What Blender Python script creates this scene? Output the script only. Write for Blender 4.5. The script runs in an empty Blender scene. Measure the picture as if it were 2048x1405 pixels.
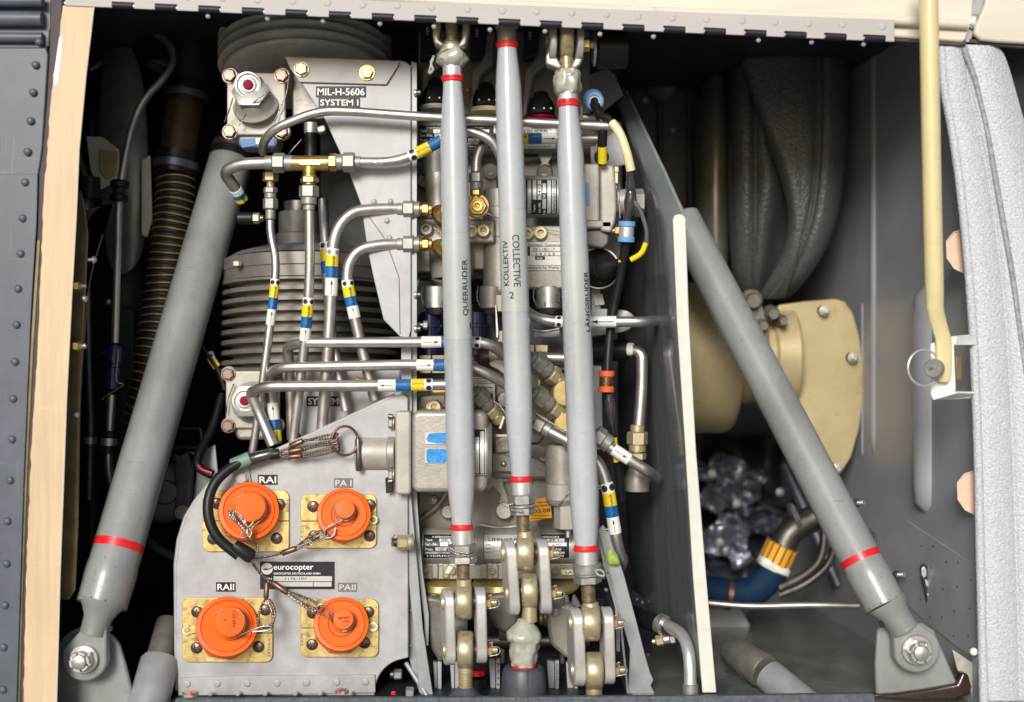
import bpy, bmesh, math, random
from mathutils import Vector, Matrix, noise
random.seed(7)
# ---------------------------------------------------------------- camera, sky, sun, exposure
S = 0.0005            # metres per unit on the reference plane
D = 2400.0            # camera distance to the reference plane, in units
SC = bpy.context.scene
COL = SC.collection
cam = bpy.data.cameras.new("camera"); camo = bpy.data.objects.new("camera", cam); COL.objects.link(camo)
camo.location = (0, -D*S, 0); camo.rotation_euler = (math.radians(90), 0, 0)
cam.sensor_width = 36; cam.lens = 36*D/2048; cam.clip_start = 0.01; cam.clip_end = 200
cam.dof.use_dof = True; cam.dof.focus_distance = (D+105)*S; cam.dof.aperture_fstop = 2.5
SC.camera = camo
SUN = Vector((-0.20, -0.88, 0.38)).normalized()
w = bpy.data.worlds.new("World"); SC.world = w; w.use_nodes = True
sky = w.node_tree.nodes.new("ShaderNodeTexSky"); sky.sky_type = 'NISHITA'; sky.sun_disc = False
sky.sun_elevation = math.asin(SUN.z); sky.sun_rotation = math.atan2(SUN.x, SUN.y) % (2*math.pi)
sky.air_density = 1.0; sky.dust_density = 1.5; sky.ozone_density = 1.0
bg = w.node_tree.nodes["Background"]; bg.inputs[1].default_value = 0.078
w.node_tree.links.new(sky.outputs[0], bg.inputs[0])
sl = bpy.data.lights.new("sun", 'SUN'); sl.energy = 3.3; sl.angle = math.radians(20); sl.color = (1, 0.975, 0.945)
so = bpy.data.objects.new("sun", sl); COL.objects.link(so); so.rotation_euler = SUN.to_track_quat('Z', 'Y').to_euler()
SC.view_settings.view_transform = 'Standard'; SC.view_settings.look = 'None'; SC.view_settings.gamma = 1
SC.view_settings.exposure = 0.10
SC.cycles.max_bounces = 6

# ---------------------------------------------------------------- materials
M = {}
def mat(n, col, metal=0.0, rough=0.5, var=0.12, scale=90, bump=0.15, bscale=None, spots=0.0, spotcol=(0.05, 0.04, 0.03), coat=0.0,
        stretch=None, trans=0.0, spec=0.5, spotscale=None, weave=0.0, emit=None, thr=0.6, grime=0.0, gscale=14, gst=(1, 1, 0.35), scr=0.0, scrcol=(0.6, 0.6, 0.6), bdist=0.0006):
    m = bpy.data.materials.new(n); m.use_nodes = True; nt = m.node_tree; N = nt.nodes; Lk = nt.links
    b = N["Principled BSDF"]; tc = N.new("ShaderNodeTexCoord")
    vec = tc.outputs["Object"]
    if stretch:
        mp = N.new("ShaderNodeMapping"); mp.inputs["Scale"].default_value = stretch; Lk.new(vec, mp.inputs[0]); vec = mp.outputs[0]
    nz = N.new("ShaderNodeTexNoise"); nz.inputs["Scale"].default_value = scale; nz.inputs["Detail"].default_value = 6
    nz.inputs["Roughness"].default_value = 0.65; Lk.new(vec, nz.inputs["Vector"])
    mx = N.new("ShaderNodeMix"); mx.data_type = 'RGBA'
    mx.inputs[6].default_value = tuple(max(0, c*(1-var)) for c in col)+(1,)
    mx.inputs[7].default_value = tuple(min(1, c*(1+var)) for c in col)+(1,)
    rp = N.new("ShaderNodeValToRGB"); rp.color_ramp.elements[0].position = 0.35; rp.color_ramp.elements[1].position = 0.65
    Lk.new(nz.outputs["Fac"], rp.inputs[0]); Lk.new(rp.outputs[0], mx.inputs[0])
    out = mx.outputs[2]
    if spots > 0:
        n2 = N.new("ShaderNodeTexNoise"); n2.inputs["Scale"].default_value = spotscale or scale*3.1; n2.inputs["Detail"].default_value = 8
        n2.inputs["Roughness"].default_value = 0.7
        Lk.new(tc.outputs["Object"], n2.inputs["Vector"])
        r2 = N.new("ShaderNodeValToRGB"); r2.color_ramp.elements[0].position = thr; r2.color_ramp.elements[1].position = thr+0.1
        r2.color_ramp.elements[1].color = (spots, spots, spots, 1)
        Lk.new(n2.outputs["Fac"], r2.inputs[0])
        m2 = N.new("ShaderNodeMix"); m2.data_type = 'RGBA'; Lk.new(r2.outputs[0], m2.inputs[0]); Lk.new(out, m2.inputs[6])
        m2.inputs[7].default_value = spotcol+(1,); out = m2.outputs[2]
    def layer(out, amt, col, scale, st, p0, p1, det=6, ro=0.6):
        mp = N.new("ShaderNodeMapping"); mp.inputs["Scale"].default_value = st; Lk.new(tc.outputs["Object"], mp.inputs[0])
        q = N.new("ShaderNodeTexNoise"); q.inputs["Scale"].default_value = scale; q.inputs["Detail"].default_value = det; q.inputs["Roughness"].default_value = ro
        Lk.new(mp.outputs[0], q.inputs["Vector"]); r = N.new("ShaderNodeValToRGB"); r.color_ramp.elements[0].position = p0; r.color_ramp.elements[1].position = p1
        r.color_ramp.elements[1].color = (amt, amt, amt, 1); Lk.new(q.outputs["Fac"], r.inputs[0])
        x = N.new("ShaderNodeMix"); x.data_type = 'RGBA'; Lk.new(r.outputs[0], x.inputs[0]); Lk.new(out, x.inputs[6]); x.inputs[7].default_value = col+(1,)
        return x.outputs[2]
    if grime: out = layer(out, grime, tuple(c*0.42+0.01*k for c, k in zip(col, (1.6, 1.0, .4))), gscale, gst, 0.46, 0.72)
    if scr:
        out = layer(out, scr, scrcol, 260, (1, 1, 0.05), 0.66, 0.70, 2); out = layer(out, scr, scrcol, 240, (0.06, 1, 0.8), 0.68, 0.72, 2)
    Lk.new(out, b.inputs["Base Color"])
    b.inputs["Metallic"].default_value = metal; b.inputs["Coat Weight"].default_value = coat
    b.inputs["Coat Roughness"].default_value = 0.12
    b.inputs["Specular IOR Level"].default_value = spec
    if trans: b.inputs["Transmission Weight"].default_value = trans
    mr = N.new("ShaderNodeMapRange"); mr.inputs["To Min"].default_value = max(0.03, rough*0.75); mr.inputs["To Max"].default_value = min(1, rough*1.3)
    Lk.new(nz.outputs["Fac"], mr.inputs["Value"]); Lk.new(mr.outputs[0], b.inputs["Roughness"])
    if bump > 0:
        n3 = N.new("ShaderNodeTexNoise"); n3.inputs["Scale"].default_value = bscale or scale*8; n3.inputs["Detail"].default_value = 4
        Lk.new(vec, n3.inputs["Vector"])
        h = n3.outputs["Fac"]
        if weave:
            for ax, sc in ((0, 1), (1, 1)):
                pass
            vo = N.new("ShaderNodeTexVoronoi"); vo.inputs["Scale"].default_value = weave; Lk.new(tc.outputs["Object"], vo.inputs["Vector"])
            ad = N.new("ShaderNodeMath"); ad.operation = 'ADD'; Lk.new(h, ad.inputs[0]); Lk.new(vo.outputs["Distance"], ad.inputs[1]); h = ad.outputs[0]
        bp = N.new("ShaderNodeBump"); bp.inputs["Strength"].default_value = bump; bp.inputs["Distance"].default_value = bdist
        Lk.new(h, bp.inputs["Height"]); Lk.new(bp.outputs[0], b.inputs["Normal"])
    M[n] = m; return m
mat('rod_paint', (0.435, 0.455, 0.468), 0, 0.26, 0.03, 60, 0.05, coat=0.5, spots=0.7, spotscale=230, thr=0.675, spotcol=(0.16, 0.15, 0.14), grime=0.45, gscale=16, gst=(1, 1, .3), scr=0.25, scrcol=(0.25, 0.25, 0.25))
mat('rod_label', (0.435, 0.46, 0.44), 0, 0.36, 0.03, 60, 0.02, coat=0.3, grime=0.3, gscale=20)
mat('strut_paint', (0.27, 0.275, 0.268), 0, 0.36, 0.06, 40, 0.08, coat=0.2, grime=0.65, gscale=11, gst=(1, 1, .6), scr=0.4, scrcol=(0.14, 0.14, 0.13), spots=0.9, spotscale=150, thr=0.675, spotcol=(0.06, 0.055, 0.05))
mat('plate_tab', (0.28, 0.27, 0.26), 0.4, 0.50, 0.12, 40, 0.1, grime=0.4)
mat('thread_brown', (0.34, 0.27, 0.18), 0.7, 0.4, 0.3, 200, 0.1)
mat('plate', (0.41, 0.41, 0.415), 0.3, 0.56, 0.12, 35, 0.10, bscale=900, grime=0.45, gscale=12, gst=(1, 1, .8), scr=0.16, scrcol=(0.3, 0.28, 0.26), spots=0.55, spotscale=300, thr=0.64, spotcol=(0.22, 0.19, 0.16))
mat('plate_grey', (0.33, 0.345, 0.35), 0.25, 0.45, 0.10, 40, 0.12, spots=0.3, spotscale=200, thr=0.62, spotcol=(0.15, 0.13, 0.11))
mat('pipe', (0.52, 0.485, 0.46), 0.92, 0.41, 0.10, 70, 0.06, stretch=(1, 1, 1), spots=0.3, spotscale=180, thr=0.66, spotcol=(0.2, 0.15, 0.11))
mat('pipe_bright', (0.85, 0.84, 0.83), 0.75, 0.30, 0.08, 70, 0.04)
mat('nut_grey', (0.33, 0.33, 0.305), 0.6, 0.48, 0.18, 120, 0.15, spots=0.4, spotscale=300, spotcol=(0.12, 0.10, 0.07))
mat('steel', (0.55, 0.54, 0.52), 0.85, 0.42, 0.15, 120, 0.1, spots=0.35, spotscale=240, spotcol=(0.15, 0.11, 0.07))
mat('steel_dark', (0.16, 0.15, 0.14), 0.9, 0.42, 0.2, 120, 0.1)
mat('gold', (0.62, 0.43, 0.15), 0.92, 0.30, 0.15, 90, 0.1, spots=0.45, spotscale=200, spotcol=(0.24, 0.16, 0.07))
mat('gold_dull', (0.60, 0.52, 0.33), 0.6, 0.38, 0.25, 60, 0.15, grime=0.6, gscale=30, gst=(1, 1, 1), spots=0.6, spotscale=140, thr=0.55, spotcol=(0.20, 0.16, 0.11))
mat('gold_plate', (0.68, 0.53, 0.22), 0.75, 0.38, 0.20, 50, 0.15, spots=0.7, spotscale=170, thr=0.54, spotcol=(0.22, 0.17, 0.10))
mat('cast_mid', (0.23, 0.22, 0.20), 0.4, 0.45, 0.15, 60, 0.30, bscale=500, spots=0.5, spotscale=90, thr=0.58, spotcol=(0.10, 0.085, 0.07))
mat('cast', (0.36, 0.34, 0.30), 0.4, 0.44, 0.12, 60, 0.40, bscale=500, grime=0.6, gscale=26, gst=(1, 1, 1), spots=0.5, spotscale=110, thr=0.60, spotcol=(0.20, 0.17, 0.13))
mat('cast_light', (0.43, 0.41, 0.36), 0.25, 0.50, grime=0.5, gscale=22, gst=(1, 1, 1), scale=60, bump=0.25, bscale=500, spots=0.5, spotscale=120, thr=0.6, spotcol=(0.22, 0.18, 0.13), var=0.08)
mat('cast_dark', (0.16, 0.15, 0.135), 0.35, 0.5, 0.2, 50, 0.35, bscale=450)
mat('fin_shaded', (0.20, 0.185, 0.165), 0.5, 0.45, 0.12, 60, 0.15, spots=0.3, spotscale=140)  # lower reservoir fins, colour lowered for the shade they stand in
mat('orange', (0.90, 0.135, 0.004), 0, 0.42, 0.08, 60, 0.10, coat=0.0, spec=0.35, grime=0.35, gscale=30, gst=(1, 1, 1), spots=0.6, spotscale=170, thr=0.61, spotcol=(0.42, 0.06, 0.02))
mat('orange_shade', (0.30, 0.035, 0.01), 0, 0.7, 0.4, 200, 0.1)  # dark orange for the painted shade in the cap grooves
mat('orange_rubber', (0.80, 0.12, 0.03), 0, 0.55, 0.08, 90, 0.1)
mat('red', (0.66, 0.015, 0.018), 0, 0.34, 0.10, 80, 0.08, coat=0.1)
mat('red_button', (0.20, 0.0, 0.015), 0, 0.5, 0.1, spec=0.2)
mat('gold_dome', (0.42, 0.33, 0.13), 0.5, 0.38, 0.2, 50, 0.1, grime=0.4)
mat('tan', (0.62, 0.455, 0.285), 0, 0.55, 0.10, 120, 0.40, bscale=1400, stretch=(1, 1, 0.08), grime=0.22, gscale=10, scr=0.25, scrcol=(0.80, 0.62, 0.44), spots=0.4, spotscale=120, thr=0.63, spotcol=(0.70, 0.46, 0.28))
mat('cream', (0.64, 0.585, 0.48), 0, 0.5, grime=0.35, gscale=9, gst=(.3, 1, 1), var=0.07, scale=22, bump=0.12, stretch=(0.2, 1, 1), spots=0.45, spotscale=60, thr=0.60, spotcol=(0.42, 0.32, 0.18))
mat('cream_edge', (0.66, 0.63, 0.56), 0, 0.42, 0.05, 60, 0.06, grime=0.22, gscale=18, spots=0.5, spotscale=160, thr=0.66, spotcol=(0.4, 0.36, 0.3), scr=0.3, scrcol=(0.5, 0.46, 0.4))
mat('wall_light', (0.34, 0.345, 0.37), 0, 0.34, 0.06, 20, 0.04, coat=0.2, grime=0.3)
mat('foil_silver', (0.42, 0.44, 0.50), 0.75, 0.26, 0.2)
mat('white', (0.78, 0.77, 0.72), 0, 0.45, 0.04, 80, 0.05, spots=0.35, spotscale=300, thr=0.66, spotcol=(0.4, 0.36, 0.3))
mat('yellow', (0.80, 0.60, 0.01), 0, 0.42, 0.05)
mat('blue', (0.004, 0.125, 0.36), 0, 0.4, 0.08)
mat('blue_film', (0.02, 0.24, 0.62), 0, 0.28, 0.4, 160, 0.4, bscale=700, coat=0.4)
mat('blue_rubber', (0.14, 0.33, 0.60), 0, 0.5, 0.08)
mat('purple', (0.35, 0.16, 0.55), 0, 0.45, 0.05)
mat('ink', (0.015, 0.014, 0.02), 0, 0.5, 0.05, bump=0)
mat('ink_faded', (0.09, 0.09, 0.11), 0, 0.5, 0.2, bump=0)
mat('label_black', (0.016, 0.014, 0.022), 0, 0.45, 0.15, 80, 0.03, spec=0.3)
mat('label_grey', (0.14, 0.14, 0.15), 0, 0.45, 0.15, 120, 0.03)
mat('label_silver', (0.54, 0.54, 0.51), 0.25, 0.35, 0.05, 80, 0.03)
mat('amber', (0.78, 0.36, 0.01), 0, 0.45, 0.05)
mat('rubber', (0.010, 0.010, 0.011), 0, 0.42, 0.2, 80, 0.1, spec=0.35)
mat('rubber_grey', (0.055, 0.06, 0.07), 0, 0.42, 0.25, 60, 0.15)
mat('shrink', (0.04, 0.035, 0.04), 0, 0.25, 0.4, 120, 0.35, bscale=260, coat=0.5)
mat('clear_tube', (0.10, 0.11, 0.12), 0, 0.15, 0.2, coat=0.8)
mat('green_band', (0.16, 0.26, 0.19), 0, 0.5, 0.15, 90, 0.1)
mat('leaf', (0.33, 0.45, 0.09), 0, 0.5, 0.25, 120, 0.3)
mat('sleeve_cream', (0.74, 0.66, 0.40), 0, 0.42, 0.05, 60, 0.04)
mat('sealant', (0.40, 0.40, 0.33), 0.0, 0.28, 0.18, 120, 0.3, bscale=300, coat=0.6, spots=0.5, spotscale=120, thr=0.58, spotcol=(0.36, 0.30, 0.16))
mat('copper', (0.20, 0.115, 0.07), 0.8, 0.38, 0.25, 140, 0.15, spots=0.4, spotscale=220, spotcol=(0.10, 0.06, 0.04))
mat('wire', (0.40, 0.37, 0.34), 0.9, 0.34, 0.25, 300, 0.1)
mat('wire_brown', (0.24, 0.18, 0.13), 0.9, 0.38, 0.3, 300, 0.1)
mat('screw_dark', (0.22, 0.17, 0.14), 0.85, 0.35, 0.3, 200, 0.1)
mat('skin_paint', (0.085, 0.10, 0.125), 0, 0.42, grime=0.4, gscale=10, scr=0.3, scrcol=(0.16, 0.18, 0.2), var=0.10, scale=30, bump=0.10, bscale=900, spots=0.5, spotscale=170, thr=0.68, spotcol=(0.22, 0.24, 0.27))
mat('sill_paint', (0.075, 0.085, 0.10), 0, 0.55, 0.35, 160, 0.5, bscale=500, spots=0.7, spotscale=420, thr=0.55, spotcol=(0.20, 0.20, 0.20))
mat('seal_brown', (0.045, 0.032, 0.035), 0, 0.6, 0.3, 60, 0.3)
mat('olive', (0.17, 0.14, 0.07), 0.5, 0.4, 0.25, 30, 0.1)
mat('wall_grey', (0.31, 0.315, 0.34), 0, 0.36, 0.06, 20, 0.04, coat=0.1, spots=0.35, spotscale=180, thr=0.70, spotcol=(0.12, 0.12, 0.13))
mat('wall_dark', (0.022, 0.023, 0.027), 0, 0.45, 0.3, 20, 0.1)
mat('divider', (0.13, 0.148, 0.152), 0, 0.25, 0.1, 6, 0.5, bscale=26, bdist=0.006, stretch=(1, 1, .14), coat=0.7, grime=0.3)
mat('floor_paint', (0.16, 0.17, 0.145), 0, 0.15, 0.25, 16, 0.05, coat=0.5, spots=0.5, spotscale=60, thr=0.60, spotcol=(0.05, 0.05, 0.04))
mat('fabric', (0.50, 0.515, 0.55), 0.1, 0.6, 0.17, 420, 1.0, bscale=520, weave=420)
mat('fabric_seam', (0.30, 0.30, 0.33), 0.1, 0.6, 0.3, 200, 0.9, bscale=520, weave=420)
mat('boot_fabric', (0.085, 0.085, 0.083), 0.0, 0.36, 0.25, 300, 1.0, bscale=330, weave=260)
mat('duct_metal', (0.26, 0.25, 0.215), 0.4, 0.30, 0.3, 12, 0.05, spots=0.6, spotscale=14, thr=0.55, spotcol=(0.22, 0.16, 0.07))
mat('fin_lifted', (0.76, 0.72, 0.65), 0.2, 0.38, 0.12, 60, 0.15, grime=0.4)  # same fins on the upper reservoir, colour raised against the door's shade
mat('yellow_metal', (0.45, 0.37, 0.20), 0.15, 0.36, 0.12, 12, 0.06, coat=0.15, spots=0.6, spotscale=26, thr=0.56, spotcol=(0.38, 0.24, 0.07))
mat('prop_yellow', (0.64, 0.55, 0.29), 0, 0.28, 0.04, 40, 0.03, coat=0.4)
mat('hose_dark', (0.022, 0.020, 0.020), 0, 0.5, 0.3, 60, 0.25)
mat('hose_wire', (0.50, 0.36, 0.12), 0.3, 0.45, 0.2, 120, 0.1)
mat('hose_brown', (0.045, 0.028, 0.012), 0, 0.6, 0.3, 60, 0.2)
mat('hose_blue', (0.003, 0.022, 0.055), 0, 0.7, 0.25, 80, 0.3, spec=0.2)
mat('navy', (0.012, 0.018, 0.07), 0.3, 0.25, 0.2, coat=0.4)
mat('brown_sealant', (0.035, 0.018, 0.014), 0, 0.22, 0.3, 60, 0.3, coat=0.6)
mat('gear_grey', (0.10, 0.11, 0.14), 0.5, 0.38, 0.3, 14, 0.2)
mat('concrete', (0.36, 0.35, 0.33), 0, 0.8, 0.15, 2, 0.2)
mat('hinge_metal', (0.42, 0.40, 0.38), 0.1, 0.62, 0.07, 20, 0.06, stretch=(0.3, 1, 1), spots=0.45, spotscale=70, thr=0.66, spotcol=(0.30, 0.24, 0.20))
mat('fork', (0.50, 0.49, 0.47), 0.4, 0.38, grime=0.4, gscale=24, gst=(1, 1, 1), scale=60, bump=0.12, spots=0.5, spotscale=150, thr=0.62, spotcol=(0.22, 0.16, 0.13), var=0.10)
mat('fork_brown', (0.38, 0.34, 0.29), 0.45, 0.42, 0.12, 60, 0.15)
mat('bushing', (0.09, 0.035, 0.04), 0.3, 0.4, 0.2)
mat('peach', (0.75, 0.50, 0.36), 0, 0.55, 0.04, 60, 0.15, bscale=1400)

# ---------------------------------------------------------------- geometry helpers
def K(d): return (D+d)/D
def W(u, v=None, d=0):
    if v is None: u, v, d = (tuple(u)+(0,))[:3]
    k = K(d); return Vector(((u-1024)*k*S, d*S, (702.5-v)*k*S))
def UV(p):
    k = (D+p.y/S)/D; return (p.x/S/k+1024, 702.5-p.z/S/k)
WL = {}
def wl(o): return WL[o.name] if o is not None else Vector((0, 0, 0))
def TH(name, label, cat, u, v, d=0, group=None):
    o = bpy.data.objects.new(name, None); COL.objects.link(o); o.location = W(u, v, d); o.empty_display_size = 0.01
    WL[o.name] = o.location.copy(); o['label'] = label; o['category'] = cat
    if group: o['group'] = group
    return o
def tag(o, label, cat, group=None):
    o['label'] = label; o['category'] = cat
    if group: o['group'] = group
    return o
def struct(o): o['kind'] = 'structure'; return o
def MK(name, V, F, m, parent=None, ang=38, bevel=0, seg=2, solid=0, sub=0, mats=None, fm=None):
    V = [Vector(v) for v in V]
    c = Vector([sum((min(v[i] for v in V), max(v[i] for v in V)))/2 for i in range(3)])
    me = bpy.data.meshes.new(name); me.from_pydata([v-c for v in V], [], F)
    me.materials.append(M[m])
    if mats:
        for x in mats: me.materials.append(M[x])
        for i, p in enumerate(me.polygons): p.material_index = fm[i]
    me.validate(); me.update()
    bm = bmesh.new(); bm.from_mesh(me); bmesh.ops.recalc_face_normals(bm, faces=bm.faces); bm.to_mesh(me); bm.free()
    for p in me.polygons: p.use_smooth = True
    me.set_sharp_from_angle(angle=math.radians(ang))
    o = bpy.data.objects.new(name, me); COL.objects.link(o); o.parent = parent; o.location = c-wl(parent)
    WL[o.name] = c.copy()
    if solid and ang < 100:
        for p in me.polygons: p.use_smooth = False
    if solid:
        x = o.modifiers.new("solid", 'SOLIDIFY'); x.thickness = solid*S; x.offset = 0
    if bevel:
        x = o.modifiers.new("bevel", 'BEVEL'); x.width = bevel*S; x.segments = seg; x.limit_method = 'ANGLE'; x.angle_limit = math.radians(40)
        x.harden_normals = False; x.use_clamp_overlap = True
    if sub:
        x = o.modifiers.new("sub", 'SUBSURF'); x.levels = sub; x.render_levels = sub
    return o
def frame(dr):
    dr = dr.normalized(); a = Vector((0, -1, 0)) if abs(dr.y) < 0.9 else Vector((0, 0, 1))
    f = (a-dr*a.dot(dr)).normalized(); return f, dr.cross(f).normalized()
def g_lathe(A, dr, prof, n=24, closed=True, rot=0.0, sx=1.0, lump=0.0, seed=0):
    dr = dr.normalized(); f, s = frame(dr); V = []; F = []
    for (h, r) in prof:
        for i in range(n):
            t = 2*math.pi*(i+rot)/n; rr = r
            if lump: rr = r*(1+lump*(noise.noise(Vector((math.cos(t)*1.6+seed, math.sin(t)*1.6, h/S/14.0)))+.6*noise.noise(Vector((math.cos(t)*3.6, math.sin(t)*3.6+seed, h/S/6.0)))))
            V.append(A+dr*h+(f*math.cos(t)+s*math.sin(t)*sx)*rr)
    for j in range(len(prof)-1):
        for i in range(n):
            F.append((j*n+i, j*n+(i+1) % n, (j+1)*n+(i+1) % n, (j+1)*n+i))
    if closed:
        F.append(tuple(range(n))); F.append(tuple((len(prof)-1)*n+i for i in range(n)))
    return V, F
def J(parts):
    V = []; F = []
    for v, f in parts:
        k = len(V); V += list(v); F += [tuple(i+k for i in x) for x in f]
    return V, F
def LA(parent, name, m, p0, p1, prof, n=28, rot=0.0, sx=1.0, lump=0, seed=0, closed=True, ang=38, bevel=0):
    A = W(p0); dr = (W(p1)-A); k = K((tuple(p0)+(0,))[2] if len(p0) > 2 else 0)*S
    return MK(name, *g_lathe(A, dr, [(h*k, r*k) for h, r in prof], n, closed, rot, sx, lump, seed), m, parent, ang, bevel)
def item(kind, l, r, r2=None):
    c = min(1.2, l*0.25)
    if kind == 'cyl': return [(0, r-c), (c, r), (l-c, r), (l, r-c)]
    if kind == 'raw': return [(0, r), (l, r)]
    if kind == 'hex': return [(0, r*0.86), (min(2, l*.15), r), (l-min(2, l*.15), r), (l, r*0.86)]
    if kind == 'cone': return [(0, r), (l, r2)]
    if kind == 'dome': return [(l*math.sin(a), r*math.cos(a)) for a in [i*math.pi/2/7 for i in range(8)]]
    if kind == 'thr':
        P = []; h = 0
        while h < l-2.0: P += [(h, r), (h+1.3, r), (h+2.0, r*0.84), (h+2.8, r*0.84)]; h += 3.6
        return P+[(l, r)]
    if kind == 'ring': return [(0, r*.9)]+[(l/2-l/2*math.cos(a), r*.9+r*.1*math.sin(a)) for a in [i*math.pi/8 for i in range(9)]]
def STK(parent, p0, p1, items, n=28):
    """chain of nuts, collars, threads along p0->p1; returns end point in world"""
    A = W(p0); dr = (W(p1)-A).normalized(); k = K(p0[2] if len(p0) > 2 else 0)*S
    for it in items:
        name, kind, l, r, m = it[:5]; r2 = it[5] if len(it) > 5 else None
        if kind != 'gap':
            nn = 6 if kind == 'hex' else n
            MK(name, *g_lathe(A, dr, [(h*k, q*k) for h, q in item(kind, l, r, r2)], nn, True, 0.5 if kind == 'hex' else 0), m, parent,
               ang=30 if kind == 'hex' else 38)
        A = A+dr*l*k
    return A
def path(pts, R=22):
    P = [W(p) for p in pts]; out = [P[0]]
    for i in range(1, len(P)-1):
        a, b, c = P[i-1], P[i], P[i+1]; r = (pts[i][3] if len(pts[i]) > 3 else R)*S
        l1 = (a-b).length; l2 = (c-b).length; r1 = min(r, l1*0.49); r2 = min(r, l2*0.49)
        s = b+(a-b).normalized()*r1; e = b+(c-b).normalized()*r2
        for j in range(9):
            t = j/8; out.append(s*(1-t)**2+b*2*t*(1-t)+e*t*t)
    out.append(P[-1]); res = [out[0]]
    for q in out[1:]:
        if (q-res[-1]).length > 1e-6: res.append(q)
    return res
def g_tube(P, rad, n=14, cap=True):
    V = []; F = []; f = None
    for i, p in enumerate(P):
        t = (P[min(i+1, len(P)-1)]-P[max(i-1, 0)]).normalized()
        if f is None: f, s = frame(t)
        f = (f-t*f.dot(t)).normalized(); s = t.cross(f)
        r = rad[i] if isinstance(rad, list) else rad
        for j in range(n):
            a = 2*math.pi*j/n; V.append(p+(f*math.cos(a)+s*math.sin(a))*r)
    for i in range(len(P)-1):
        for j in range(n): F.append((i*n+j, i*n+(j+1) % n, (i+1)*n+(j+1) % n, (i+1)*n+j))
    if cap: F += [tuple(range(n)), tuple((len(P)-1)*n+j for j in range(n))]
    return V, F
def TU(parent, name, m, pts, r, R=22, n=16, smooth=False):
    P = smoothpath(pts) if smooth else path(pts, R)
    d = pts[0][2] if len(pts[0]) > 2 else 0
    o = MK(name, *g_tube(P, r*K(d)*S, n), m, parent, ang=50)
    return dict(o=o, P=P, r=r*K(d)*S, root=parent)
def smoothpath(pts, k=8):
    P = [W(p) for p in pts]; P = [P[0]*2-P[1]]+P+[P[-1]*2-P[-2]]; out = []
    for i in range(1, len(P)-2):
        a, b, c, e = P[i-1:i+3]
        for j in range(k):
            t = j/k; out.append(0.5*((2*b)+(c-a)*t+(2*a-5*b+4*c-e)*t*t+(3*b-a-3*c+e)*t**3))
    out.append(P[-2]); return out
def TWIST(parent, pts, r=1.1, name='safety_wire', m='wire', smooth=True, pitch=9):
    P0 = smoothpath(pts) if smooth else path(pts, 6)
    P = [P0[0]]
    for q in P0[1:]:
        n = max(1, int((q-P[-1]).length/(2.2*S))); b = P[-1]
        for j in range(1, n+1): P.append(b.lerp(q, j/n))
    g = []
    for ph in (0, math.pi):
        Q = []; L = 0
        for i, p in enumerate(P):
            t = (P[min(i+1, len(P)-1)]-P[max(i-1, 0)]); f, s = frame(t)
            if i: L += (p-P[i-1]).length
            a = ph+2*math.pi*L/(pitch*S); Q.append(p+(f*math.cos(a)+s*math.sin(a))*r*0.8*S)
        g.append(g_tube(Q, r*S*0.85, 6))
    return MK(name, *J(g), m, parent, ang=60)
def g_prism(pts, d, th):
    F0 = [W(u, v, d) for u, v in pts]; B = [p+Vector((0, th*S, 0)) for p in F0]; n = len(pts)
    return F0+B, [tuple(range(n)), tuple(range(2*n-1, n-1, -1))]+[(i, (i+1) % n, n+(i+1) % n, n+i) for i in range(n)]
def PR(parent, name, m, pts, d, th, bevel=1.2, seg=2): return MK(name, *g_prism(pts, d, th), m, parent, bevel=bevel, seg=seg)
def BX(parent, name, m, u0, v0, u1, v1, d, th, bevel=1.5, seg=2): return PR(parent, name, m, [(u0, v0), (u1, v0), (u1, v1), (u0, v1)], d, th, bevel, seg)
def rr(u0, v0, u1, v1, r=8, k=4):
    o = []
    for cx, cy, a0 in ((u1-r, v0+r, -90), (u1-r, v1-r, 0), (u0+r, v1-r, 90), (u0+r, v0+r, 180)):
        for j in range(k+1):
            a = math.radians(a0+90*j/k); o.append((cx+r*math.cos(a), cy+r*math.sin(a)))
    return o
def arc(cx, cy, r, a0, a1, k=12, ry=None):
    return [(cx+r*math.cos(math.radians(a0+(a1-a0)*j/k)), cy+(ry or r)*math.sin(math.radians(a0+(a1-a0)*j/k))) for j in range(k+1)]
def QUAD(parent, name, m, P, th=0, bevel=0, n=None):
    """flat or folded sheet through uvd points (one ngon), given thickness by solidify"""
    return MK(name, [W(p) for p in P], [tuple(range(len(P)))], m, parent, solid=th, bevel=bevel)
def SHEET(parent, name, m, cols, th=4, sub=2, closed=False):
    n = len(cols); k = len(cols[0]); V = [W(p) for c in cols for p in c]; F = []
    for i in range(n-1 if not closed else n):
        for j in range(k-1): F.append((i*k+j, i*k+j+1, ((i+1) % n)*k+j+1, ((i+1) % n)*k+j))
    return MK(name, V, F, m, parent, ang=180, solid=th, sub=sub)
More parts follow.
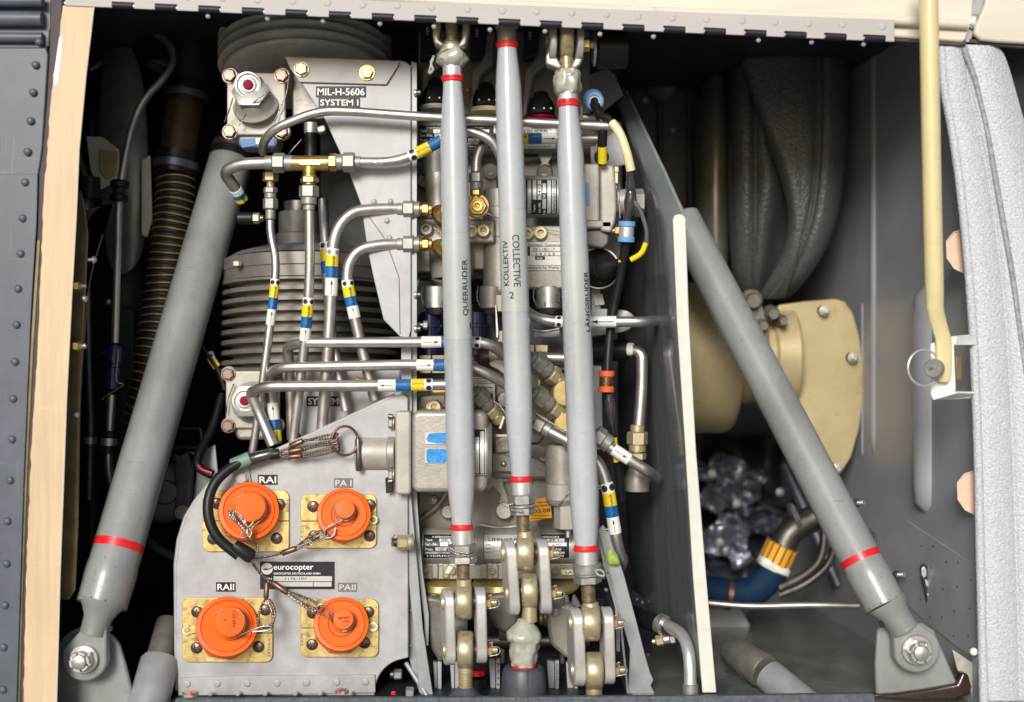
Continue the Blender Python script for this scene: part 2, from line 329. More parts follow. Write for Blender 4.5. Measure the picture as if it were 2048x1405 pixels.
# ---- cached unit heads (radius 1, facing -Y)
UC = {}
def head(kind):
    if kind in UC: return UC[kind]
    R, N = 11, 36; V = []; F = []
    def h(x, y, r):
        if kind == 'rivet': return 0.20*math.sqrt(max(0, 1-r**4))
        if kind == 'flat': return 0.12*(1 if r < .95 else 0)
        if kind == 'dome': return 0.75*math.sqrt(max(0, 1-r*r))
        b = 0.45*math.sqrt(max(0, 1.08-r*r))
        if kind == 'phillips' and r < .62 and (abs(x) < .13 or abs(y) < .13): return b-.28
        if kind == 'slot' and abs(x) < .13 and r < .95: return b-.28
        if kind == 'socket': return (0.75 if r > .52 else (0.25 if abs(x-y) < .16 else .05)) if r < .97 else .68
        return b
    base = 0
    for i in range(R+1):
        for j in range(N):
            r = (i/R); a = 2*math.pi*(j+.5)/N; rad = r
            if i == R: rad = 1
            x, y = rad*math.cos(a), rad*math.sin(a); V.append((x, -h(x, y, rad), y))
    for i in range(R):
        for j in range(N): F.append((i*N+j, i*N+(j+1) % N, (i+1)*N+(j+1) % N, (i+1)*N+j))
    k = len(V)
    for j in range(N): a = 2*math.pi*(j+.5)/N; V.append((math.cos(a), 0.25, math.sin(a)))
    for j in range(N): F.append((R*N+j, R*N+(j+1) % N, k+(j+1) % N, k+j))
    me = bpy.data.meshes.new(kind); me.from_pydata(V, [], F); UC[kind] = me; return me
def hexhead(kind):
    if kind in UC: return UC[kind]
    A = Vector((0, 0, 0)); dr = Vector((0, -1, 0)); g = []
    if kind == 'bolt':
        g = [g_lathe(A, dr, [(-.2, 1.12), (.14, 1.12), (.14, 1.0)], 32), g_lathe(A, dr, [(.14, 1.0), (.60, 1.0), (.70, .86)], 6, rot=.5), g_lathe(A, dr, [(.70, .72), (.745, .68)], 24)]
    if kind == 'nut':
        g = [g_lathe(A, dr, [(-.2, 1.15), (.14, 1.15), (.14, 1.0)], 32), g_lathe(A, dr, [(.14, .9), (.2, 1.0), (.80, 1.0), (.88, .88)], 6, rot=.5),
             g_lathe(A, dr, [(.88, .62), (1.2, .62), (1.22, .54), (1.3, .54), (1.32, .62), (1.42, .62), (1.5, .5)], 24)]
    if kind == 'castle':
        g = [g_lathe(A, dr, [(-.2, 1.25), (.15, 1.25), (.2, 1.2)], 32), g_lathe(A, dr, [(.15, .9), (.22, 1.04), (.72, 1.04), (.8, .9)], 6, rot=.5),
             g_lathe(A, dr, [(.8, .6), (1.35, .6), (1.4, .52), (1.42, .0)], 24, closed=False)]
        for i in range(6):
            a0 = math.radians(60*i+8); a1 = math.radians(60*i+52); V = []
            for hh in (.75, 1.22):
                for r_ in (.66, .92 if hh < 1 else .86):
                    for t in (a0, (a0+a1)/2, a1): V.append(Vector((math.cos(t)*r_, -hh, math.sin(t)*r_)))
            q = lambda a, b, c, e: (a, b, c, e)
            g.append((V, [q(0, 1, 4, 3), q(1, 2, 5, 4), q(6, 7, 10, 9), q(7, 8, 11, 10), q(0, 3, 9, 6), q(2, 5, 11, 8), q(3, 4, 10, 9), q(4, 5, 11, 10), q(0, 1, 7, 6), q(1, 2, 8, 7)]))
    V, F = J(g); me = bpy.data.meshes.new(kind); me.from_pydata(V, [], F); UC[kind] = me; return me
def FA(parent, kind, m, u, v, d, r, name=None, dr=None, rot=None):
    key = kind+'|'+m
    if key not in UC:
        src = (hexhead if kind in ('bolt', 'nut', 'castle') else head)(kind).copy()
        src.name = kind; src.materials.append(M[m])
        bm = bmesh.new(); bm.from_mesh(src); bmesh.ops.recalc_face_normals(bm, faces=bm.faces); bm.to_mesh(src); bm.free()
        for p in src.polygons: p.use_smooth = True
        src.set_sharp_from_angle(angle=math.radians(32)); UC[key] = src
    name = name or {'rivet': 'rivet', 'flat': 'rivet', 'dome': 'rivet', 'phillips': 'screw', 'slot': 'screw', 'socket': 'socket_screw', 'bolt': 'bolt', 'nut': 'nut', 'castle': 'castle_nut'}[kind]
    o = bpy.data.objects.new(name, UC[key]); COL.objects.link(o); o.parent = parent
    p = W(u, v, d); o.location = p-wl(parent); o.scale = (r*K(d)*S,)*3; WL[o.name] = p.copy()
    q = Vector((0, -1, 0)).rotation_difference(Vector(dr).normalized()) if dr is not None else Matrix.Identity(3).to_quaternion()
    a = rot if rot is not None else random.uniform(0, 6.28)
    from mathutils import Quaternion
    o.rotation_mode = 'QUATERNION'; o.rotation_quaternion = q @ Quaternion((0, 1, 0), a)
    return o
# ---- lettering
TC = {}
def textmesh(s):
    if s in TC: return TC[s]
    c = bpy.data.curves.new("t", 'FONT'); c.body = s; c.resolution_u = 3; c.offset = 0.014; o = bpy.data.objects.new("t", c)
    me = bpy.data.meshes.new_from_object(o); V = [v.co.copy() for v in me.vertices]; F = [tuple(p.vertices) for p in me.polygons]
    bpy.data.objects.remove(o); bpy.data.meshes.remove(me)
    if V:
        x0 = min(v.x for v in V); x1 = max(v.x for v in V); y0 = min(v.y for v in V); y1 = max(v.y for v in V)
        V = [((v.x-(x0+x1)/2)/(x1-x0), (v.y-(y0+y1)/2)/(y1-y0)) for v in V]
    TC[s] = (V, F); return TC[s]
def xf(V, w_, h_, ang, slant=0.0, bold=0):
    a = math.radians(ang); o = []
    for x, y in V:
        X = x*w_+y*h_*slant; Y = y*h_; o.append((X*math.cos(a)-Y*math.sin(a), X*math.sin(a)+Y*math.cos(a)))
    return o
def TX(parent, s, u, v, d, w_, h_, m='ink', ang=0, name='lettering'):
    """flat print facing the viewer; ang counter-clockwise in degrees"""
    V, F = textmesh(s)
    if not V: return
    k = K(d)*S; c = W(u, v, d)
    return MK(name, [c+Vector((x*k, 0, y*k)) for x, y in xf(V, w_, h_, ang)], F, m, parent)
def bis(V, F, step):
    bm = bmesh.new(); vs = [bm.verts.new((x, y, 0)) for x, y in V]
    for f in F:
        try: bm.faces.new([vs[i] for i in f])
        except ValueError: pass
    ys = [y for x, y in V]; y = min(ys)+step
    while y < max(ys):
        bmesh.ops.bisect_plane(bm, geom=bm.verts[:]+bm.edges[:]+bm.faces[:], plane_co=(0, y, 0), plane_no=(0, 1, 0)); y += step
    bm.verts.index_update(); R = [(v.co.x, v.co.y) for v in bm.verts], [tuple(v.index for v in f.verts) for f in bm.faces]; bm.free(); return R
def WRAP(parent, name, m, V, F, C, ax, R, phi0=0.0, lift=0.35):
    """wrap flat shape (x along ax, y around) on a cylinder, phi0 = turn from the side facing the viewer (towards ax x front)"""
    V, F = bis(V, F, max(R/S*0.16, 1.0)); f = (W(1024, 702.5, -D)-C); ax = ax.normalized()
    f = (f-ax*f.dot(ax)).normalized(); s = f.cross(ax); RR = R+lift*S; o = []
    for x, y in V:
        ph = phi0+y*S/R; o.append(C+ax*x*S+(f*math.cos(ph)+s*math.sin(ph))*RR)
    return MK(name, o, F, m, parent, ang=60)
ARROW = ([(-.5, -.035), (.2, -.035), (.2, -.16), (.5, 0), (.2, .16), (.2, .035), (-.5, .035)], [(0, 1, 5, 6), (2, 3, 4)])
def disc(n=16): return [(math.cos(2*math.pi*i/n), math.sin(2*math.pi*i/n)) for i in range(n)], [tuple(range(n))]
def SLV(pipe, a, b, segs, name='marker_sleeve', flip=False, txt='Hydraulik', phi=0.0, tphi=0.25):
    """printed marker sleeve along a pipe between pixels a and b; segs: (kind, fraction)"""
    P = pipe['P']; Q = [P[0]]
    for q in P[1:]:
        n = max(1, int((q-Q[-1]).length/(1.5*S))); s0 = Q[-1]
        for j in range(1, n+1): Q.append(s0.lerp(q, j/n))
    def near(t): return min(range(len(Q)), key=lambda i: (UV(Q[i])[0]-t[0])**2+(UV(Q[i])[1]-t[1])**2)
    i0, i1 = near(a), near(b)
    seq = Q[i0:i1+1] if i0 < i1 else Q[i1:i0+1][::-1]
    if len(seq) < 4: return
    r = pipe['r']*1.09
    base = MK(name, *g_tube(seq, r, 18), 'white', pipe['root'], ang=60)
    tot = sum(f for _, f in segs); n = len(seq)-1; pos = 0
    for kd, fr in segs:
        j0 = int(round(pos/tot*n)); pos += fr; j1 = int(round(pos/tot*n)); sub = seq[j0:j1+1]
        if len(sub) < 2: continue
        c = sub[len(sub)//2]; ax = (sub[-1]-sub[0]); L = ax.length/S
        if kd in 'yb':
            MK('colour_band', *g_tube(sub, r+0.3*S, 18), {'y': 'yellow', 'b': 'blue'}[kd], base, ang=60)
            V, F = textmesh(txt if kd == 'y' else 'fluid')
            WRAP(base, 'lettering', 'ink', xf(V, L*0.9, r/S*0.62, 0 if not flip else 180), F, c, ax, r+0.3*S, tphi)
        if kd == 'w':
            sg = -1 if flip else 1
            for ph in (phi, phi+2.2, phi-2.2): WRAP(base, 'arrow_mark', 'ink', [(sg*x*L*0.8, y*L*0.8*0.55) for x, y in ARROW[0]], ARROW[1], c, ax, r, ph)
        if kd in 'dp':
            V, F = disc(); q = min(L*0.34, r/S*0.55)
            for ph in (phi-.55, phi+.75, phi+2.1, phi-2): WRAP(base, 'dot_mark', 'ink' if kd == 'd' else 'purple', [(x*q, y*q) for x, y in V], F, c, ax, r, ph)
    return base
def RING3(parent, name, m, c, ru, rv, r, dz=0, n=40, a0=0, a1=360, closed=True, wob=0):
    pts = [W(c[0]+ru*math.cos(math.radians(a0+(a1-a0)*i/n)), c[1]+rv*math.sin(math.radians(a0+(a1-a0)*i/n)), c[2]+dz*math.cos(math.radians(a0+(a1-a0)*i/n))+wob*math.sin(i*1.3)) for i in range(n+1)]
    return MK(name, *g_tube(pts, r*S*K(c[2]), 10), m, parent, ang=60)

def chips(t, C, ax, R, lst, m='seal_brown'):
    """paint chips on a round tube: (along, around, size)"""
    for i, (x, y, z) in enumerate(lst):
        V = [(x+z*(.7+.5*noise.noise(Vector((i, k, 0))))*math.cos(k*math.pi/3.5), y+z*.8*(.7+.5*noise.noise(Vector((i, k, 5))))*math.sin(k*math.pi/3.5)) for k in range(7)]
        WRAP(t, 'paint_chip', m, V, [tuple(range(7))], C, ax, R, 0, .3)
# ================================================================= the bay: walls, floor, roof, back
def wq(name, m, P, th=6):
    return struct(QUAD(None, name, m, P, th))
RWX = lambda d: (938-0.10*d)     # right wall, world units from the axis
def px(x, d): return 1024+x/K(d)
def py(z, d): return 702.5-z/K(d)
def RW(y, d, off=0): return (px(RWX(d)-off, d), y, d)       # pixel row y on the right wall at depth d
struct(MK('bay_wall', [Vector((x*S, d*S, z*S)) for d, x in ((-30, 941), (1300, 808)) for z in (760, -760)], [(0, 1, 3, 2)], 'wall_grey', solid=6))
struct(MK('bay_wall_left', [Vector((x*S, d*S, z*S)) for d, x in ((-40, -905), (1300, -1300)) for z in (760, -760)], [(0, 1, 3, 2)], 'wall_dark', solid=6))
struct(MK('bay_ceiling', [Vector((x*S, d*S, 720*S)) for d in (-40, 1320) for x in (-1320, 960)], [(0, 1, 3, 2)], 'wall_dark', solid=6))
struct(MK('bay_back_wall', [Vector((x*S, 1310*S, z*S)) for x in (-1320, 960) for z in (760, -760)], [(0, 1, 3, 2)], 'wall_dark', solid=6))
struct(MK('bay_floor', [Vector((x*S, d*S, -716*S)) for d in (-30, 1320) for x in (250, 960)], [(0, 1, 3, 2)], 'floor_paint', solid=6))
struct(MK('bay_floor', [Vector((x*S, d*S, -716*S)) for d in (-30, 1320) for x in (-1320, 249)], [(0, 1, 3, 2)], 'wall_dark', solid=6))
struct(MK('ground', [Vector((x, y, -1.9)) for x in (-60, 60) for y in (-60, 60)], [(0, 1, 3, 2)], 'concrete'))

# divider bulkhead between the hydraulics and the engine, with its cream front edge
t = TH('divider_panel', 'dark glossy green-grey sheet metal divider with a cream front edge right of the hydraulics', 'panel', 1380, 1380, -20)
F_ = [(1252, 180, 380), (1290, 262, 240), (1330, 345, 110), (1366, 425, -10), (1371, 470, -20), (1378, 640, -20), (1392, 900, -20), (1405, 1150, -20), (1418, 1384, -20)]
B_ = [(1210, 196, 560), (1222, 300, 560), (1226, 400, 560), (1230, 480, 560), (1232, 560, 560), (1236, 680, 560), (1240, 820, 560), (1250, 1000, 560), (1262, 1180, 560)]
cols = []
for q, of in ((0, 0), (.25, -6), (.5, -12), (.75, -20), (.88, -26), (.94, -27), (.975, -15), (1, 0)):
    row = []
    for a, b in zip(B_, F_):
        A_, Bq = W(a), W(b); p = A_.lerp(Bq, q); p.x += of*S*(1.0 if b[1] < 500 else max(.3, 1-(b[1]-500)/700)); row.append(p)
    cols.append(row)
V = [p for c in cols for p in c]; n9 = len(F_)
MK('sheet', V, [(i*n9+j, i*n9+j+1, (i+1)*n9+j+1, (i+1)*n9+j) for i in range(7) for j in range(n9-1)], 'divider', t, ang=180, solid=5, sub=2)
PR(t, 'edge_flange', 'cream_edge', [(1346, 440), (1349, 431), (1356, 429), (1364, 429), (1371, 436), (1378, 640), (1392, 900), (1412, 1150), (1433, 1386), (1405, 1386), (1386, 1150), (1371, 900), (1354, 640)], -26, 5, 1.5)
MK('rim', *g_tube([W(p) for p in [(1214, 200, 556), (1222, 190, 500), (1246, 180, 390), (1253, 183, 372), (1290, 262, 240), (1330, 345, 110), (1366, 425, -10)]], 3.4*S, 8), 'pipe_bright', t)  # bright rim colour stands in for the highlight on the sloping edge
def dvp(i, j): return cols[i][j]
i0 = 3
P_ = [dvp(2, 0).lerp(dvp(2, 1), .75), dvp(5, 0).lerp(dvp(5, 1), .75), dvp(5, 1).lerp(dvp(5, 2), .75), dvp(2, 1).lerp(dvp(2, 2), .75)]
PR(t, 'splice_plate', 'label_black', [(1262, 1180), (1300, 1203), (1302, 1360), (1262, 1330)], 420, 3, 1)
for q in [(1274, 1199), (1285, 1205), (1296, 1212), (1296, 1310), (1297, 1260)]: FA(t, 'dome', 'plate_grey', q[0], q[1], 416, 2.6)
PR(None, 'patch', 'plate_grey', [(1238, 262), (1275, 235), (1306, 305), (1268, 325)], 300, 2, 1) if False else None

# left fuselage skin with its rivets, tan edge tape
t = TH('fuselage_skin', 'dark blue-grey fuselage skin with a row of dome rivets at far left', 'panel', 20, 1400, -60)
PR(t, 'skin_sheet', 'skin_paint', [(-260, 96), (92, 96), (96, 110), (84, 300), (76, 350), (73, 440), (62, 620), (48, 940), (33, 1405), (20, 1560), (-260, 1560)], -70, 12, 2)
PR(t, 'skin_sheet', 'skin_paint', [(-260, -140), (124, -140), (124, 8), (108, 40), (100, 64), (98, 92), (92, 98), (-260, 98)], -62, 14, 3)
for y_, h_, dd in ((-10, 22, -80), (22, 30, -72), (64, 20, -70)):
    MK('stiffener', *g_tube([W(-260, y_+h_/2, dd), W(86, y_+h_/2+2, dd)], h_/2*S, 16), 'skin_paint', t)
PR(t, 'doubler', 'skin_paint', [(-260, 350), (75, 349), (73, 440), (62, 620), (48, 940), (33, 1405), (-260, 1405)], -72.5, 2.5, .8)
for q in [(71, 130), (66, 185), (61, 242), (55, 304), (50, 365), (45, 437), (41, 508), (36, 578), (33, 650), (30, 724), (26, 798), (24, 879), (20, 961), (15, 1043), (13, 1128), (10, 1211), (7, 1295), (6, 1380), (78, 84)]:
    FA(t, 'dome', 'skin_paint', q[0], q[1], -73.5, 8.0)
t = TH('edge_seal', 'dark brown rubber door seal beside the tan tape', 'seal', 60, 1400, -64)
LS = [(122, -60), (118, 100), (101, 200), (96, 300), (87, 400), (84, 480), (75, 700), (62, 900), (52, 1150), (46, 1405), (44, 1440)]
RS = [(100, -60), (98, 100), (92, 200), (84, 300), (76, 350), (72, 480), (58, 700), (48, 900), (38, 1150), (31, 1405), (30, 1440)]
PR(t, 'seal_strip', 'seal_brown', RS[:]+[(u+5, v) for u, v in LS[::-1]], -66, 20, 3)
PR(t, 'seal_lip', 'olive', [(u+2, v) for u, v in RS[5:]]+[(u+9, v) for u, v in RS[:4:-1]], -68, 3, 1)
t = TH('edge_tape', 'long tan woven tape strip down the left edge of the opening', 'tape', 80, 1400, -70)
def edge_(P, amp, seed):
    o = []
    for a, b in zip(P, P[1:]):
        n_ = max(1, int(abs(b[1]-a[1])/14))
        for j in range(n_): q = j/n_; o.append((a[0]+(b[0]-a[0])*q+amp*noise.noise(Vector((seed, (a[1]+(b[1]-a[1])*q)/23, 0))), a[1]+(b[1]-a[1])*q))
    return o+[P[-1]]
PR(t, 'tape_strip', 'tan', edge_([(126, 11), (119, 60), (117, 100), (107, 150), (101, 200), (99, 230), (95, 300), (90, 350), (86, 400), (84, 480), (75, 700), (62, 900), (52, 1150), (46, 1440)], 3.0, 3)+[
   (111, 1440), (113, 1405), (120, 1150), (128, 940), (133, 800), (143, 600), (152, 440), (158, 300), (172, 150), (188, 13)], -69, 3, .8)
PR(t, 'scuffed_patch', 'white', [(118, 75), (125, 72), (122, 120), (116, 168), (107, 174), (109, 140)], -70, 1.2, .4)
MK('edge_lip', *g_tube([W(u, v, -70) for u, v in [(188, 13), (172, 150), (158, 300), (152, 440), (143, 600), (133, 800), (128, 940), (120, 1150), (113, 1405)]], 1.3*S, 6), 'cream', t)
t = TH('frame_flange', 'olive anodised frame flange behind the tan tape with small nuts and studs', 'frame', 140, 1200, 0)
PR(t, 'flange_strip', 'olive', [(160, 380), (168, 405), (176, 470), (169, 620), (160, 780), (157, 900), (156, 1050), (150, 1180), (138, 1200), (118, 1200), (120, 900), (140, 600), (150, 400)], -20, 5, 1.5)
PR(t, 'web', 'olive', arc(215, 560, 62, 150, 262, 10, 150)+[(215, 410), (170, 420), (150, 520)], 60, 4, 1)
MK('flange_edge', *g_tube(smoothpath([(205, 470, 50), (180, 560, 30), (168, 680, 10), (160, 800, 0), (158, 900, 0), (155, 1060, 0), (150, 1160, 0)]), 1.6*S, 6), 'olive', t)
for v in (573, 693):
    STK(t, (144, v, -26), (200, v-1, -10), [('nut', 'hex', 13, 13, 'gold'), ('washer', 'cyl', 3, 10, 'gold_dull'), ('thread', 'thr', 9, 6.5, 'steel'), ('tip', 'dome', 3, 5.5, 'steel')], 20)
for u, v, r_ in ((168, 598, 8), (152, 830, 7)): FA(t, 'dome', 'steel', u, v, -22, r_)
STK(t, (172, 520, -10), (210, 520, 0), [('stud', 'cyl', 12, 4, 'steel'), ('tip', 'dome', 9, 8, 'steel')], 16)

# ---------------------------------------------------------------- opened door above with its piano hinge
t = TH('access_door', 'opened cream fibreglass access door hinged above the bay', 'door', 1000, 40, -60)
PR(t, 'door_panel', 'cream', [(120, -600), (1990, -600), (1945, 40), (1932, 80), (1924, 84), (1787, 74), (1100, 34), (700, 18), (120, -22)], -52, 16, 4)
MK('lip', *g_tube([W(300, -38, -60), W(900, 5, -60), (W(1300, 24, -60)), W(1700, 38, -60), W(1840, 44, -60), W(1935, 50, -58)], 10*S, 14), 'cream', t)
PR(t, 'bottom_edge', 'seal_brown', [(1780, 76), (1926, 84), (1932, 81), (1934, 88), (1920, 92), (1780, 82)], -48, 10, 1)
hy = lambda u: 25+(u-440)*0.0437
t = TH('piano_hinge', 'bright riveted piano hinge strip along the bottom of the cream door', 'hinge', 1000, 50, -70)
kn = [246, 332, 419, 506, 593, 680, 766, 851, 935, 1019, 1102, 1185, 1267, 1349, 1430, 1511, 1591, 1671, 1749]
o_ = [(u_, hy(u_)) for u_ in (130, 1786)]
top = [(1789, 40), (800, 3), (130, -26)]
poly = [(130, hy(130))]
for c in kn:
    poly += [(c-22, hy(c-22)), (c-22, hy(c)-13), (c+22, hy(c)-11), (c+22, hy(c+22))]
poly += [(1789, hy(1789))]+top
PR(t, 'hinge_leaf', 'hinge_metal', poly, -72, 5, 1.0)
for i, c in enumerate(kn):
    a, b = (W(c-21, hy(c)-5.5, -66), W(c+21, hy(c)-4, -66))
    MK('hinge_knuckle', *g_lathe(a, b-a, [(0, 6.2*S), (1*S, 7*S), ((b-a).length-1*S, 7*S), ((b-a).length, 6.2*S)], 20), 'label_black', t)
MK('hinge_pin', *g_tube([W(130, hy(130)-4, -66), W(1786, hy(1786)-4, -66)], 4.5*S, 12), 'steel', t)
for u in [165, 235, 305, 375, 445, 515, 585, 655, 725, 794, 863, 935, 1005, 1073, 1143, 1213, 1276, 1345, 1413, 1485, 1550, 1617, 1685, 1765]:
    FA(t, 'rivet', 'hinge_metal', u, 18+(u-935)*.0425+random.uniform(-1, 1), -72, 7.5)
for u, v in [(416, 33), (535, 38), (646, 43), (760, 48), (868, 54), (980, 60), (1090, 63), (1200, 69), (1307, 74), (1517, 81), (1623, 85), (1727, 89)]:
    FA(t, 'dome', 'hinge_metal', u, v, -58, 5.0, dr=(0, -.8, -.6))
t = TH('frame_corner', 'dark frame strap with a slotted screw between the two cream panels at top right', 'frame', 1945, 60, -30)
PR(t, 'strap', 'plate_grey', [(1935, -80), (1990, -80), (1968, 20), (1940, 85), (1925, 84)], -40, 6, 1)
FA(t, 'slot', 'steel', 1950, 44, -46, 15, rot=.8)
t = TH('corner_panel', 'small cream corner panel at the top right', 'panel', 2000, 60, -60)
PR(t, 'panel', 'cream', [(1985, -60), (2140, -60), (2140, 92), (2000, 84), (1962, 80), (1948, 68), (1952, 50), (1970, 10)], -56, 14, 5, 3)
PR(t, 'bottom_edge', 'seal_brown', [(1940, 78), (2040, 86), (2140, 92), (2140, 98), (2040, 96), (1940, 86)], -44, 10, 1)

# ---------------------------------------------------------------- insulation edge at right
t = TH('insulation_blanket', 'silver-white woven insulation blanket edge down the right side', 'blanket', 1990, 1400, -40)
le = [(1874, 84), (1880, 170), (1896, 260), (1908, 340), (1919, 430), (1930, 550), (1940, 700), (1948, 900), (1953, 1130), (1960, 1420)]
ri = [(2006, 88), (2030, 170), (2055, 260), (2080, 340), (2100, 430), (2120, 550), (2140, 700), (2150, 900), (2160, 1130), (2170, 1420)]
cols = []
for q, dd in ((0, 20), (0.0, -22), (.08, -40), (.2, -44), (.36, -38), (.385, -28), (.41, -38), (.6, -48), (.8, -44), (1.0, -20)):
    cols.append([(l[0]+(r_[0]-l[0])*q, l[1]+(r_[1]-l[1])*q, dd) for l, r_ in zip(le, ri)])
SHEET(t, 'blanket', 'fabric', cols, 3, 2)
MK('seam', *g_tube(smoothpath([(1928, 96, -40), (1950, 160, -40), (1974, 260, -40), (1988, 340, -40), (2004, 430, -42), (2026, 560, -42), (2042, 680, -42), (2062, 820, -44)]), 6*S, 8), 'fabric_seam', t)
MK('edge_roll', *g_tube(smoothpath([(l[0]+8, l[1], -34) for l in le]), 9*S, 12), 'fabric', t)
t = TH('outer_frame', 'dark recess strip beyond the blanket at the right edge', 'frame', 2040, 200, 10)
PR(t, 'strip', 'label_black', [(1990, 80), (2140, 80), (2140, 700), (2060, 500)], 60, 10, 1)
for v_, lab in ((505, 'upper peach octagonal patch half hidden behind the blanket'), (988, 'lower peach octagonal patch half hidden behind the blanket')):
    du = 0 if v_ < 600 else 20
    t = TH('patch', lab, 'patch', 1920+du, v_, 0, 'octagonal patches behind the blanket')
    g = [(1893, 482), (1908, 464), (1924, 459), (1950, 459), (1960, 500), (1950, 548), (1926, 545), (1908, 536), (1894, 515)]
    V0 = [(a+du+(2 if v_ > 600 else 0), b+(v_-504)) for a, b in g]
    PR(t, 'patch_sheet', 'peach', V0, 2, 2, .6)
    MK('rim', *g_tube([W(a, b, 0) for a, b in V0+V0[:1]], 1.3*S, 6), 'cream', t)
# right wall details
t = TH('wall_bead', 'long pressed stiffening bead in the grey right wall below the bracket', 'stiffener', 1850, 1040, 0, 'pressed beads in the right wall')
def bead(t, u, v0, v1, d, r, lift=0):
    k = K(d); A = Vector(((RWX(d)+r*.35)*S, d*S, (702.5-v0)*k*S)); n_ = 14; P = []; R_ = []
    Z = Vector((A.x, A.y, (702.5-v1)*k*S))
    for i in range(n_+1):
        q = i/n_; P.append(A.lerp(Z, q)); e = min(q, 1-q)*(v1-v0)/(r*1.3); R_.append(r*S*(math.sqrt(max(0.02, 1-(1-min(1, e))**2))))
    return MK('bead', *g_tube(P, R_, 20), 'wall_grey', t, ang=80)
bead(t, 0, 560, 1040, 250, 40)
t = TH('wall_bead', 'tall narrow pressed bead deep in the dark right wall', 'stiffener', 1750, 900, 300, 'pressed beads in the right wall')
bead(t, 0, 60, 940, 530, 16)
t = TH('wall_bead', 'short pressed bead beside the yellow disc on the right wall', 'stiffener', 1740, 900, 300, 'pressed beads in the right wall')
bead(t, 0, 590, 930, 600, 10)
t = TH('wall_doubler', 'riveted lower wall sheet with a diagonal top seam', 'panel', 1900, 1300, 10)
def rwp(u, v, off=3):   # pixel -> point on the right wall
    # u = 1024 + (938-.203d)/K(d)
    lo, hi = -30, 1290
    for _ in range(30):
        mid = (lo+hi)/2
        if px(RWX(mid), mid) > u: lo = mid
        else: hi = mid
    return W(px(RWX(lo)-off, lo), v, lo), lo
pts = [(1818, 1042), (1956, 1133), (1965, 1330), (1850, 1240), (1760, 1150), (1745, 1100)]
MK('sheet', [rwp(*p, 4)[0] for p in pts], [tuple(range(6))], 'wall_light', t, solid=2)
for q in [(1848, 1092), (1872, 1093), (1898, 1124), (1922, 1126), (1868, 1136), (1920, 1174), (1892, 1179), (1948, 1160), (1914, 1223), (1945, 1218), (1866, 1234), (1889, 1235), (1913, 1272), (1942, 1273), (1846, 1200)]:
    p, d_ = rwp(q[0], q[1], 6); uv = UV(p); FA(t, 'flat', 'ink_faded', uv[0], uv[1], p.y/S, 2.3, dr=(-1, -.2, 0), name='rivet')
FA(t, 'dome', 'white', 1948, 1304, -20, 8)
t = TH('latch', 'chromed slot latch set in the right wall', 'latch', 1856, 1200, 60)
p, d_ = rwp(1856, 1170, 8)
PR(t, 'recess', 'ink', [(1843, 1131), (1848, 1128), (1855, 1133), (1860, 1165), (1868, 1195), (1866, 1207), (1860, 1211), (1854, 1205), (1846, 1165), (1841, 1140)], d_-8, 6, 1)
PR(t, 'bolt_plate', 'pipe_bright', [(1843, 1138), (1849, 1133), (1853, 1140), (1853, 1152), (1848, 1157), (1843, 1150)], d_-12, 4, 1)
PR(t, 'bolt_plate', 'pipe_bright', [(1850, 1158), (1856, 1163), (1858, 1176), (1852, 1172)], d_-11, 3, .8)
PR(t, 'bolt_plate', 'pipe_bright', [(1855, 1188), (1861, 1186), (1866, 1197), (1862, 1207), (1856, 1200)], d_-12, 4, 1)

# bottom sill
t = TH('door_sill', 'scuffed dark grey sill running along the bottom of the opening', 'sill', 1000, 1400, -60)
PR(t, 'sill_bar', 'sill_paint', [(350, 1399), (600, 1398), (1080, 1395), (1420, 1393), (1742, 1388), (1750, 1391), (1752, 1470), (340, 1470)], -46, 14, 2)
STK(t, (381, 1393, -46), (381, 1360, -46), [('nut', 'hex', 9, 17, 'nut_grey')]); STK(t, (684, 1388, -46), (684, 1360, -46), [('nut', 'hex', 8, 14, 'nut_grey')])
BX(t, 'witness_mark', 'red', 380, 1383, 385, 1392, -62, 3, .5); BX(t, 'witness_mark', 'red', 676, 1379, 681, 1388, -60, 3, .5)

# ---------------------------------------------------------------- prop rod and bracket
t = TH('prop_rod', 'pale yellow door prop rod with a flattened lower end', 'rod', 1878, 760, -110)
P = smoothpath([(1856, -60, -150), (1857, 0, -150), (1861, 240, -140), (1866, 480, -128), (1869, 590, -120), (1871, 622, -118), (1881, 660, -112), (1888, 690, -110), (1887, 764, -110)], 10)
f_ = []; n_ = 20; V = []
for i, p in enumerate(P):
    tq = (P[min(i+1, len(P)-1)]-P[max(i-1, 0)]).normalized(); f, s = frame(tq); v = UV(p)[1]; q = min(1, max(0, (v-560)/120))
    q = q*q*(3-2*q); rx = 17.5*(1-q)+(15 if v > 640 else 15)*q; ry = 17.5*(1-q)+4*q
    if v > 750: rx *= math.sqrt(max(.05, 1-((v-750)/18)**2))
    for j in range(n_): a = 2*math.pi*j/n_; V.append(p+f*math.cos(a)*ry*S+s*math.sin(a)*rx*S)
Fq = [(i*n_+j, i*n_+(j+1) % n_, (i+1)*n_+(j+1) % n_, (i+1)*n_+j) for i in range(len(P)-1) for j in range(n_)]+[tuple(range(n_)), tuple((len(P)-1)*n_+j for j in range(n_))]
MK('rod', V, Fq, 'prop_yellow', t, ang=60)
V, F = textmesh('AE 6767 1'); WRAP(t, 'stamp', 'ink_faded', xf(V, 108, 9, 0), F, W(1862.5, 320, -135), W(1860, 240, -140)-W(1866, 480, -128), 17.3*S, 0.15)
t2 = TH('prop_bracket', 'white U-shaped bracket bolted to the right wall', 'bracket', 1900, 780, -90)
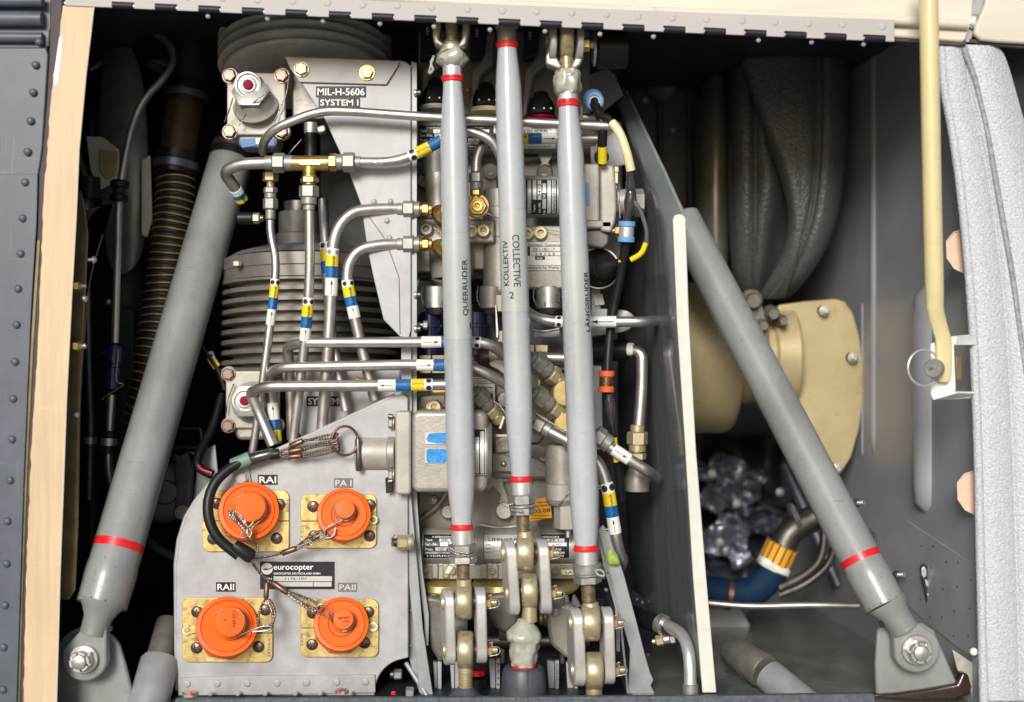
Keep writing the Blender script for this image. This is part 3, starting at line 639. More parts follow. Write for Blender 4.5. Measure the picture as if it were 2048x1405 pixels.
for o_ in [[(1866, 690), (1872, 680), (1900, 674), (1907, 672), (1900, 676), (1896, 690), (1900, 784), (1912, 789), (1890, 796), (1872, 800), (1864, 795)]]:
    PR(t2, 'web', 'white', [(1862, 688), (1892, 676), (1901, 676), (1908, 686), (1912, 780), (1905, 788), (1880, 798), (1866, 797), (1862, 790)], -96, 5, 1.5)
MK('upper_flange', [W(p) for p in [(1892, 676, -96), (1912, 673, -96), (1965, 672, -20), (1965, 690, -20), (1908, 690, -96)]], [(0, 1, 2, 3, 4)], 'white', t2, solid=4)
MK('upper_flange', [W(p) for p in [(1900, 674, -98), (1940, 670, -60), (1975, 668, 0), (1975, 674, 0), (1935, 676, -60), (1902, 680, -98)]], [(0, 1, 2, 3, 4, 5)], 'white', t2, solid=4)
MK('lower_flange', [W(p) for p in [(1866, 798, -98), (1912, 785, -98), (1975, 786, 0), (1975, 792, 0), (1900, 798, -60)]], [(0, 1, 2, 3, 4)], 'white', t2, solid=4)
BX(t2, 'slot', 'olive', 1911, 712, 1925, 762, -88, 4, 4)
FA(t2, 'rivet', 'white', 1897, 728, -97, 6)
t3 = TH('quick_release_pin', 'slotted quick-release pin with a wire ring at the foot of the yellow rod', 'pin', 1870, 740, -130)
LA(t3, 'pin_head', 'nut_grey', (1866, 738, -140), (1880, 737, -112), [(0, 17), (3, 19), (14, 19), (16, 15), (30, 12)], 28)
BX(t3, 'slot', 'steel_dark', 1860, 736, 1873, 739, -141.5, 3, .6)
RING3(t3, 'pull_ring', 'pipe_bright', (1848, 736, -128), 32, 36, 2.2, dz=8, a0=50, a1=318)
# ================================================================= big grey struts
def strut(label, p0, p1, r, vband, u0, eye, g):
    """p0 lower end, p1 upper end"""
    t = TH('strut', label, 'strut', *p0, group='grey diagonal mount struts')
    A, B = W(p0), W(p1); L = (B-A).length/S/K(p0[2])
    LA(t, 'tube', 'strut_paint', p0, p1, [(0, r*0.96), (1.5, r*1.0), (46, r*1.015), (52, r*1.03), (78, r*1.03), (84, r), (L, r)], 48, bevel=0)
    return t, A, B
t, A, B = strut('thick grey strut with a red band leaning right on the left side', (203, 1212, 10), (462, 320, 420), 50, 0, 0, 0, 0)
ax = (B-A).normalized()
C0 = A.lerp(B, 0.108); MK('red_band', *g_lathe(C0, ax, [(0, 50*S), (0, 50.6*S), (17*S, 50.6*S), (17*S, 50*S)], 48, closed=False), 'red', t)
C1 = B-ax*8*S
chips(t, A, ax, 51.2*S, [(4, -38, 2.2), (3, -20, 1.6), (5, -4, 2.6), (3, 12, 1.5), (6, 24, 2.2), (4, 36, 3), (14, 30, 1.4), (30, 12, 1.6), (44, -6, 1.6), (60, 8, 1.2), (88, 20, 2.2), (52, -30, 1.3), (70, 40, 1.5)])
chips(t, A, ax, 50.4*S, [(230, 10, 1.6), (330, -20, 1.3), (420, 24, 1.7), (520, 5, 1.2), (600, 30, 1.5), (700, -10, 1.3), (180, -26, 2)])
chips(t, A, ax, 50.3*S, [(236, -6, 6), (240, 0, 4)], 'plate_grey')
MK('rubber_collar', *g_lathe(C1, ax, [(0, 46*S), (4*S, 52*S), (22*S, 52*S), (24*S, 50*S), (40*S, 50*S), (44*S, 52*S), (60*S, 50*S)], 36), 'rubber', t)
MK('clamp_band', *g_lathe(C1+ax*23*S, ax, [(0, 52*S), (1*S, 53*S), (16*S, 53*S), (17*S, 52*S)], 36), 'steel_dark', t)
MK('upper_tube', *g_lathe(C1+ax*55*S, ax, [(0, 44*S), (260*S, 44*S)], 30), 'label_black', t)
# neck and lug of the left strut
def lug(t, neck, eye, r, d0, m='strut_paint', w0=34):
    nx, ny = neck; ex, ey = eye; a = math.atan2(ey-ny, ex-nx); L = math.hypot(ex-nx, ey-ny); al = math.acos(min(1, (r*.96)/L)) if L > r else .6
    pts = [(nx+w0*math.sin(a), ny-w0*math.cos(a))]
    a0 = a+math.pi-1.75; 
    for i in range(17):
        q = a-1.75+3.5*i/16; pts.append((ex+r*math.cos(q), ey+r*math.sin(q)))
    pts.append((nx-w0*math.sin(a), ny+w0*math.cos(a)))
    return PR(t, 'lug', m, pts, d0, 26, 5, 3)
LA(t, 'end_cone', 'strut_paint', (207, 1200, 6), (186, 1270, -10), [(0, 47), (8, 44), (20, 36), (36, 28), (70, 26)], 36)
lug(t, (202, 1236), (168, 1318), 46, -20, w0=11)
LA(t, 'pin_slot', 'ink', (222, 1252, -16), (222, 1262, -16), [(0, 4), (10, 4)], 12)
FA(t, 'castle', 'steel', 168, 1318, -24, 23, rot=.3)
t = TH('strut_bracket', 'rounded grey bracket plate holding the foot of the left strut', 'bracket', 190, 1390, 20)
PR(t, 'bracket_plate', 'strut_paint', [(100, 1420)]+[(108, 1330)]+arc(176, 1330, 72, 190, 330, 12, 76)+[(250, 1330), (262, 1380), (268, 1425)], 24, 14, 4)
LA(t, 'boss', 'strut_paint', (168, 1318, 24), (168, 1318, 0), [(0, 40), (26, 38)], 36)
t, A, B = strut('thick grey strut with a red band leaning left on the right side', (1770, 1212, 0), (1364, 438, 385), 42, 0, 0, 0, 0)
ax = (B-A).normalized(); C0 = A.lerp(B, 0.098)
MK('red_band', *g_lathe(C0, ax, [(0, 42*S), (0, 42.6*S), (14*S, 42.6*S), (14*S, 42*S)], 48, closed=False), 'red', t)
MK('upper_rod_end', *g_lathe(B, ax, [(-4*S, 36*S), (6*S, 14*S), (150*S, 12*S)], 24), 'strut_paint', t)
chips(t, A, ax, 43.2*S, [(3, -30, 2.2), (4, -12, 1.6), (3, 5, 2.4), (5, 20, 1.6), (4, 32, 2.4), (30, 14, 1.6), (48, -20, 2.2), (56, -26, 1.8), (64, -10, 1.3)])
chips(t, A, ax, 42.4*S, [(180, 10, 1.6), (290, -14, 1.5), (330, 12, 1.3), (470, -20, 1.6), (560, 16, 1.4), (700, 0, 1.4)])
LA(t, 'end_cone', 'strut_paint', (1772, 1204, 2), (1808, 1258, -12), [(0, 41), (8, 39), (20, 33), (36, 29), (66, 28)], 36)
lug(t, (1796, 1230), (1834, 1300), 47, -22, w0=11)
LA(t, 'pin_slot', 'ink', (1761, 1244, -14), (1766, 1258, -14), [(0, 4), (12, 4)], 12)
FA(t, 'castle', 'steel', 1833, 1300, -26, 24, rot=.1)
t = TH('strut_bracket', 'triangular grey bracket plate holding the foot of the right strut', 'bracket', 1830, 1390, 20)
PR(t, 'bracket_plate', 'strut_paint', [(1756, 1262), (1765, 1250), (1810, 1246), (1845, 1248), (1868, 1262), (1885, 1300), (1915, 1368), (1850, 1380), (1790, 1388), (1753, 1390), (1751, 1330)], 22, 14, 4)
LA(t, 'boss', 'strut_paint', (1833, 1300, 22), (1833, 1300, 0), [(0, 40), (26, 38)], 36)
t = TH('sealant_bead', 'glossy dark brown sealant smear under the right bracket', 'sealant', 1860, 1395, 10)
V, F = g_prism([(1740, 1391), (1790, 1389), (1850, 1381), (1915, 1369), (1925, 1345), (1938, 1350), (1944, 1375), (1940, 1392), (1900, 1402), (1830, 1404), (1780, 1400)], 12, 22)
MK('smear', V, F, 'brown_sealant', t, bevel=5, seg=3)
PR(t, 'wall_step', 'sealant', [(1905, 1300), (1960, 1335), (1966, 1410), (1945, 1408), (1940, 1370), (1915, 1340)], 30, 10, 2)
# floor tube at the left bottom, floor tube at right bottom
t = TH('drain_tube', 'worn pale tube stub standing at the bottom left beside the connector panel', 'tube', 300, 1400, 60)
LA(t, 'tube', 'plate_grey', (282, 1460, 0), (318, 1330, 90), [(0, 42), (60, 41), (146, 40), (152, 37), (154, 28)], 36)
LA(t, 'inner_tube', 'cast_dark', (316, 1340, 85), (334, 1262, 150), [(0, 30), (26, 29), (110, 26)], 28)
t = TH('drain_tube', 'worn dark and pale tube lying on the floor between divider and right strut', 'tube', 1550, 1380, 40)
LA(t, 'tube', 'plate_grey', (1640, 1440, -10), (1500, 1318, 150), [(0, 38), (120, 35), (150, 34)], 32)
LA(t, 'sleeve', 'cast_dark', (1530, 1344, 118), (1440, 1285, 230), [(0, 33), (4, 35), (96, 30), (100, 28)], 32)

# ================================================================= left background
t = TH('ducting_hose', 'black ribbed hose with gold spiral wire behind the left strut', 'hose', 300, 820, 300)
hp = smoothpath([(352, 330, 420), (349, 420, 400), (338, 520, 370), (322, 640, 340), (303, 760, 320), (288, 860, 310)], 16)
Q = [hp[0]]
for q in hp[1:]:
    n_ = max(1, int((q-Q[-1]).length/(2.2*S))); s0 = Q[-1]
    for j in range(1, n_+1): Q.append(s0.lerp(q, j/n_))
LL = 0; rad = []
for i, p in enumerate(Q):
    if i: LL += (p-Q[i-1]).length/S
    rad.append((38*K(340)+2.2*math.cos(2*math.pi*LL/18.5))*S)
MK('hose', *g_tube(Q, rad, 30), 'hose_dark', t, ang=80)
LL = 0; rings = []; nx = 0
for i, p in enumerate(Q[:-1]):
    if i: LL += (p-Q[i-1]).length/S
    if LL >= nx and i > 2:
        nx += 18.5; tq = (Q[i+1]-Q[i-1]).normalized(); f, s = frame(tq); ph = 0
        pts_ = [p+tq*S*(2.5*math.sin(a*2+nx)+(3.0*math.cos(a)))+(f*math.cos(a)+s*math.sin(a))*(39.5*K(340)+1.4)*S for a in [2*math.pi*j/30 for j in range(31)]]
        rings.append(pts_)
for pts_ in rings: MK('spiral_wire', *g_tube(pts_, 1.5*S, 6, cap=False), 'hose_wire', t, ang=80)
t = TH('hose_coupling', 'dark brown duct with black cuffs and grey clamp above the ribbed hose', 'duct', 355, 330, 420)
LA(t, 'cuff', 'rubber', (350, 352, 410), (372, 190, 430), [(0, 40), (3, 44), (26, 44), (28, 42), (48, 42), (50, 36)], 36)
LA(t, 'clamp_band', 'gear_grey', (351.5, 341, 410), (372, 190, 430), [(0, 44.5), (1, 46), (15, 46), (16, 44.5)], 36)
LA(t, 'duct', 'hose_brown', (355, 320, 420), (372, 190, 430), [(0, 36), (140, 38)], 30)
LA(t, 'cuff', 'rubber', (370, 208, 428), (384, 100, 440), [(0, 42), (20, 44), (44, 42)], 30)
LA(t, 'clamp_band', 'gear_grey', (371.5, 200, 428), (384, 100, 440), [(0, 44), (1, 45.5), (13, 45.5), (14, 44)], 30)
LA(t, 'upper_duct', 'hose_brown', (376, 170, 434), (392, 20, 460), [(0, 36), (190, 38)], 30)
t = TH('conduit', 'thin bright conduit tube curving down behind the left frame', 'tube', 232, 700, 200)
c = TU(t, 'tube', 'pipe', [(262, 40, 330), (300, 60, 330), (345, 90, 320, 40), (346, 140, 300, 60), (270, 215, 260, 90), (238, 380, 220), (234, 540, 200), (230, 686, 200)], 7.5, R=60)
LA(t, 'grommet', 'rubber', (240, 362, 215), (237, 405, 212), [(0, 16), (4, 19), (13, 18), (16, 12), (26, 12), (30, 18), (38, 19), (42, 15)], 24)
LA(t, 'coupling', 'navy', (230, 690, 195), (224, 790, 195), [(0, 12), (3, 18), (36, 18), (38, 15), (44, 15), (46, 18), (88, 18), (90, 12)], 24)
TU(t, 'tube', 'pipe', [(223, 790, 195), (219, 870, 195, 40), (216, 930, 195, 60), (226, 990, 210)], 8.5, R=50)
LA(t, 'grommet', 'rubber', (220, 862, 190), (216, 910, 190), [(0, 14), (2, 18), (12, 18), (13, 15), (30, 15), (31, 18), (44, 18), (45, 14)], 24)
LA(t, 'clamp_band', 'steel', (218.7, 876, 190), (216, 910, 190), [(0, 16.5), (15, 16.5)], 24)
TWIST(t, [(205, 706, 185), (235, 700, 172), (232, 760, 170), (246, 770, 176), (212, 792, 182), (204, 800, 185)])
t = TH('conduit', 'second dim conduit tube low behind the tan tape with a steel clip', 'tube', 180, 900, 240)
TU(t, 'tube', 'steel_dark', [(150, 300, 330), (172, 360, 320), (176, 700, 300), (182, 860, 260), (178, 1000, 260)], 8)
LA(t, 'clip', 'steel', (181, 874, 250), (180, 900, 250), [(0, 12), (14, 12)], 20)
LA(t, 'clip', 'rubber', (178, 355, 310), (178, 400, 310), [(0, 22), (44, 22)], 20)
t = TH('conduit', 'blurred pale pipe ends in the dark at the top left', 'tube', 300, 120, 500)
TU(t, 'tube', 'steel', [(180, 140, 560), (220, 116, 560), (224, 122, 560)], 8); TU(t, 'tube', 'steel', [(262, 97, 560), (300, 116, 560), (352, 140, 560), (356, 150, 560)], 8)
TU(t, 'tube', 'steel', [(262, 106, 600), (300, 132, 600), (348, 156, 600)], 8); TU(t, 'tube', 'steel_dark', [(176, 225, 500), (195, 240, 500), (205, 262, 500), (220, 275, 500)], 6)
t = TH('gearbox_cover', 'blurred dark gearbox casing with a pale yellow tag deep on the left', 'casing', 230, 500, 600)
SHEET(t, 'casing', 'duct_metal', [[(205, 60, 470), (190, 260, 430), (200, 420, 400), (215, 560, 430)], [(245, 60, 430), (240, 260, 385), (250, 420, 370), (255, 560, 400)], [(285, 120, 450), (300, 260, 420), (300, 400, 400), (290, 520, 420)]], 6, 2)
PR(t, 'tag', 'cream', [(172, 272), (205, 274), (238, 300), (238, 360), (200, 380), (180, 340)], 350, 4, 2)
PR(t, 'tag', 'yellow_metal', [(198, 300), (236, 304), (232, 352), (212, 360), (198, 340)], 344, 4, 2)
PR(t, 'highlight_strip', 'cream', [(282, 320), (300, 310), (304, 440), (294, 476), (282, 470)], 372, 6, 3)  # cream strip stands in for a vertical highlight on the casing
SHEET(t, 'casing', 'wall_dark', [[(170, 440, 520), (172, 700, 520), (170, 1000, 520)], [(215, 420, 480), (240, 700, 470), (240, 1000, 480)], [(300, 520, 520), (290, 700, 520), (260, 1000, 520)]], 6, 2)
t = TH('gearbox_housing', 'dark grey box housing deep behind the left strut', 'housing', 260, 640, 480)
PR(t, 'housing', 'rubber_grey', [(236, 610), (268, 620), (268, 860), (236, 860)], 440, 40, 6)
for u, v in ((216, 604), (180, 794)): FA(t, 'dome', 'steel', u, v, 380, 7)
t = TH('pump', 'dark round pump housing behind the left strut beside the connector panel', 'pump', 345, 1030, 260)
LA(t, 'body', 'cast_dark', (330, 985, 300), (331, 985, 200), [(0, 60), (6, 56), (16, 40)], 36); LA(t, 'hub', 'rubber_grey', (330, 985, 290), (331, 985, 200), [(0, 26), (30, 22)], 24)
PR(t, 'bracket', 'rubber_grey', [(350, 915), (375, 905), (386, 940), (380, 1020), (376, 1040), (350, 1040)], 270, 12, 3)
LA(t, 'cap', 'cast_dark', (364, 1025, 262), (364, 1025, 200), [(0, 16), (8, 14)], 20)
for u, v in ((352, 916),): FA(t, 'bolt', 'copper', u, v, 262, 6)
t = TH('support_loop', 'dim grey bracket loop behind the left strut', 'bracket', 380, 870, 300)
TU(t, 'arm', 'gear_grey', [(330, 857, 330), (402, 857, 320, 10), (404, 896, 320), (330, 896, 330)], 3)
RING3(t, 'eye', 'steel_dark', (380, 915, 290), 10, 10, 3)
t = TH('electric_cable', 'black cable with a red tracer looping behind the left panel edge', 'cable', 400, 940, 250)
TU(t, 'cable', 'rubber', [(444, 790, 340), (425, 860, 300, 40), (398, 905, 260, 30), (392, 935, 240, 20), (425, 950, 240)], 9, R=30)
TU(t, 'tracer', 'red', [(396, 930, 229), (404, 940, 229), (424, 946, 229)], 2.0, R=6)
t = TH('structure_web', 'pale grey web seen behind the cable left of the connector panel', 'panel', 410, 930, 300)
PR(t, 'web', 'plate', [(398, 905), (430, 890), (440, 990), (395, 1060), (385, 1010)], 300, 5, 1)
t = TH('electric_cable', 'faint black cable sagging behind the left strut', 'cable', 330, 1110, 200)
TU(t, 'cable', 'rubber_grey', [(280, 1060, 260), (310, 1098, 240, 40), (352, 1116, 230), (380, 1125, 230)], 8, R=30)
t = TH('marker_tag', 'small yellow and white flag on a cable in the dark beside the left strut', 'tag', 425, 720, 330)
PR(t, 'tag', 'white', [(410, 706), (425, 702), (431, 718), (418, 728)], 320, 3, 1); PR(t, 'tag', 'yellow', [(418, 727), (431, 717), (440, 730), (428, 740)], 320, 3, 1)
TU(t, 'cable', 'rubber', [(400, 690, 325), (420, 715, 325), (440, 745, 325), (450, 780, 325)], 6)
V, F = disc(); MK('dot_mark', [W(421+x*4, 712+y*4, 319) for x, y in V], F, 'ink', t)

# ================================================================= right background
t = TH('intake_boot', 'black stitched fabric boot folded at the engine intake', 'boot', 1560, 570, 560)
fw_ = None
def colsheet(name, cols): SHEET(t, name, 'boot_fabric', [[(u, v, d) for u, v, d in zip(us, VS, ds)] for us, ds in cols], 5, 2)
VS = (50, 130, 210, 290, 370, 440, 510, 565, 600)
def dd(b, *e): return [b+x for x in (e or (0,)*9)]
Z = (10, 0, -6, -10, -10, -4, 14, 60, 120)
colsheet('inner_panel', [((1462, 1459, 1457, 1456, 1456, 1457, 1460, 1466, 1474), dd(690, *Z)), ((1472, 1468, 1466, 1465, 1465, 1466, 1469, 1475, 1484), dd(630, *Z)), ((1490, 1488, 1487, 1487, 1487, 1488, 1490, 1492, 1498), dd(612, *Z)),
  ((1502, 1502, 1502, 1502, 1502, 1502, 1503, 1503, 1506), dd(608, *Z)), ((1508, 1508, 1509, 1510, 1510, 1510, 1509, 1508, 1510), dd(622, *Z)), ((1514, 1515, 1517, 1518, 1518, 1517, 1515, 1513, 1514), dd(610, *Z)),
  ((1520, 1526, 1532, 1538, 1546, 1540, 1530, 1520, 1520), (620, 612, 604, 594, 575, 600, 624, 670, 740)), ((1530, 1540, 1550, 1560, 1572, 1560, 1548, 1530, 1526), (650, 640, 630, 625, 600, 680, 690, 700, 760)), ((1545, 1560, 1580, 1600, 1606, 1600, 1580, 1550, 1536), dd(690, *Z))])
E0 = (1462, 1482, 1508, 1536, 1566, 1580, 1566, 1532, 1512)
colsheet('outer_flap', [(tuple(x+6 for x in E0), dd(600, *Z)), (E0, dd(570, *Z)), (tuple(x+7 for x in E0), dd(548, *Z)), (tuple(x+(1618-x)*.35 for x in E0), dd(532, 6, 4, 2, -8, -14, -4, 10, 60, 130)), (tuple(x+(1622-x)*.72 for x in (1470, 1488, 1512, 1540, 1568, 1576, 1556, 1530, 1512)), dd(526, 4, 0, -4, -6, -2, 0, 14, 60, 130)),
  ((1624, 1626, 1627, 1626, 1622, 1612, 1586, 1554, 1528), dd(528, *Z)), ((1630, 1632, 1633, 1632, 1628, 1618, 1592, 1560, 1534), dd(540, *Z)), ((1638, 1640, 1641, 1640, 1635, 1625, 1600, 1568, 1540), dd(526, *Z)), ((1646, 1648, 1649, 1648, 1642, 1632, 1608, 1575, 1546), dd(540, *Z)),
  ((1654, 1656, 1657, 1656, 1650, 1640, 1616, 1582, 1552), dd(528, *Z)), ((1676, 1680, 1682, 1680, 1674, 1662, 1636, 1600, 1566), dd(540, *Z)), ((1688, 1692, 1694, 1692, 1686, 1673, 1646, 1608, 1572), dd(570, *Z)), ((1690, 1695, 1697, 1695, 1689, 1676, 1649, 1610, 1574), dd(640, *Z))])
st = []
def stitches(line, n_, off=0):
    P = smoothpath(line, 14)
    for i in range(0, len(P)-1, 2):
        st.append(g_tube([P[i], P[i].lerp(P[i+1], .9)], 1.3*S, 5))
for off_, dz in ((0, 516), (13, 516)):
    stitches([(u+off_-(3 if off_ else 1), v, dz+z) for u, v, z in zip((1632, 1634, 1635, 1634, 1630, 1620, 1595, 1564), VS, Z)], 0)
for u in (1498, 1514): stitches([(u, v, 598+z) for v, z in zip(VS[1:7], Z[1:7])], 0)
MK('stitching', *J(st), 'rubber_grey', t)['kind'] = 'stuff'
t = TH('intake_ring', 'dull metallic intake ring left of the fabric boot', 'ring', 1430, 570, 680)
SHEET(t, 'ring', 'duct_metal', [[(1405, 130, 860), (1392, 230, 800), (1390, 400, 780), (1398, 600, 800)], [(1420, 120, 780), (1405, 230, 740), (1402, 400, 720), (1408, 600, 740)], [(1440, 125, 740), (1436, 230, 690), (1436, 400, 680), (1440, 600, 700)],
      [(1456, 150, 800), (1458, 230, 740), (1458, 400, 730), (1458, 600, 760)]], 6, 2)
t = TH('duct_elbow', 'blurred bluish metal duct elbow in the dark above the intake ring', 'duct', 1400, 160, 900)
LA(t, 'elbow', 'plate', (1375, 165, 980), (1405, 50, 960), [(0, 22), (40, 30), (120, 32)], 24); LA(t, 'elbow', 'plate', (1432, 110, 940), (1428, 40, 940), [(0, 26), (80, 34)], 24)
LA(t, 'fitting', 'steel', (1448, 150, 760), (1452, 122, 760), [(0, 5), (14, 8), (30, 7)], 12)
t = TH('engine_duct', 'large pale yellow duct with neck and round flange behind the right strut', 'duct', 1560, 800, 720)
LA(t, 'drum', 'yellow_metal', (1280, 716, 680), (1460, 716, 680), [(0, 150), (160, 150), (172, 147), (180, 140), (185, 128), (188, 96)], 64)
LA(t, 'neck', 'yellow_metal', (1450, 716, 640), (1640, 712, 660), [(0, 92), (84, 92), (86, 87), (118, 88), (124, 84)], 56)
LA(t, 'clamp_band', 'yellow_metal', (1536, 714, 636), (1640, 712, 636), [(0, 92), (4, 97), (44, 98), (50, 93)], 56)
V, F = g_prism([(1528, 640), (1560, 610), (1610, 603), (1670, 598), (1690, 603), (1706, 625), (1719, 670), (1727, 730), (1727, 800), (1719, 860), (1703, 915), (1676, 957), (1640, 940), (1600, 900), (1566, 850), (1545, 780), (1530, 700)], 590, 14)
MK('flange', V, F, 'yellow_metal', t, bevel=5, seg=3)
for u, v in ((1645, 620), (1702, 714), (1670, 935)):
    LA(t, 'stud', 'steel_dark', (u-4, v, 586), (u+14, v+3, 550), [(0, 8), (4, 9), (10, 7), (16, 6)], 16); FA(t, 'nut', 'steel', u+4, v+2, 572, 9)

t = TH('clamp_fitting', 'dark clamp hardware on top of the yellow duct neck', 'clamp', 1540, 640, 640)
for u, v, r_ in ((1500, 600, 22), (1540, 626, 16), (1520, 650, 14), (1560, 640, 12)): LA(t, 'nut', 'cast_dark', (u, v, 540), (u+6, v+2, 500), [(0, r_), (20, r_), (26, r_*.7), (44, r_*.6)], 12)
PR(t, 'strap', 'steel_dark', [(1486, 585), (1512, 578), (1535, 640), (1540, 690), (1524, 700), (1500, 640)], 520, 10, 2)
t = TH('engine_block', 'blurred bluish metal engine castings low behind the divider', 'engine', 1480, 1100, 1000)
def crumple(t, name, m, u0, v0, u1, v1, d, amp, n, seed):
    cols = [[(u0+(u1-u0)*i/n+46*noise.noise(Vector((i*.33, j*.33, seed+5)))+14*noise.noise(Vector((i*.9, j*.9, seed+5))), v0+(v1-v0)*j/n+46*noise.noise(Vector((i*.33, j*.33, seed+9)))+14*noise.noise(Vector((i*.9, j*.9, seed+2))),
              d+amp*noise.noise(Vector((i*.55, j*.55, seed)))+amp*.6*noise.noise(Vector((i*1.4, j*1.4, seed)))) for j in range(n+1)] for i in range(n+1)]
    return SHEET(t, name, m, cols, 4, 1)
crumple(t, 'foil_wrap', 'foil_silver', 1396, 925, 1520, 1010, 1050, 190, 12, 1.3); crumple(t, 'foil_wrap', 'gear_grey', 1430, 990, 1600, 1060, 1100, 160, 12, 4.1)
crumple(t, 'foil_wrap', 'foil_silver', 1400, 1040, 1500, 1120, 1060, 200, 10, 7.7); crumple(t, 'foil_wrap', 'gear_grey', 1390, 1090, 1520, 1180, 1140, 120, 10, 2.2); crumple(t, 'foil_wrap', 'wall_dark', 1360, 870, 1660, 1220, 1240, 120, 8, 9.2)
for u, v in ((1474, 1008), (1440, 1085), (1560, 985), (1424, 948)): FA(t, 'nut', 'steel', u, v, 960, 7)
random.seed(7)
LA(t, 'shaft', 'gear_grey', (1570, 930, 900), (1640, 1090, 800), [(0, 12), (260, 12)], 14)
t = TH('coolant_hose', 'dark blue hose with a yellow crimped end and metal elbow behind the right strut', 'hose', 1500, 1180, 500)
TU(t, 'hose', 'hose_blue', [(1558, 1118, 520), (1536, 1160, 520, 60), (1495, 1192, 520, 50), (1400, 1180, 540)], 30, R=60)
LA(t, 'crimp_collar', 'amber', (1548, 1130, 512), (1568, 1088, 512), [(0, 31), (2, 33), (40, 33), (42, 30)], 30)
for a in range(0, 360, 24):
    A_, B_ = W(1548, 1130, 512), W(1568, 1088, 512); axx = (B_-A_).normalized(); f, s = frame(axx)
    o_ = (f*math.cos(math.radians(a))+s*math.sin(math.radians(a)))*33.4*K(512)*S; MK('crimp_groove', *g_tube([A_+o_+axx*6*S, B_+o_-axx*2*S], 2.3*S, 6), 'copper', t)
LA(t, 'frayed_end', 'white', (1543, 1140, 512), (1568, 1088, 512), [(0, 30), (3, 34), (14, 34.5), (18, 32)], 30, lump=.12)
TU(t, 'elbow', 'steel_dark', [(1566, 1092, 515), (1580, 1062, 515, 40), (1640, 1030, 520)], 27, R=50)
for q in (.2,): LA(t, 'elbow_ring', 'steel', (1578+q*30, 1038-q*12, 505), (1610+q*20, 1026-q*8, 505), [(0, 26), (5, 29), (10, 26)], 26)
LA(t, 'band', 'copper', (1462, 1190, 520), (1400, 1183, 520), [(0, 31), (10, 31)], 24)
t = TH('braided_line', 'grey braided line under the right strut', 'pipe', 1620, 1150, 480)
TU(t, 'line', 'steel_dark', [(1560, 1176, 500), (1610, 1152, 480, 40), (1645, 1120, 470), (1650, 1050, 480)], 9, R=40); TU(t, 'line', 'steel_dark', [(1560, 1190, 510), (1615, 1168, 490, 40), (1665, 1125, 480), (1672, 1060, 480)], 8, R=40)
t = TH('fuel_line', 'thin pale tube crossing the right floor from divider to strut', 'pipe', 1570, 1212, 350)
TU(t, 'line', 'pipe', [(1416, 1206, 400), (1500, 1214, 380, 60), (1620, 1210, 370, 60), (1718, 1212, 360)], 6.5, R=60)
for i, (u, v) in enumerate(((1722, 1006), (1802, 1150))):
    t = TH('wall_stud', ['upper', 'lower'][i]+' small bright stud on the dark wall beside the right strut', 'stud', u, v, 330, 'studs on the right wall')
    STK(t, (u-12, v, 330), (u+12, v, 300), [('nut', 'hex', 10, 9, 'steel_dark'), ('thread', 'thr', 14, 5, 'steel')], 14)
t = TH('cable_clip', 'dark clip ring below the yellow flange beside the strut', 'clip', 1738, 1080, 380)
RING3(t, 'clip', 'steel_dark', (1738, 1078, 380), 12, 16, 3)
t = TH('light_gap_sheet', 'blurred pale foil sheet low behind the thin crossing tube', 'panel', 1460, 1260, 560)
PR(t, 'foil', 'plate', [(1410, 1218), (1480, 1216), (1500, 1250), (1496, 1276), (1420, 1290)], 700, 6, 3)  # pale colour stands in for light showing through a gap

t = TH('firewall', 'dim dark firewall sheet with vertical ribs behind the divider top', 'panel', 1320, 420, 880)
BX(t, 'sheet', 'rubber_grey', 1236, -80, 1400, 520, 900, 8, 2)
for u in (1262, 1318, 1376): MK('rib', *g_tube([W(u, -60, 892), W(u+4, 500, 892)], 9*S, 12), 'rubber_grey', t)
for u, v in ((1288, 130), (1290, 200), (1345, 110), (1345, 260)): FA(t, 'dome', 'steel', u, v, 890, 6)
LA(t, 'round_cover', 'rubber_grey', (1322, 168, 880), (1322, 168, 800), [(0, 34), (10, 32), (14, 20)], 30)
# ================================================================= finned canisters
def canister(label, u, v0, v1, r, d, n, tilt, m='fin_shaded'):
    t = TH('hydraulic_reservoir', label, 'reservoir', u, v1, d, 'finned hydraulic reservoirs')
    H = (v1-v0); prof = []; st_ = H/n
    fw = .45 if m == 'fin_shaded' else .25
    for i in range(n):
        h = i*st_; g_ = .84 if m != 'fin_shaded' else .88; prof += [(h, r*g_), (h+st_*(.80-fw), r*g_), (h+st_*(.90-fw), r*.985), (h+st_*(.93-fw), r), (h+st_*.88, r*1.0), (h+st_*.92, r*.985), (h+st_*.99, r*g_)]
    LA(t, 'finned_body', m, (u, v1, d), (u, v0, d+H*tilt), [(0, r*.86)]+prof+[(H, r*.9)], 72)
    return t
t = canister('upper finned round reservoir partly hidden by the door hinge', 612, -80, 152, 172, 330, 12, .24, 'fin_lifted')
LA(t, 'base_rim', 'fin_lifted', (612, 160, 328), (612, 40, 357), [(0, 150), (3, 162), (9, 163), (12, 150)], 72)
BX(t, 'base_block', 'cast', 584, 150, 648, 238, 165, 60, 4, 3); STK(t, (622, 246, 150), (622, 330, 150), [('hose_collar', 'cyl', 22, 14, 'steel'), ('black_hose', 'cyl', 50, 13, 'rubber')]); STK(t, (636, 262, 145), (660, 256, 145), [('clamp_screw', 'hex', 16, 9, 'steel')])
TWIST(t, [(578, 308, 100), (590, 294, 104), (603, 280, 110)], 1)
t = canister('lower finned round reservoir behind the steel pipes', 622, 566, 742, 176, 400, 9, .06)
LA(t, 'top_rim', 'fin_shaded', (622, 572, 400), (622, 400, 410), [(0, 160), (2, 172), (22, 172), (24, 174), (46, 174), (48, 168)], 72)
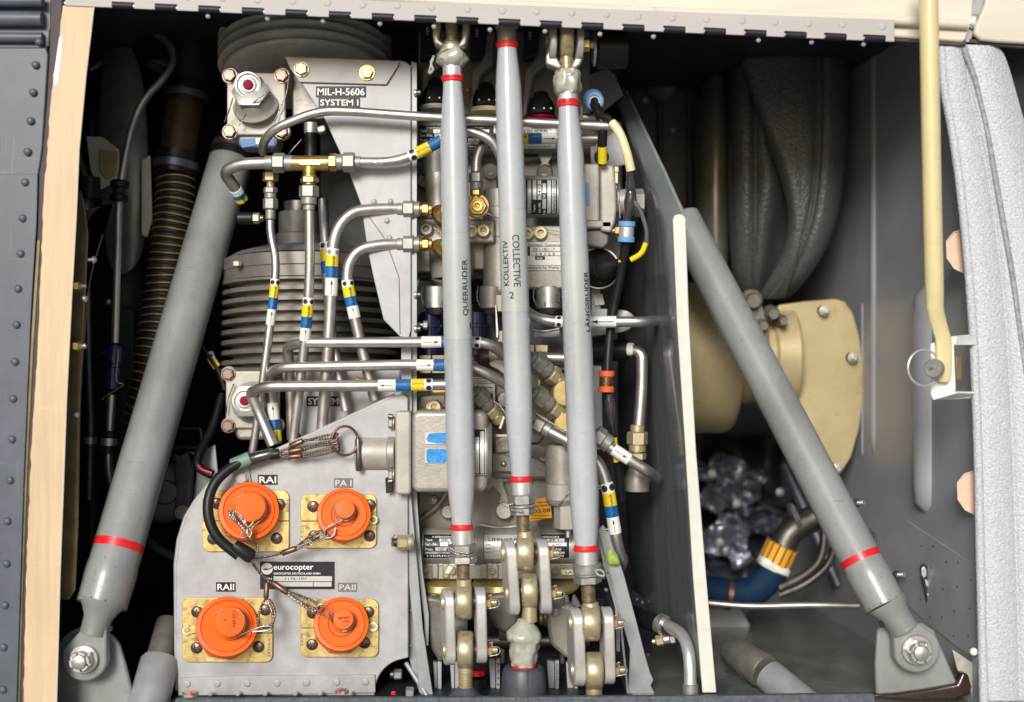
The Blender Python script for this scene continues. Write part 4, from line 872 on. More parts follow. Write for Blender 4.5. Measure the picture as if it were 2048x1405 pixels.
LA(t, 'top_dome', 'label_grey', (622, 526, 400), (622, 400, 410), [(0, 170), (12, 150), (24, 110), (30, 70), (32, 30)], 56)
LA(t, 'bottom_rim', 'fin_shaded', (622, 762, 398), (622, 700, 400), [(0, 150), (4, 176), (24, 178), (26, 170)], 72)
for u, v in ((474, 529), (570, 525)): STK(t, (u, v+4, 230), (u, v-10, 230), [('lock_clip', 'hex', 10, 9, 'gold_dull')])
STK(t, (598, 500, 330), (598, 400, 335), [('filler_neck', 'cyl', 30, 46, 'cast_dark'), ('filler_cap', 'cyl', 44, 40, 'cast_dark'), ('filler_ring', 'cyl', 22, 30, 'steel_dark')])
# dark sheet added behind the hydraulics so that gaps read black
t = TH('dark_backing', 'dark bulkhead plate behind the hydraulic unit', 'panel', 900, 1300, 480)
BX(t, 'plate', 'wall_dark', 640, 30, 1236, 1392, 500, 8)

# ---------------------------------------------------------------- filter bowls with red buttons
def filt(label, cu, cv, d, s=1.0):
    t = TH('filter_head', label, 'filter', cu, cv, d, 'filter heads with red pop-out buttons')
    e = 62*s; o_ = []
    for (sx, sy) in ((-1, -1), (1, -1), (1, 1), (-1, 1)):
        a0 = {(-1, -1): 112, (1, -1): 202, (1, 1): 292, (-1, 1): 22}[(sx, sy)]
        o_ += arc(cu+sx*52*s, cv+sy*56*s, 17*s, a0, a0+226, 12)
    PR(t, 'flange', 'cast_light', o_, d, 13, 3, 3)
    PR(t, 'body', 'cast', [(cu-46*s, cv-40*s), (cu+46*s, cv-40*s), (cu+46*s, cv+60*s), (cu+40*s, cv+88*s), (cu-32*s, cv+88*s), (cu-46*s, cv+60*s)], d+12, 70, 8, 3)
    for (sx, sy) in ((-1, -1), (1, -1), (1, 1), (-1, 1)): FA(t, 'bolt', 'screw_dark', cu+sx*52*s, cv+sy*56*s, d-1, 13.5*s)
    dx, dy = (-15, -36) if s == 1 else (-15, 2)
    LA(t, 'dome', 'cast_light', (cu, cv+4, d+2), (cu+dx, cv+dy, d-52), [(0, 46*s), (4, 46*s), (8, 42*s), (14, 38*s), (24, 36*s), (30, 33*s)], 40)
    E = (cu+dx*.55, cv+dy*.55+2, d-26)
    STK(t, E, (cu+dx*1.05, cv+dy*1.05, d-60), [('cap_skirt', 'cyl', 4, 32*s, 'cast_light'), ('cap', 'hex', 12, 38*s, 'nut_grey')], 32)
    FC = (cu+dx*1.05, cv+dy*1.05, d-43); LA(t, 'cap_face', 'steel', FC, (FC[0]+dx*.2, FC[1]+dy*.2, d-80), [(0, 27*s), (2.5, 26*s), (3, 23*s), (1.2, 20*s), (1.2, 17*s), (2.6, 15*s), (2.6, 12.5*s), (1, 12*s)], 36)
    LA(t, 'red_button', 'red_button', FC, (FC[0]+dx*.2, FC[1]+dy*.2, d-80), [(0, 10.5*s), (2.8, 10.5*s), (3.4, 9*s), (3.2, 3.5), (4, 3), (4, .5)], 24)
    return t
t = filt('upper cast filter head with a red button and hex cap under the finned reservoir', 512, 208, 130)
for u in (472, 540): PR(t, 'blue_sticker', 'blue', [(u+6, 278), (u+38, 277), (u+40, 292), (u+12, 296)] if u < 500 else [(532, 276), (548, 277), (550, 292), (534, 292)], 141, 1.2, .4)
TWIST(t, [(466, 196, 90), (458, 222, 98), (449, 244, 112)]); TWIST(t, [(534, 184, 74), (516, 198, 70), (502, 212, 84), (488, 236, 106), (478, 252, 112)]); TWIST(t, [(578, 150, 118), (572, 190, 118), (556, 228, 120), (548, 246, 112)])
t = filt('lower cast filter head with a red button half hidden by bent pipes', 505, 800, 150, .92)
TWIST(t, [(468, 768, 140), (456, 800, 140), (452, 830, 138)], m='wire_brown'); TWIST(t, [(484, 832, 130), (505, 824, 120), (530, 806, 134), (556, 780, 138)], m='wire_brown')
# ---------------------------------------------------------------- upper bracket plate with lettering
t = TH('bracket_plate', 'silver bracket plate lettered MIL-H-5606 SYSTEM I under the finned reservoir', 'bracket', 770, 680, 104)
PR(t, 'plate', 'plate', [(568, 112), (800, 121), (812, 124), (822, 132), (822, 660), (818, 676), (800, 674), (767, 640), (748, 560), (735, 500), (722, 410), (700, 350), (650, 240)], 104, 5, 1.6)
PR(t, 'tab', 'plate_tab', [(569, 113), (800, 122), (797, 132), (773, 170), (598, 165), (580, 138)], 98, 5, 1.5)
MK('bend_line', *g_tube([W(u, v, 103) for u, v in [(735, 430), (770, 478), (798, 555), (800, 668)]], .8*S, 5), 'label_grey', t)
FA(t, 'bolt', 'gold_dull', 603, 139, 96, 13.5); FA(t, 'bolt', 'gold', 734, 146, 96, 13.5)
for u, v in ((748, 404), (781, 403), (774, 442), (779, 476)): FA(t, 'dome', 'plate', u, v, 103, 5.5)
def plate_text(t, s, u0, v0, u1, v1, d, m='label_black', tm='white', ang=0, pad=.8, hh=.66):
    k = BX(t, 'nameplate', m, u0, v0, u1, v1, d, 1.2, .3)
    TX(k, s, (u0+u1)/2, (v0+v1)/2, d-.25, (u1-u0)*pad, (v1-v0)*hh, tm, ang); return k
plate_text(t, 'MIL-H-5606', 632, 173, 732, 195, 102.5, pad=.94)
plate_text(t, 'SYSTEM I', 637, 196, 720, 215, 102.5, pad=.92)
# lower SYSTEM plate behind pipes
t = TH('bracket_plate', 'silver plate lettered SYSTEM half hidden behind the lower pipes', 'bracket', 680, 840, 150)
PR(t, 'plate', 'plate', [(560, 738), (815, 738), (815, 900), (620, 900), (600, 870), (572, 790)], 148, 5, 1.5)
PR(t, 'tab', 'plate', [(598, 738), (800, 738), (800, 782), (612, 782)], 142, 5, 1.5)
FA(t, 'bolt', 'gold_dull', 716, 764, 141, 11)
plate_text(t, 'SYSTEM', 613, 793, 680, 813, 147, pad=.9)
# ---------------------------------------------------------------- connector panel
t = TH('connector_panel', 'silver sheet metal panel carrying the four orange caps', 'panel', 560, 1390, 84)
o_ = [(356, 1392), (352, 1300), (352, 1130), (358, 1080), (372, 1035), (392, 1002), (420, 968), (455, 944), (480, 934), (540, 908), (600, 880), (790, 792), (808, 788), (816, 796), (817, 1316)]
o_ += arc(816, 1384, 66, -90, -180, 10)[1:]+[(749, 1392)]
PR(t, 'sheet', 'plate', o_, 84, 6, 2.2)
MK('rolled_edge', *g_tube([W(u, v, 90) for u, v in [(354, 1380), (352, 1130), (358, 1080), (372, 1035), (392, 1002), (420, 968), (455, 944), (480, 934), (600, 880), (790, 792)]], 5*S, 10), 'plate', t)
PR(t, 'foot_strip', 'plate', [(356, 1356), (470, 1353), (750, 1350), (751, 1386), (560, 1390), (356, 1392)], 79, 5, 1.2)
for i, u in enumerate((374, 434, 494, 554, 613, 673, 731)): FA(t, 'rivet', 'plate', u, 1369-i*.7, 78, 7)
for i, u in enumerate((420, 475, 530, 590, 640, 700)): FA(t, 'rivet', 'plate', u, 1388-i*.3, 60, 5)
for a in ((516, 950, 555, 970, 'RAI', 'label_black', 'white'), (668, 957, 706, 976, 'PAI', 'label_grey', 'label_silver'), (432, 1165, 471, 1184, 'RAII', 'label_black', 'white'), (676, 1166, 714, 1184, 'PAII', 'label_grey', 'label_silver')):
    plate_text(t, a[4][:2]+' '+a[4][2:] if a[4] == 'PAI' else a[4], a[0], a[1], a[2], a[3], 82.6, a[5], a[6], pad=.86)
k = BX(t, 'nameplate', 'label_black', 520, 1124, 669, 1179, 82.4, 1.4, .5)
V, F = disc(28); MK('logo_disc', [W(534+x*11.5, 1138+y*11.5, 82.1) for x, y in V], F, 'white', k)
MK('logo_mark', [W(a, b, 81.9) for a, b in [(525, 1139), (531, 1137), (537, 1138), (543, 1135), (545, 1134), (545, 1136), (540, 1139), (535, 1140), (531, 1141), (527, 1140.5)]], [tuple(range(10))], 'ink', k)
TX(k, 'eurocopter', 587, 1137, 82.1, 80, 13, 'white'); TX(k, 'EUROCOPTER DEUTSCHLAND GMBH', 594, 1147.5, 82.1, 93, 4.2, 'white')
for a in ((547, 1153, 664, 1163), (547, 1164.5, 625.5, 1173.5), (627, 1164.5, 663, 1173.5)): BX(k, 'blank_field', 'label_silver', *a, 82.1, .3, 0)
TX(k, 'PN', 539, 1158, 82.1, 9, 4, 'white'); TX(k, '1176-107', 592, 1158, 81.9, 44, 5, 'ink_faded')
# hose clip and rail nut
PR(t, 'clip_strap', 'plate_grey', [(463, 936), (496, 930), (503, 968), (468, 974)], 78, 3, .8); FA(t, 'bolt', 'plate', 484, 957, 76, 12)
# ---------------------------------------------------------------- orange capped connectors
def conn(label, pl, cap, r, kn, kr, sc, split, lug, stamp):
    u0, v0, u1, v1 = pl; t = TH('hydraulic_coupling', label, 'connector', cap[0], cap[1], 80, 'orange capped ground couplings')
    vs = v0+(v1-v0)*split[0]; g = 'gold_plate'
    a = rr(u0, v0, u1, v1, 14, 4)
    up = [p for p in a if p[1] < vs]; 
    PR(t, 'flange_plate', g, sorted_poly([(u0, vs-.6), (u0, v0+14)]+[p for p in rr(u0, v0, u1, v1, 14, 4)[15:20]]+[p for p in rr(u0, v0, u1, v1, 14, 4)[0:5]]+[(u1, vs-.6)]), 78, 5, 1)
    PR(t, 'flange_plate', g, sorted_poly([(u1, vs+.6)]+rr(u0, v0, u1, v1, 14, 4)[5:15]+[(u0, vs+.6)]), 77.5, 5.5, 1)
    for (a, b) in sc: FA(t, 'phillips', 'screw_dark', a, b, 76, 11.5)
    A = (cap[0]-3, cap[1]+13, 76); B = (cap[0], cap[1], 20)
    LA(t, 'hex_base', 'orange', A, B, [(0, r*.99), (14, r*.99), (16, r*.9)], 8)
    n_ = 72; kp = [(8, r*.95), (12, r), (34, r), (36, r*.985)]
    AA = W(A); dr = W(B)-AA; V, F = g_lathe(AA, dr, [(h*S, q*S) for h, q in kp], n_, False)
    c_ = AA; ax = dr.normalized()
    for i in range(len(V)):
        if i % 2: v = V[i]-c_; al = ax*v.dot(ax); V[i] = c_+al+(v-al)*.982
    MK('knurled_rim', V, F, 'orange', t, ang=20)
    LA(t, 'cap', 'orange', A, B, [(35, r*.985), (39, r), (43, r*.97), (44, r*.855), (41, r*.845), (41, r*.825), (44, r*.815), (43.5, r*.5), (43, kr*1.35)], 56)
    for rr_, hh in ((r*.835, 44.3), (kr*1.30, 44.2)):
        MK('shade_ring', *g_lathe(AA+ax*hh*S, ax, [(0, (rr_-1.2)*S), (.35*S, (rr_-1.1)*S), (.35*S, (rr_+1.1)*S), (0, (rr_+1.2)*S)], 48, False), 'orange_shade', t)  # dark rings painted as shade in the cap groove and round the knob
    K0 = (B[0]+(kn[0]-cap[0])*.6, B[1]+(kn[1]-cap[1])*.6, 30)
    LA(t, 'cap_knob', 'orange', K0, (kn[0], kn[1], 8), [(0, kr*1.12), (3, kr*1.12), (5, kr*1.0), (9, kr*.94), (18, kr*.98), (21, kr*1.0), (23, kr*.93), (23.6, kr*.5), (23.6, .01)], 44)
    RING3(t, 'cable_ring', 'wire', (K0[0]+(kn[0]-K0[0])*.35, K0[1]+(kn[1]-K0[1])*.35+1, 21), kr*1.06, kr*1.04, 1.4)
    RING3(t, 'cable_ring', 'wire', (K0[0]+(kn[0]-K0[0])*.3, K0[1]+(kn[1]-K0[1])*.3+2.5, 24), kr*1.08, kr*1.06, 1.4)
    if lug:
        x, y, s_ = lug
        LA(t, 'lug', 'gold_plate', (x, y, 76), (x, y, 60), [(0, 10), (4, 10), (5, 9)], 20); PR(t, 'lug_arm', 'gold_plate', [(x, y-6), (x+s_*26, y-4), (x+s_*30, y+4), (x, y+9)], 72, 4, 1); FA(t, 'rivet', 'plate', x, y, 70, 5.5)
    for (s, x, y, w_, h_, an) in stamp: TX(t, s, x, y, 77.3 if abs(x-cap[0]) > r*.8 or abs(y-cap[1]) > r*.8 else 0, w_, h_, 'ink_faded', an)
    return t
def sorted_poly(p):
    o = []
    for q in p:
        if not o or (abs(q[0]-o[-1][0])+abs(q[1]-o[-1][1])) > .3: o.append(q)
    if (abs(o[0][0]-o[-1][0])+abs(o[0][1]-o[-1][1])) <= .3: o.pop()
    return o
conn('large orange cap under the RAI label with a black hose beside it', (405, 981, 578, 1104), (499, 1018), 59, (501, 1014), 30, [(434, 1007), (559, 1009), (553, 1077), (426, 1078)], (.5,), None, [('2229-6', 574, 1012, 26, 5, 90)])
conn('smaller orange cap under the PAI label', (601, 989, 753, 1097), (689, 1025), 53, (690, 1018), 19.5, [(626, 1013), (740, 1010), (628, 1072), (739, 1072)], (.5,), (746, 1040, -1), [('A-2220', 604.5, 1064, 26, 5, 90)])
conn('large orange cap under the RAII label', (364, 1196, 545, 1325), (455, 1249), 60, (460, 1244), 30, [(394, 1224), (393, 1296), (517, 1294), (530, 1220)], (.55,), (373, 1261, 1), [('24235-6', 538, 1296, 38, 5, 90)])
conn('smaller orange cap under the PAII label', (601, 1199, 757, 1315), (684, 1244), 54, (687, 1239), 20, [(625, 1226), (624, 1289), (729, 1286), (737, 1224)], (.5,), (746, 1254, -1), [('2220', 603.5, 1280, 26, 5, 90)])
for (s, x, y, w_, h_, an, dd) in (('8-E203', 450, 1247, 18, 4, 90, 6), ('CAP 0216', 467, 1238, 34, 4.5, 90, 6), ('REF 0221', 687, 1236, 22, 4, 8, 6), ('2007-4', 688, 1244, 18, 4, 8, 6)):
    TX(t, s, x, y, 5.5, w_, h_, 'red_button', an, name='stamp')
# ---------------------------------------------------------------- lanyard of cables
t = TH('lanyard', 'black sleeved lanyard looping from the key ring down to the four caps', 'lanyard', 500, 1115, 20)
TU(t, 'black_sleeve', 'rubber', [(558, 908, 62), (520, 912, 60), (470, 928, 50, 60), (426, 965, 30, 70), (412, 1020, 14, 70), (430, 1075, 10, 70), (478, 1112, 16)], 10.5, R=60, n=20)
LA(t, 'shrink_sleeve', 'shrink', (497, 920, 58), (560, 903, 62), [(0, 11.5), (3, 13), (46, 11), (58, 8), (62, 4)], 24, lump=.06)
LA(t, 'green_band', 'green_band', (464, 932, 53), (500, 917, 58), [(0, 13), (1, 14), (38, 14), (39, 13)], 24)
LA(t, 'end_boot', 'rubber', (468, 1090, 12), (508, 1118, 18), [(0, 11), (8, 13), (38, 15), (46, 12), (47, 8)], 24)
def cab(pts, r=1.9, m='wire_brown', nm='cable'): return TWIST(t, pts, r, nm, m, True, 11)
def ferr(p0, p1, r=6.2): L = math.hypot(p1[0]-p0[0], p1[1]-p0[1]); LA(t, 'ferrule', 'copper', p0, p1, [(0, r*.9), (1, r), (L-1, r), (L, r*.9)], 18)
cab([(556, 905, 60), (575, 898, 58), (585, 892, 58)]); cab([(556, 908, 60), (572, 908, 56), (582, 908, 56)]); cab([(556, 910, 60), (572, 916, 56), (582, 918, 56)])
ferr((580, 893, 56), (606, 882, 54)); ferr((577, 904, 50), (604, 899, 50), 5.8); ferr((577, 914, 52), (603, 912, 52), 5.4)
for a, b, e in (((606, 884, 54), (640, 874, 52), (671, 868, 52)), ((606, 881, 56), (640, 879, 55), (672, 876, 55)), ((604, 899, 50), (640, 887, 50), (672, 883, 50)), ((604, 901, 52), (640, 892, 52), (674, 889, 54)), ((603, 911, 52), (640, 902, 52), (674, 895, 52)), ((603, 914, 54), (640, 910, 50), (674, 901, 52))):
    cab([a, b, e, (e[0]+4, e[1]+2, e[2]+6)], 1.9)
for e in ((671, 868, 52), (672, 876, 55), (672, 884, 50), (673, 891, 52), (673, 898, 52)): RING3(t, 'cable_loop', 'wire_brown', (e[0]-2, e[1]+1, e[2]), 5, 3, 1.7)
# strands to caps
cab([(500, 1118, 16), (512, 1108, 12), (514, 1092, 8), (508, 1085, 4)]); ferr((505, 1082, 2), (496, 1070, 2))
cab([(498, 1070, 0), (480, 1050, -2), (462, 1034, 0), (460, 1024, 4), (470, 1024, 4), (490, 1048, 0), (504, 1064, 0)], 2.4, 'wire'); cab([(496, 1070, 0), (474, 1044, -4), (466, 1028, 0), (476, 1026, 2), (492, 1046, 0)], 2.2, 'wire')
TU(t, 'hook', 'wire_brown', [(520, 1042, 4), (504, 1056, -2), (498, 1072, -4), (484, 1078, -4, 10), (480, 1068, -2), (492, 1060, 0)], 1.7, R=10)
TU(t, 'hook', 'gold_dull', [(507, 1044, 6), (492, 1062, -2), (500, 1078, -4), (504, 1062, -2), (505, 1052, 4)], 1.5, R=8)
cab([(506, 1118, 16), (530, 1114, 30), (552, 1110, 34), (564, 1106, 36)]); ferr((564, 1107, 34), (592, 1097, 32), 6)
cab([(592, 1096, 32), (610, 1080, 26), (636, 1064, 20), (654, 1066, 16), (660, 1076, 16), (640, 1080, 20), (610, 1092, 28), (594, 1100, 32)], 1.9)
cab([(592, 1098, 30), (614, 1084, 24), (640, 1070, 18), (656, 1072, 16), (650, 1078, 18), (620, 1090, 26)], 1.7, 'wire')
TU(t, 'hook', 'wire', [(686, 1040, 14), (664, 1050, 8), (648, 1060, 8, 14), (650, 1078, 8, 14), (668, 1074, 6, 12), (671, 1056, 10)], 1.9, R=10)
cab([(504, 1126, 18), (520, 1146, 30), (536, 1162, 40), (548, 1168, 40)], 2.4); ferr((546, 1166, 38), (575, 1186, 34), 6); ferr((534, 1166, 38), (532, 1196, 32), 5.4)
cab([(540, 1160, 38), (534, 1168, 38)], 2)
cab([(574, 1184, 34), (600, 1192, 26), (628, 1204, 18), (638, 1214, 14), (630, 1218, 14), (604, 1206, 24), (578, 1190, 32)], 2.1); cab([(574, 1188, 34), (596, 1204, 26), (622, 1222, 20), (634, 1220, 16)], 2, 'wire')
TU(t, 'hook', 'wire', [(664, 1244, 16), (660, 1230, 8, 10), (646, 1206, 8, 14), (632, 1214, 8, 12), (636, 1226, 8, 12), (652, 1232, 12)], 1.9, R=10)
cab([(532, 1196, 32), (520, 1220, 24), (516, 1246, 20), (528, 1256, 18), (544, 1250, 18), (550, 1224, 24), (538, 1200, 30)], 2.1); cab([(534, 1198, 30), (544, 1226, 24), (546, 1244, 20), (532, 1252, 18)], 1.9, 'wire')
TU(t, 'hook', 'wire', [(478, 1272, 12), (500, 1262, 6), (528, 1252, 6, 10), (548, 1254, 8, 10), (534, 1262, 8, 10), (505, 1264, 8)], 1.9, R=10)
# ---------------------------------------------------------------- vertical rails
t = TH('side_rail', 'long pale grey folded rail between the connector panel and the hydraulics', 'rail', 840, 1385, 96)
PR(t, 'upper_channel', 'plate', [(802, 680), (822, 676), (824, 800), (824, 990), (804, 990)], 100, 5, 1)
PR(t, 'front_flange', 'plate_grey', [(804, 988), (822, 988), (832, 1100), (846, 1260), (866, 1390), (846, 1392), (838, 1385), (828, 1270), (814, 1130)], 92, 5, 1.2)
PR(t, 'inner_flange', 'plate_grey', [(824, 124), (834, 126), (834, 990), (840, 1080), (846, 1150), (858, 1230), (857, 1292), (850, 1292), (848, 1236), (836, 1150), (828, 1060), (824, 990)], 112, 5, 1)
QUAD(t, 'web', 'plate_grey', [(824, 124, 112), (824, 990, 112), (836, 1150, 112), (836, 1150, 300), (832, 990, 300), (832, 130, 300)], 4)
PR(t, 'side_web', 'plate_grey', [(817, 990), (830, 1100), (838, 1230), (838, 1385), (818, 1316), (815, 1180)], 110, 4, 1)
for u, v in ((821, 1221), (821, 1292), (837, 1339)): FA(t, 'dome', 'plate', u, v, 108, 4)
STK(t, (826, 1085, 60), (770, 1085, 50), [('washer', 'cyl', 3, 17, 'nut_grey'), ('nut', 'cyl', 9, 15, 'gold_dull'), ('castle_nut', 'hex', 20, 15, 'gold_dull'), ('stud', 'thr', 11, 9, 'steel_dark')])
TWIST(t, [(790, 1070, 40), (783, 1078, 36), (786, 1094, 40)]); 
for v in (186, 590, 658): STK(t, (828, v, 108), (860, v, 108), [('stud', 'cyl', 6, 7, 'steel'), ('stud_head', 'cyl', 8, 6, 'steel_dark')], 14)
TU(t, 'brace', 'plate_grey', [(812, 1326, 120), (854, 1392, 90)], 5)
STK(t, (780, 1349, 140), (810, 1349, 140), [('stud', 'cyl', 8, 8, 'steel_dark'), ('nut', 'hex', 16, 11, 'nut_grey')], 20)
BX(t, 'witness_mark', 'red', 782, 1384, 791, 1391, 40, 6, 1); STK(t, (812, 1385, 80), (838, 1385, 80), [('nut', 'hex', 16, 11, 'nut_grey')])
t = TH('side_rail', 'pale grey sheet brace running down the right of the push rods', 'rail', 1290, 1380, 110)
PR(t, 'outer_brace', 'plate_grey', [(1196, 1060), (1206, 1050), (1222, 1072), (1248, 1150), (1272, 1240), (1290, 1310), (1300, 1345), (1307, 1360), (1302, 1372), (1310, 1388), (1256, 1388), (1260, 1300), (1240, 1230), (1212, 1120)], 100, 5, 1.5)
PR(t, 'inner_brace', 'plate', [(1190, 1050), (1202, 1076), (1222, 1150), (1238, 1210), (1241, 1220), (1240, 1304), (1233, 1304), (1230, 1216), (1206, 1130)], 120, 5, 1)
QUAD(t, 'web', 'plate_grey', [(1256, 1388, 102), (1240, 1230, 102), (1212, 1120, 102), (1200, 1100, 300), (1222, 1230, 300), (1240, 1388, 300)], 4)
for u, v in ((1212, 1180),): FA(t, 'dome', 'plate', u, v, 118, 4)
# ================================================================= hydraulic unit castings
H = TH('servo_unit', 'cast hydraulic servo unit behind the three grey push rods', 'hydraulic unit', 1000, 1200, 200)
def cyl(t, n, m, p0, p1, r, r2=None, c=2, seg=40, rot=0):
    L = (W(p1)-W(p0)).length/S/K(p0[2]); r2 = r if r2 is None else r2
    return LA(t, n, m, p0, p1, [(0, r-c), (c, r), (L-c, r2), (L, r2-c)], seg, rot)
# backing castings
PR(H, 'backing_casting', 'cast_mid', rr(832, 240, 1245, 560, 12), 300, 60, 6, 3)
PR(H, 'backing_casting', 'cast_mid', rr(834, 950, 1200, 1130, 10), 236, 40, 6, 3)
PR(H, 'mid_casting', 'cast_mid', rr(980, 735, 1130, 960, 14), 210, 60, 8, 3)
PR(H, 'upper_ledge', 'cast', rr(838, 236, 1190, 252, 5), 236, 60, 4)
# bosses and lugs
for pts, d in (([(895, 336)]+arc(980, 344, 14, 180, 360, 8)+[(996, 420), (982, 440), (967, 420), (964, 380)], 262),
               ([(1072, 300), (1084, 326)]+arc(1090, 345, 16, 210, 330, 6)+[(1096, 326), (1112, 300)], 262),
               ([(972, 990), (975, 950), (1006, 948), (1008, 972), (1016, 990), (1020, 1030), (1006, 1042), (994, 1020), (1000, 990), (985, 975)], 214)):
    PR(H, 'lug', 'cast', pts if pts[0] != (895, 336) else pts[1:], d, 20, 3)
for u, v, r_, d in ((848, 362, 14, 262), (981, 344, 16, 250), (1089, 347, 16, 250), (896, 1024, 14, 216), (1008, 1022, 17, 206)):
    LA(H, 'boss', 'cast', (u, v, d+20), (u, v, d-40), [(0, r_+1), (20, r_), (22, r_-2)], 28); FA(H, 'flat', 'label_silver', u, v, d-3, r_*.42); FA(H, 'rivet', 'steel', u, v, d-3, r_*.2)
# horizontal nameplate barrels: upper row and lower row
def label_rows(t, C, ax, R, rows, x0, x1, ph0=0.0, ang=90):
    """rows: (kind, phi_px, h, text, x0, x1)"""
    for kd, y, h, s, a, b in rows:
        xc, wd = (a+b)/2, b-a
        if kd == 'f':
            V, F = [(xc-wd/2, y-h/2), (xc+wd/2, y-h/2), (xc+wd/2, y+h/2), (xc-wd/2, y+h/2)], [(0, 1, 2, 3)]
            WRAP(t, 'blank_field', 'label_silver', V, F, C, ax, R, 0, .5)
        elif kd in 'tw':
            V, F = textmesh(s); WRAP(t, 'lettering', 'ink' if kd == 't' else 'white', [(x*wd+xc, yy*h+y) for x, yy in V], F, C, ax, R, 0, .9)
def barrel(t, v, u0, u1, r, d, m='cast'):
    A, B = (u0, v, d), (u1, v, d); cyl(t, 'barrel', m, A, B, r, seg=56); return W(*A), (W(*B)-W(*A)).normalized(), r*S*K(d)
def wraplabel(t, C, ax, R, x0, x1, h, m='label_black', y=0, edge='label_silver'):
    k = WRAP(t, 'nameplate_border', edge, [(x0-2, y-h/2-1.5), (x1+2, y-h/2-1.5), (x1+2, y+h/2+1.5), (x0-2, y+h/2+1.5)], [(0, 1, 2, 3)], C, ax, R, 0, .25)
    return WRAP(t, 'nameplate', m, [(x0, y-h/2), (x1, y-h/2), (x1, y+h/2), (x0, y+h/2)], [(0, 1, 2, 3)], C, ax, R, 0, .4)
BL = [('w', 15, 4, 'HERION', 20, 60), ('w', 8, 5.5, 'Type:', 4, 20), ('f', 8, 7, '', 34, 72), ('t', 8, 5, 'ZE 1', 38, 60), ('w', -1, 6, 'Ser.-Nr.', 4, 32), ('f', -1, 7, '', 36, 76), ('t', -1, 5, '50', 52, 64),
      ('w', -11, 6, 'Pmax.', 4, 22), ('f', -11, 7, '', 26, 50), ('t', -11, 5, '155', 32, 44), ('w', -11, 6, 'bar', 54, 66), ('f', -19, 5, '', 4, 72), ('t', -19, 4, '1650-12-17', 30, 60), ('w', -26, 4.5, 'HERION', 8, 70)]
def blab(t, C, ax, R, x, y=0):
    k = wraplabel(t, C, ax, R, x, x+82, 54, y=y-5); label_rows(k, C, ax, R, [(a, b+y, c, s, e+x, f+x) for a, b, c, s, e, f in BL], 0, 0)
# the cylinder frame: ax along +x, y positive is up?  (checked: s = ax x f)
C, ax, R = barrel(H, 272, 836, 1190, 36, 250)
for x in (3, 86): blab(H, C, ax, R, x, 2)
k = wraplabel(H, C, ax, R, 212, 300, 50, 'label_silver', y=-4); label_rows(k, C, ax, R, [('t', 10, 6, 'LIEBHERR', 222, 286)], 0, 0)
def gridlines(k, C, ax, R, x0, x1, y0, y1, nx, ny):
    for i in range(ny+1): y = y0+(y1-y0)*i/ny; WRAP(k, 'rule', 'ink_faded', [(x0, y-.35), (x1, y-.35), (x1, y+.35), (x0, y+.35)], [(0, 1, 2, 3)], C, ax, R, 0, .8)
    for i in range(nx+1): x = x0+(x1-x0)*i/nx; WRAP(k, 'rule', 'ink_faded', [(x-.35, y0), (x+.35, y0), (x+.35, y1), (x-.35, y1)], [(0, 1, 2, 3)], C, ax, R, 0, .8)
gridlines(k, C, ax, R, 222, 292, -24, -4, 5, 3)
C, ax, R = barrel(H, 1092, 846, 1200, 36, 190)
blab(H, C, ax, R, 3, 4); blab(H, C, ax, R, 232, 4)
k = wraplabel(H, C, ax, R, 132, 212, 52, 'label_silver', y=-3); label_rows(k, C, ax, R, [('t', 13, 7, 'LIEBHERR', 142, 204), ('t', 2, 4, 'P/N', 137, 148), ('t', -6, 4, 'S/N', 137, 148), ('t', -14, 4, 'DATE', 136, 149)], 0, 0)
gridlines(k, C, ax, R, 152, 208, -20, 6, 3, 3)
for u, v, r_ in ((959, 1092, 37), (1072, 1092, 37)): cyl(H, 'barrel_ring', 'cast', (u-10, v, 190), (u+10, v, 190), r_+2, seg=48)
# vertical castings left column
cyl(H, 'cast_cylinder', 'cast', (872, 300, 240), (872, 352, 240), 30, 28); cyl(H, 'cast_cylinder', 'cast', (876, 348, 236), (878, 440, 230), 28, 27)
cyl(H, 'cast_cylinder', 'cast', (1000, 380, 220), (1000, 585, 220), 34); cyl(H, 'cylinder_end', 'cast_dark', (1000, 585, 220), (1002, 606, 222), 33, 22)
cyl(H, 'cylinder_seam', 'cast_light', (1000, 577, 220), (1000, 583, 220), 35)
cyl(H, 'cast_cylinder', 'cast', (900, 490, 200), (905, 556, 200), 44, 42); cyl(H, 'cylinder_end', 'cast_dark', (903, 556, 202), (903, 572, 206), 41, 30)
BX(H, 'valve_block', 'cast', 828, 438, 990, 486, 170, 60, 5, 3); BX(H, 'valve_block', 'cast', 830, 480, 862, 545, 200, 60, 5, 3)
BX(H, 'valve_block', 'cast', 935, 480, 970, 540, 210, 60, 5, 3)
PR(H, 'valve_block', 'cast', [(1048, 452), (1120, 452), (1150, 480), (1160, 575), (1050, 575)], 168, 70, 4, 3)
BX(H, 'lower_web', 'cast', 1052, 540, 1150, 578, 160, 50, 4)
for u, v, m in ((853, 459, 'steel_dark'), (967, 462, 'gold_dull'), (943, 463, 'gold_dull'), (1081, 467, 'gold_dull'), (1054, 468, 'gold_dull'), (1173, 451, 'gold_dull')):
    FA(H, 'flat', 'steel', u, v, 166, 15, name='washer'); FA(H, 'socket', m, u, v, 164, 12.5)
TWIST(H, [(864, 452, 156), (874, 462, 150), (884, 470, 152)], .9); TWIST(H, [(978, 455, 154), (988, 470, 152), (1000, 474, 160)], .9); TWIST(H, [(1092, 458, 154), (1110, 462, 150), (1130, 462, 152)], .9)
TWIST(H, [(972, 402, 110), (988, 412, 116), (1000, 410, 120)], .9); TWIST(H, [(968, 422, 110), (984, 432, 112), (1004, 440, 120)], .9)
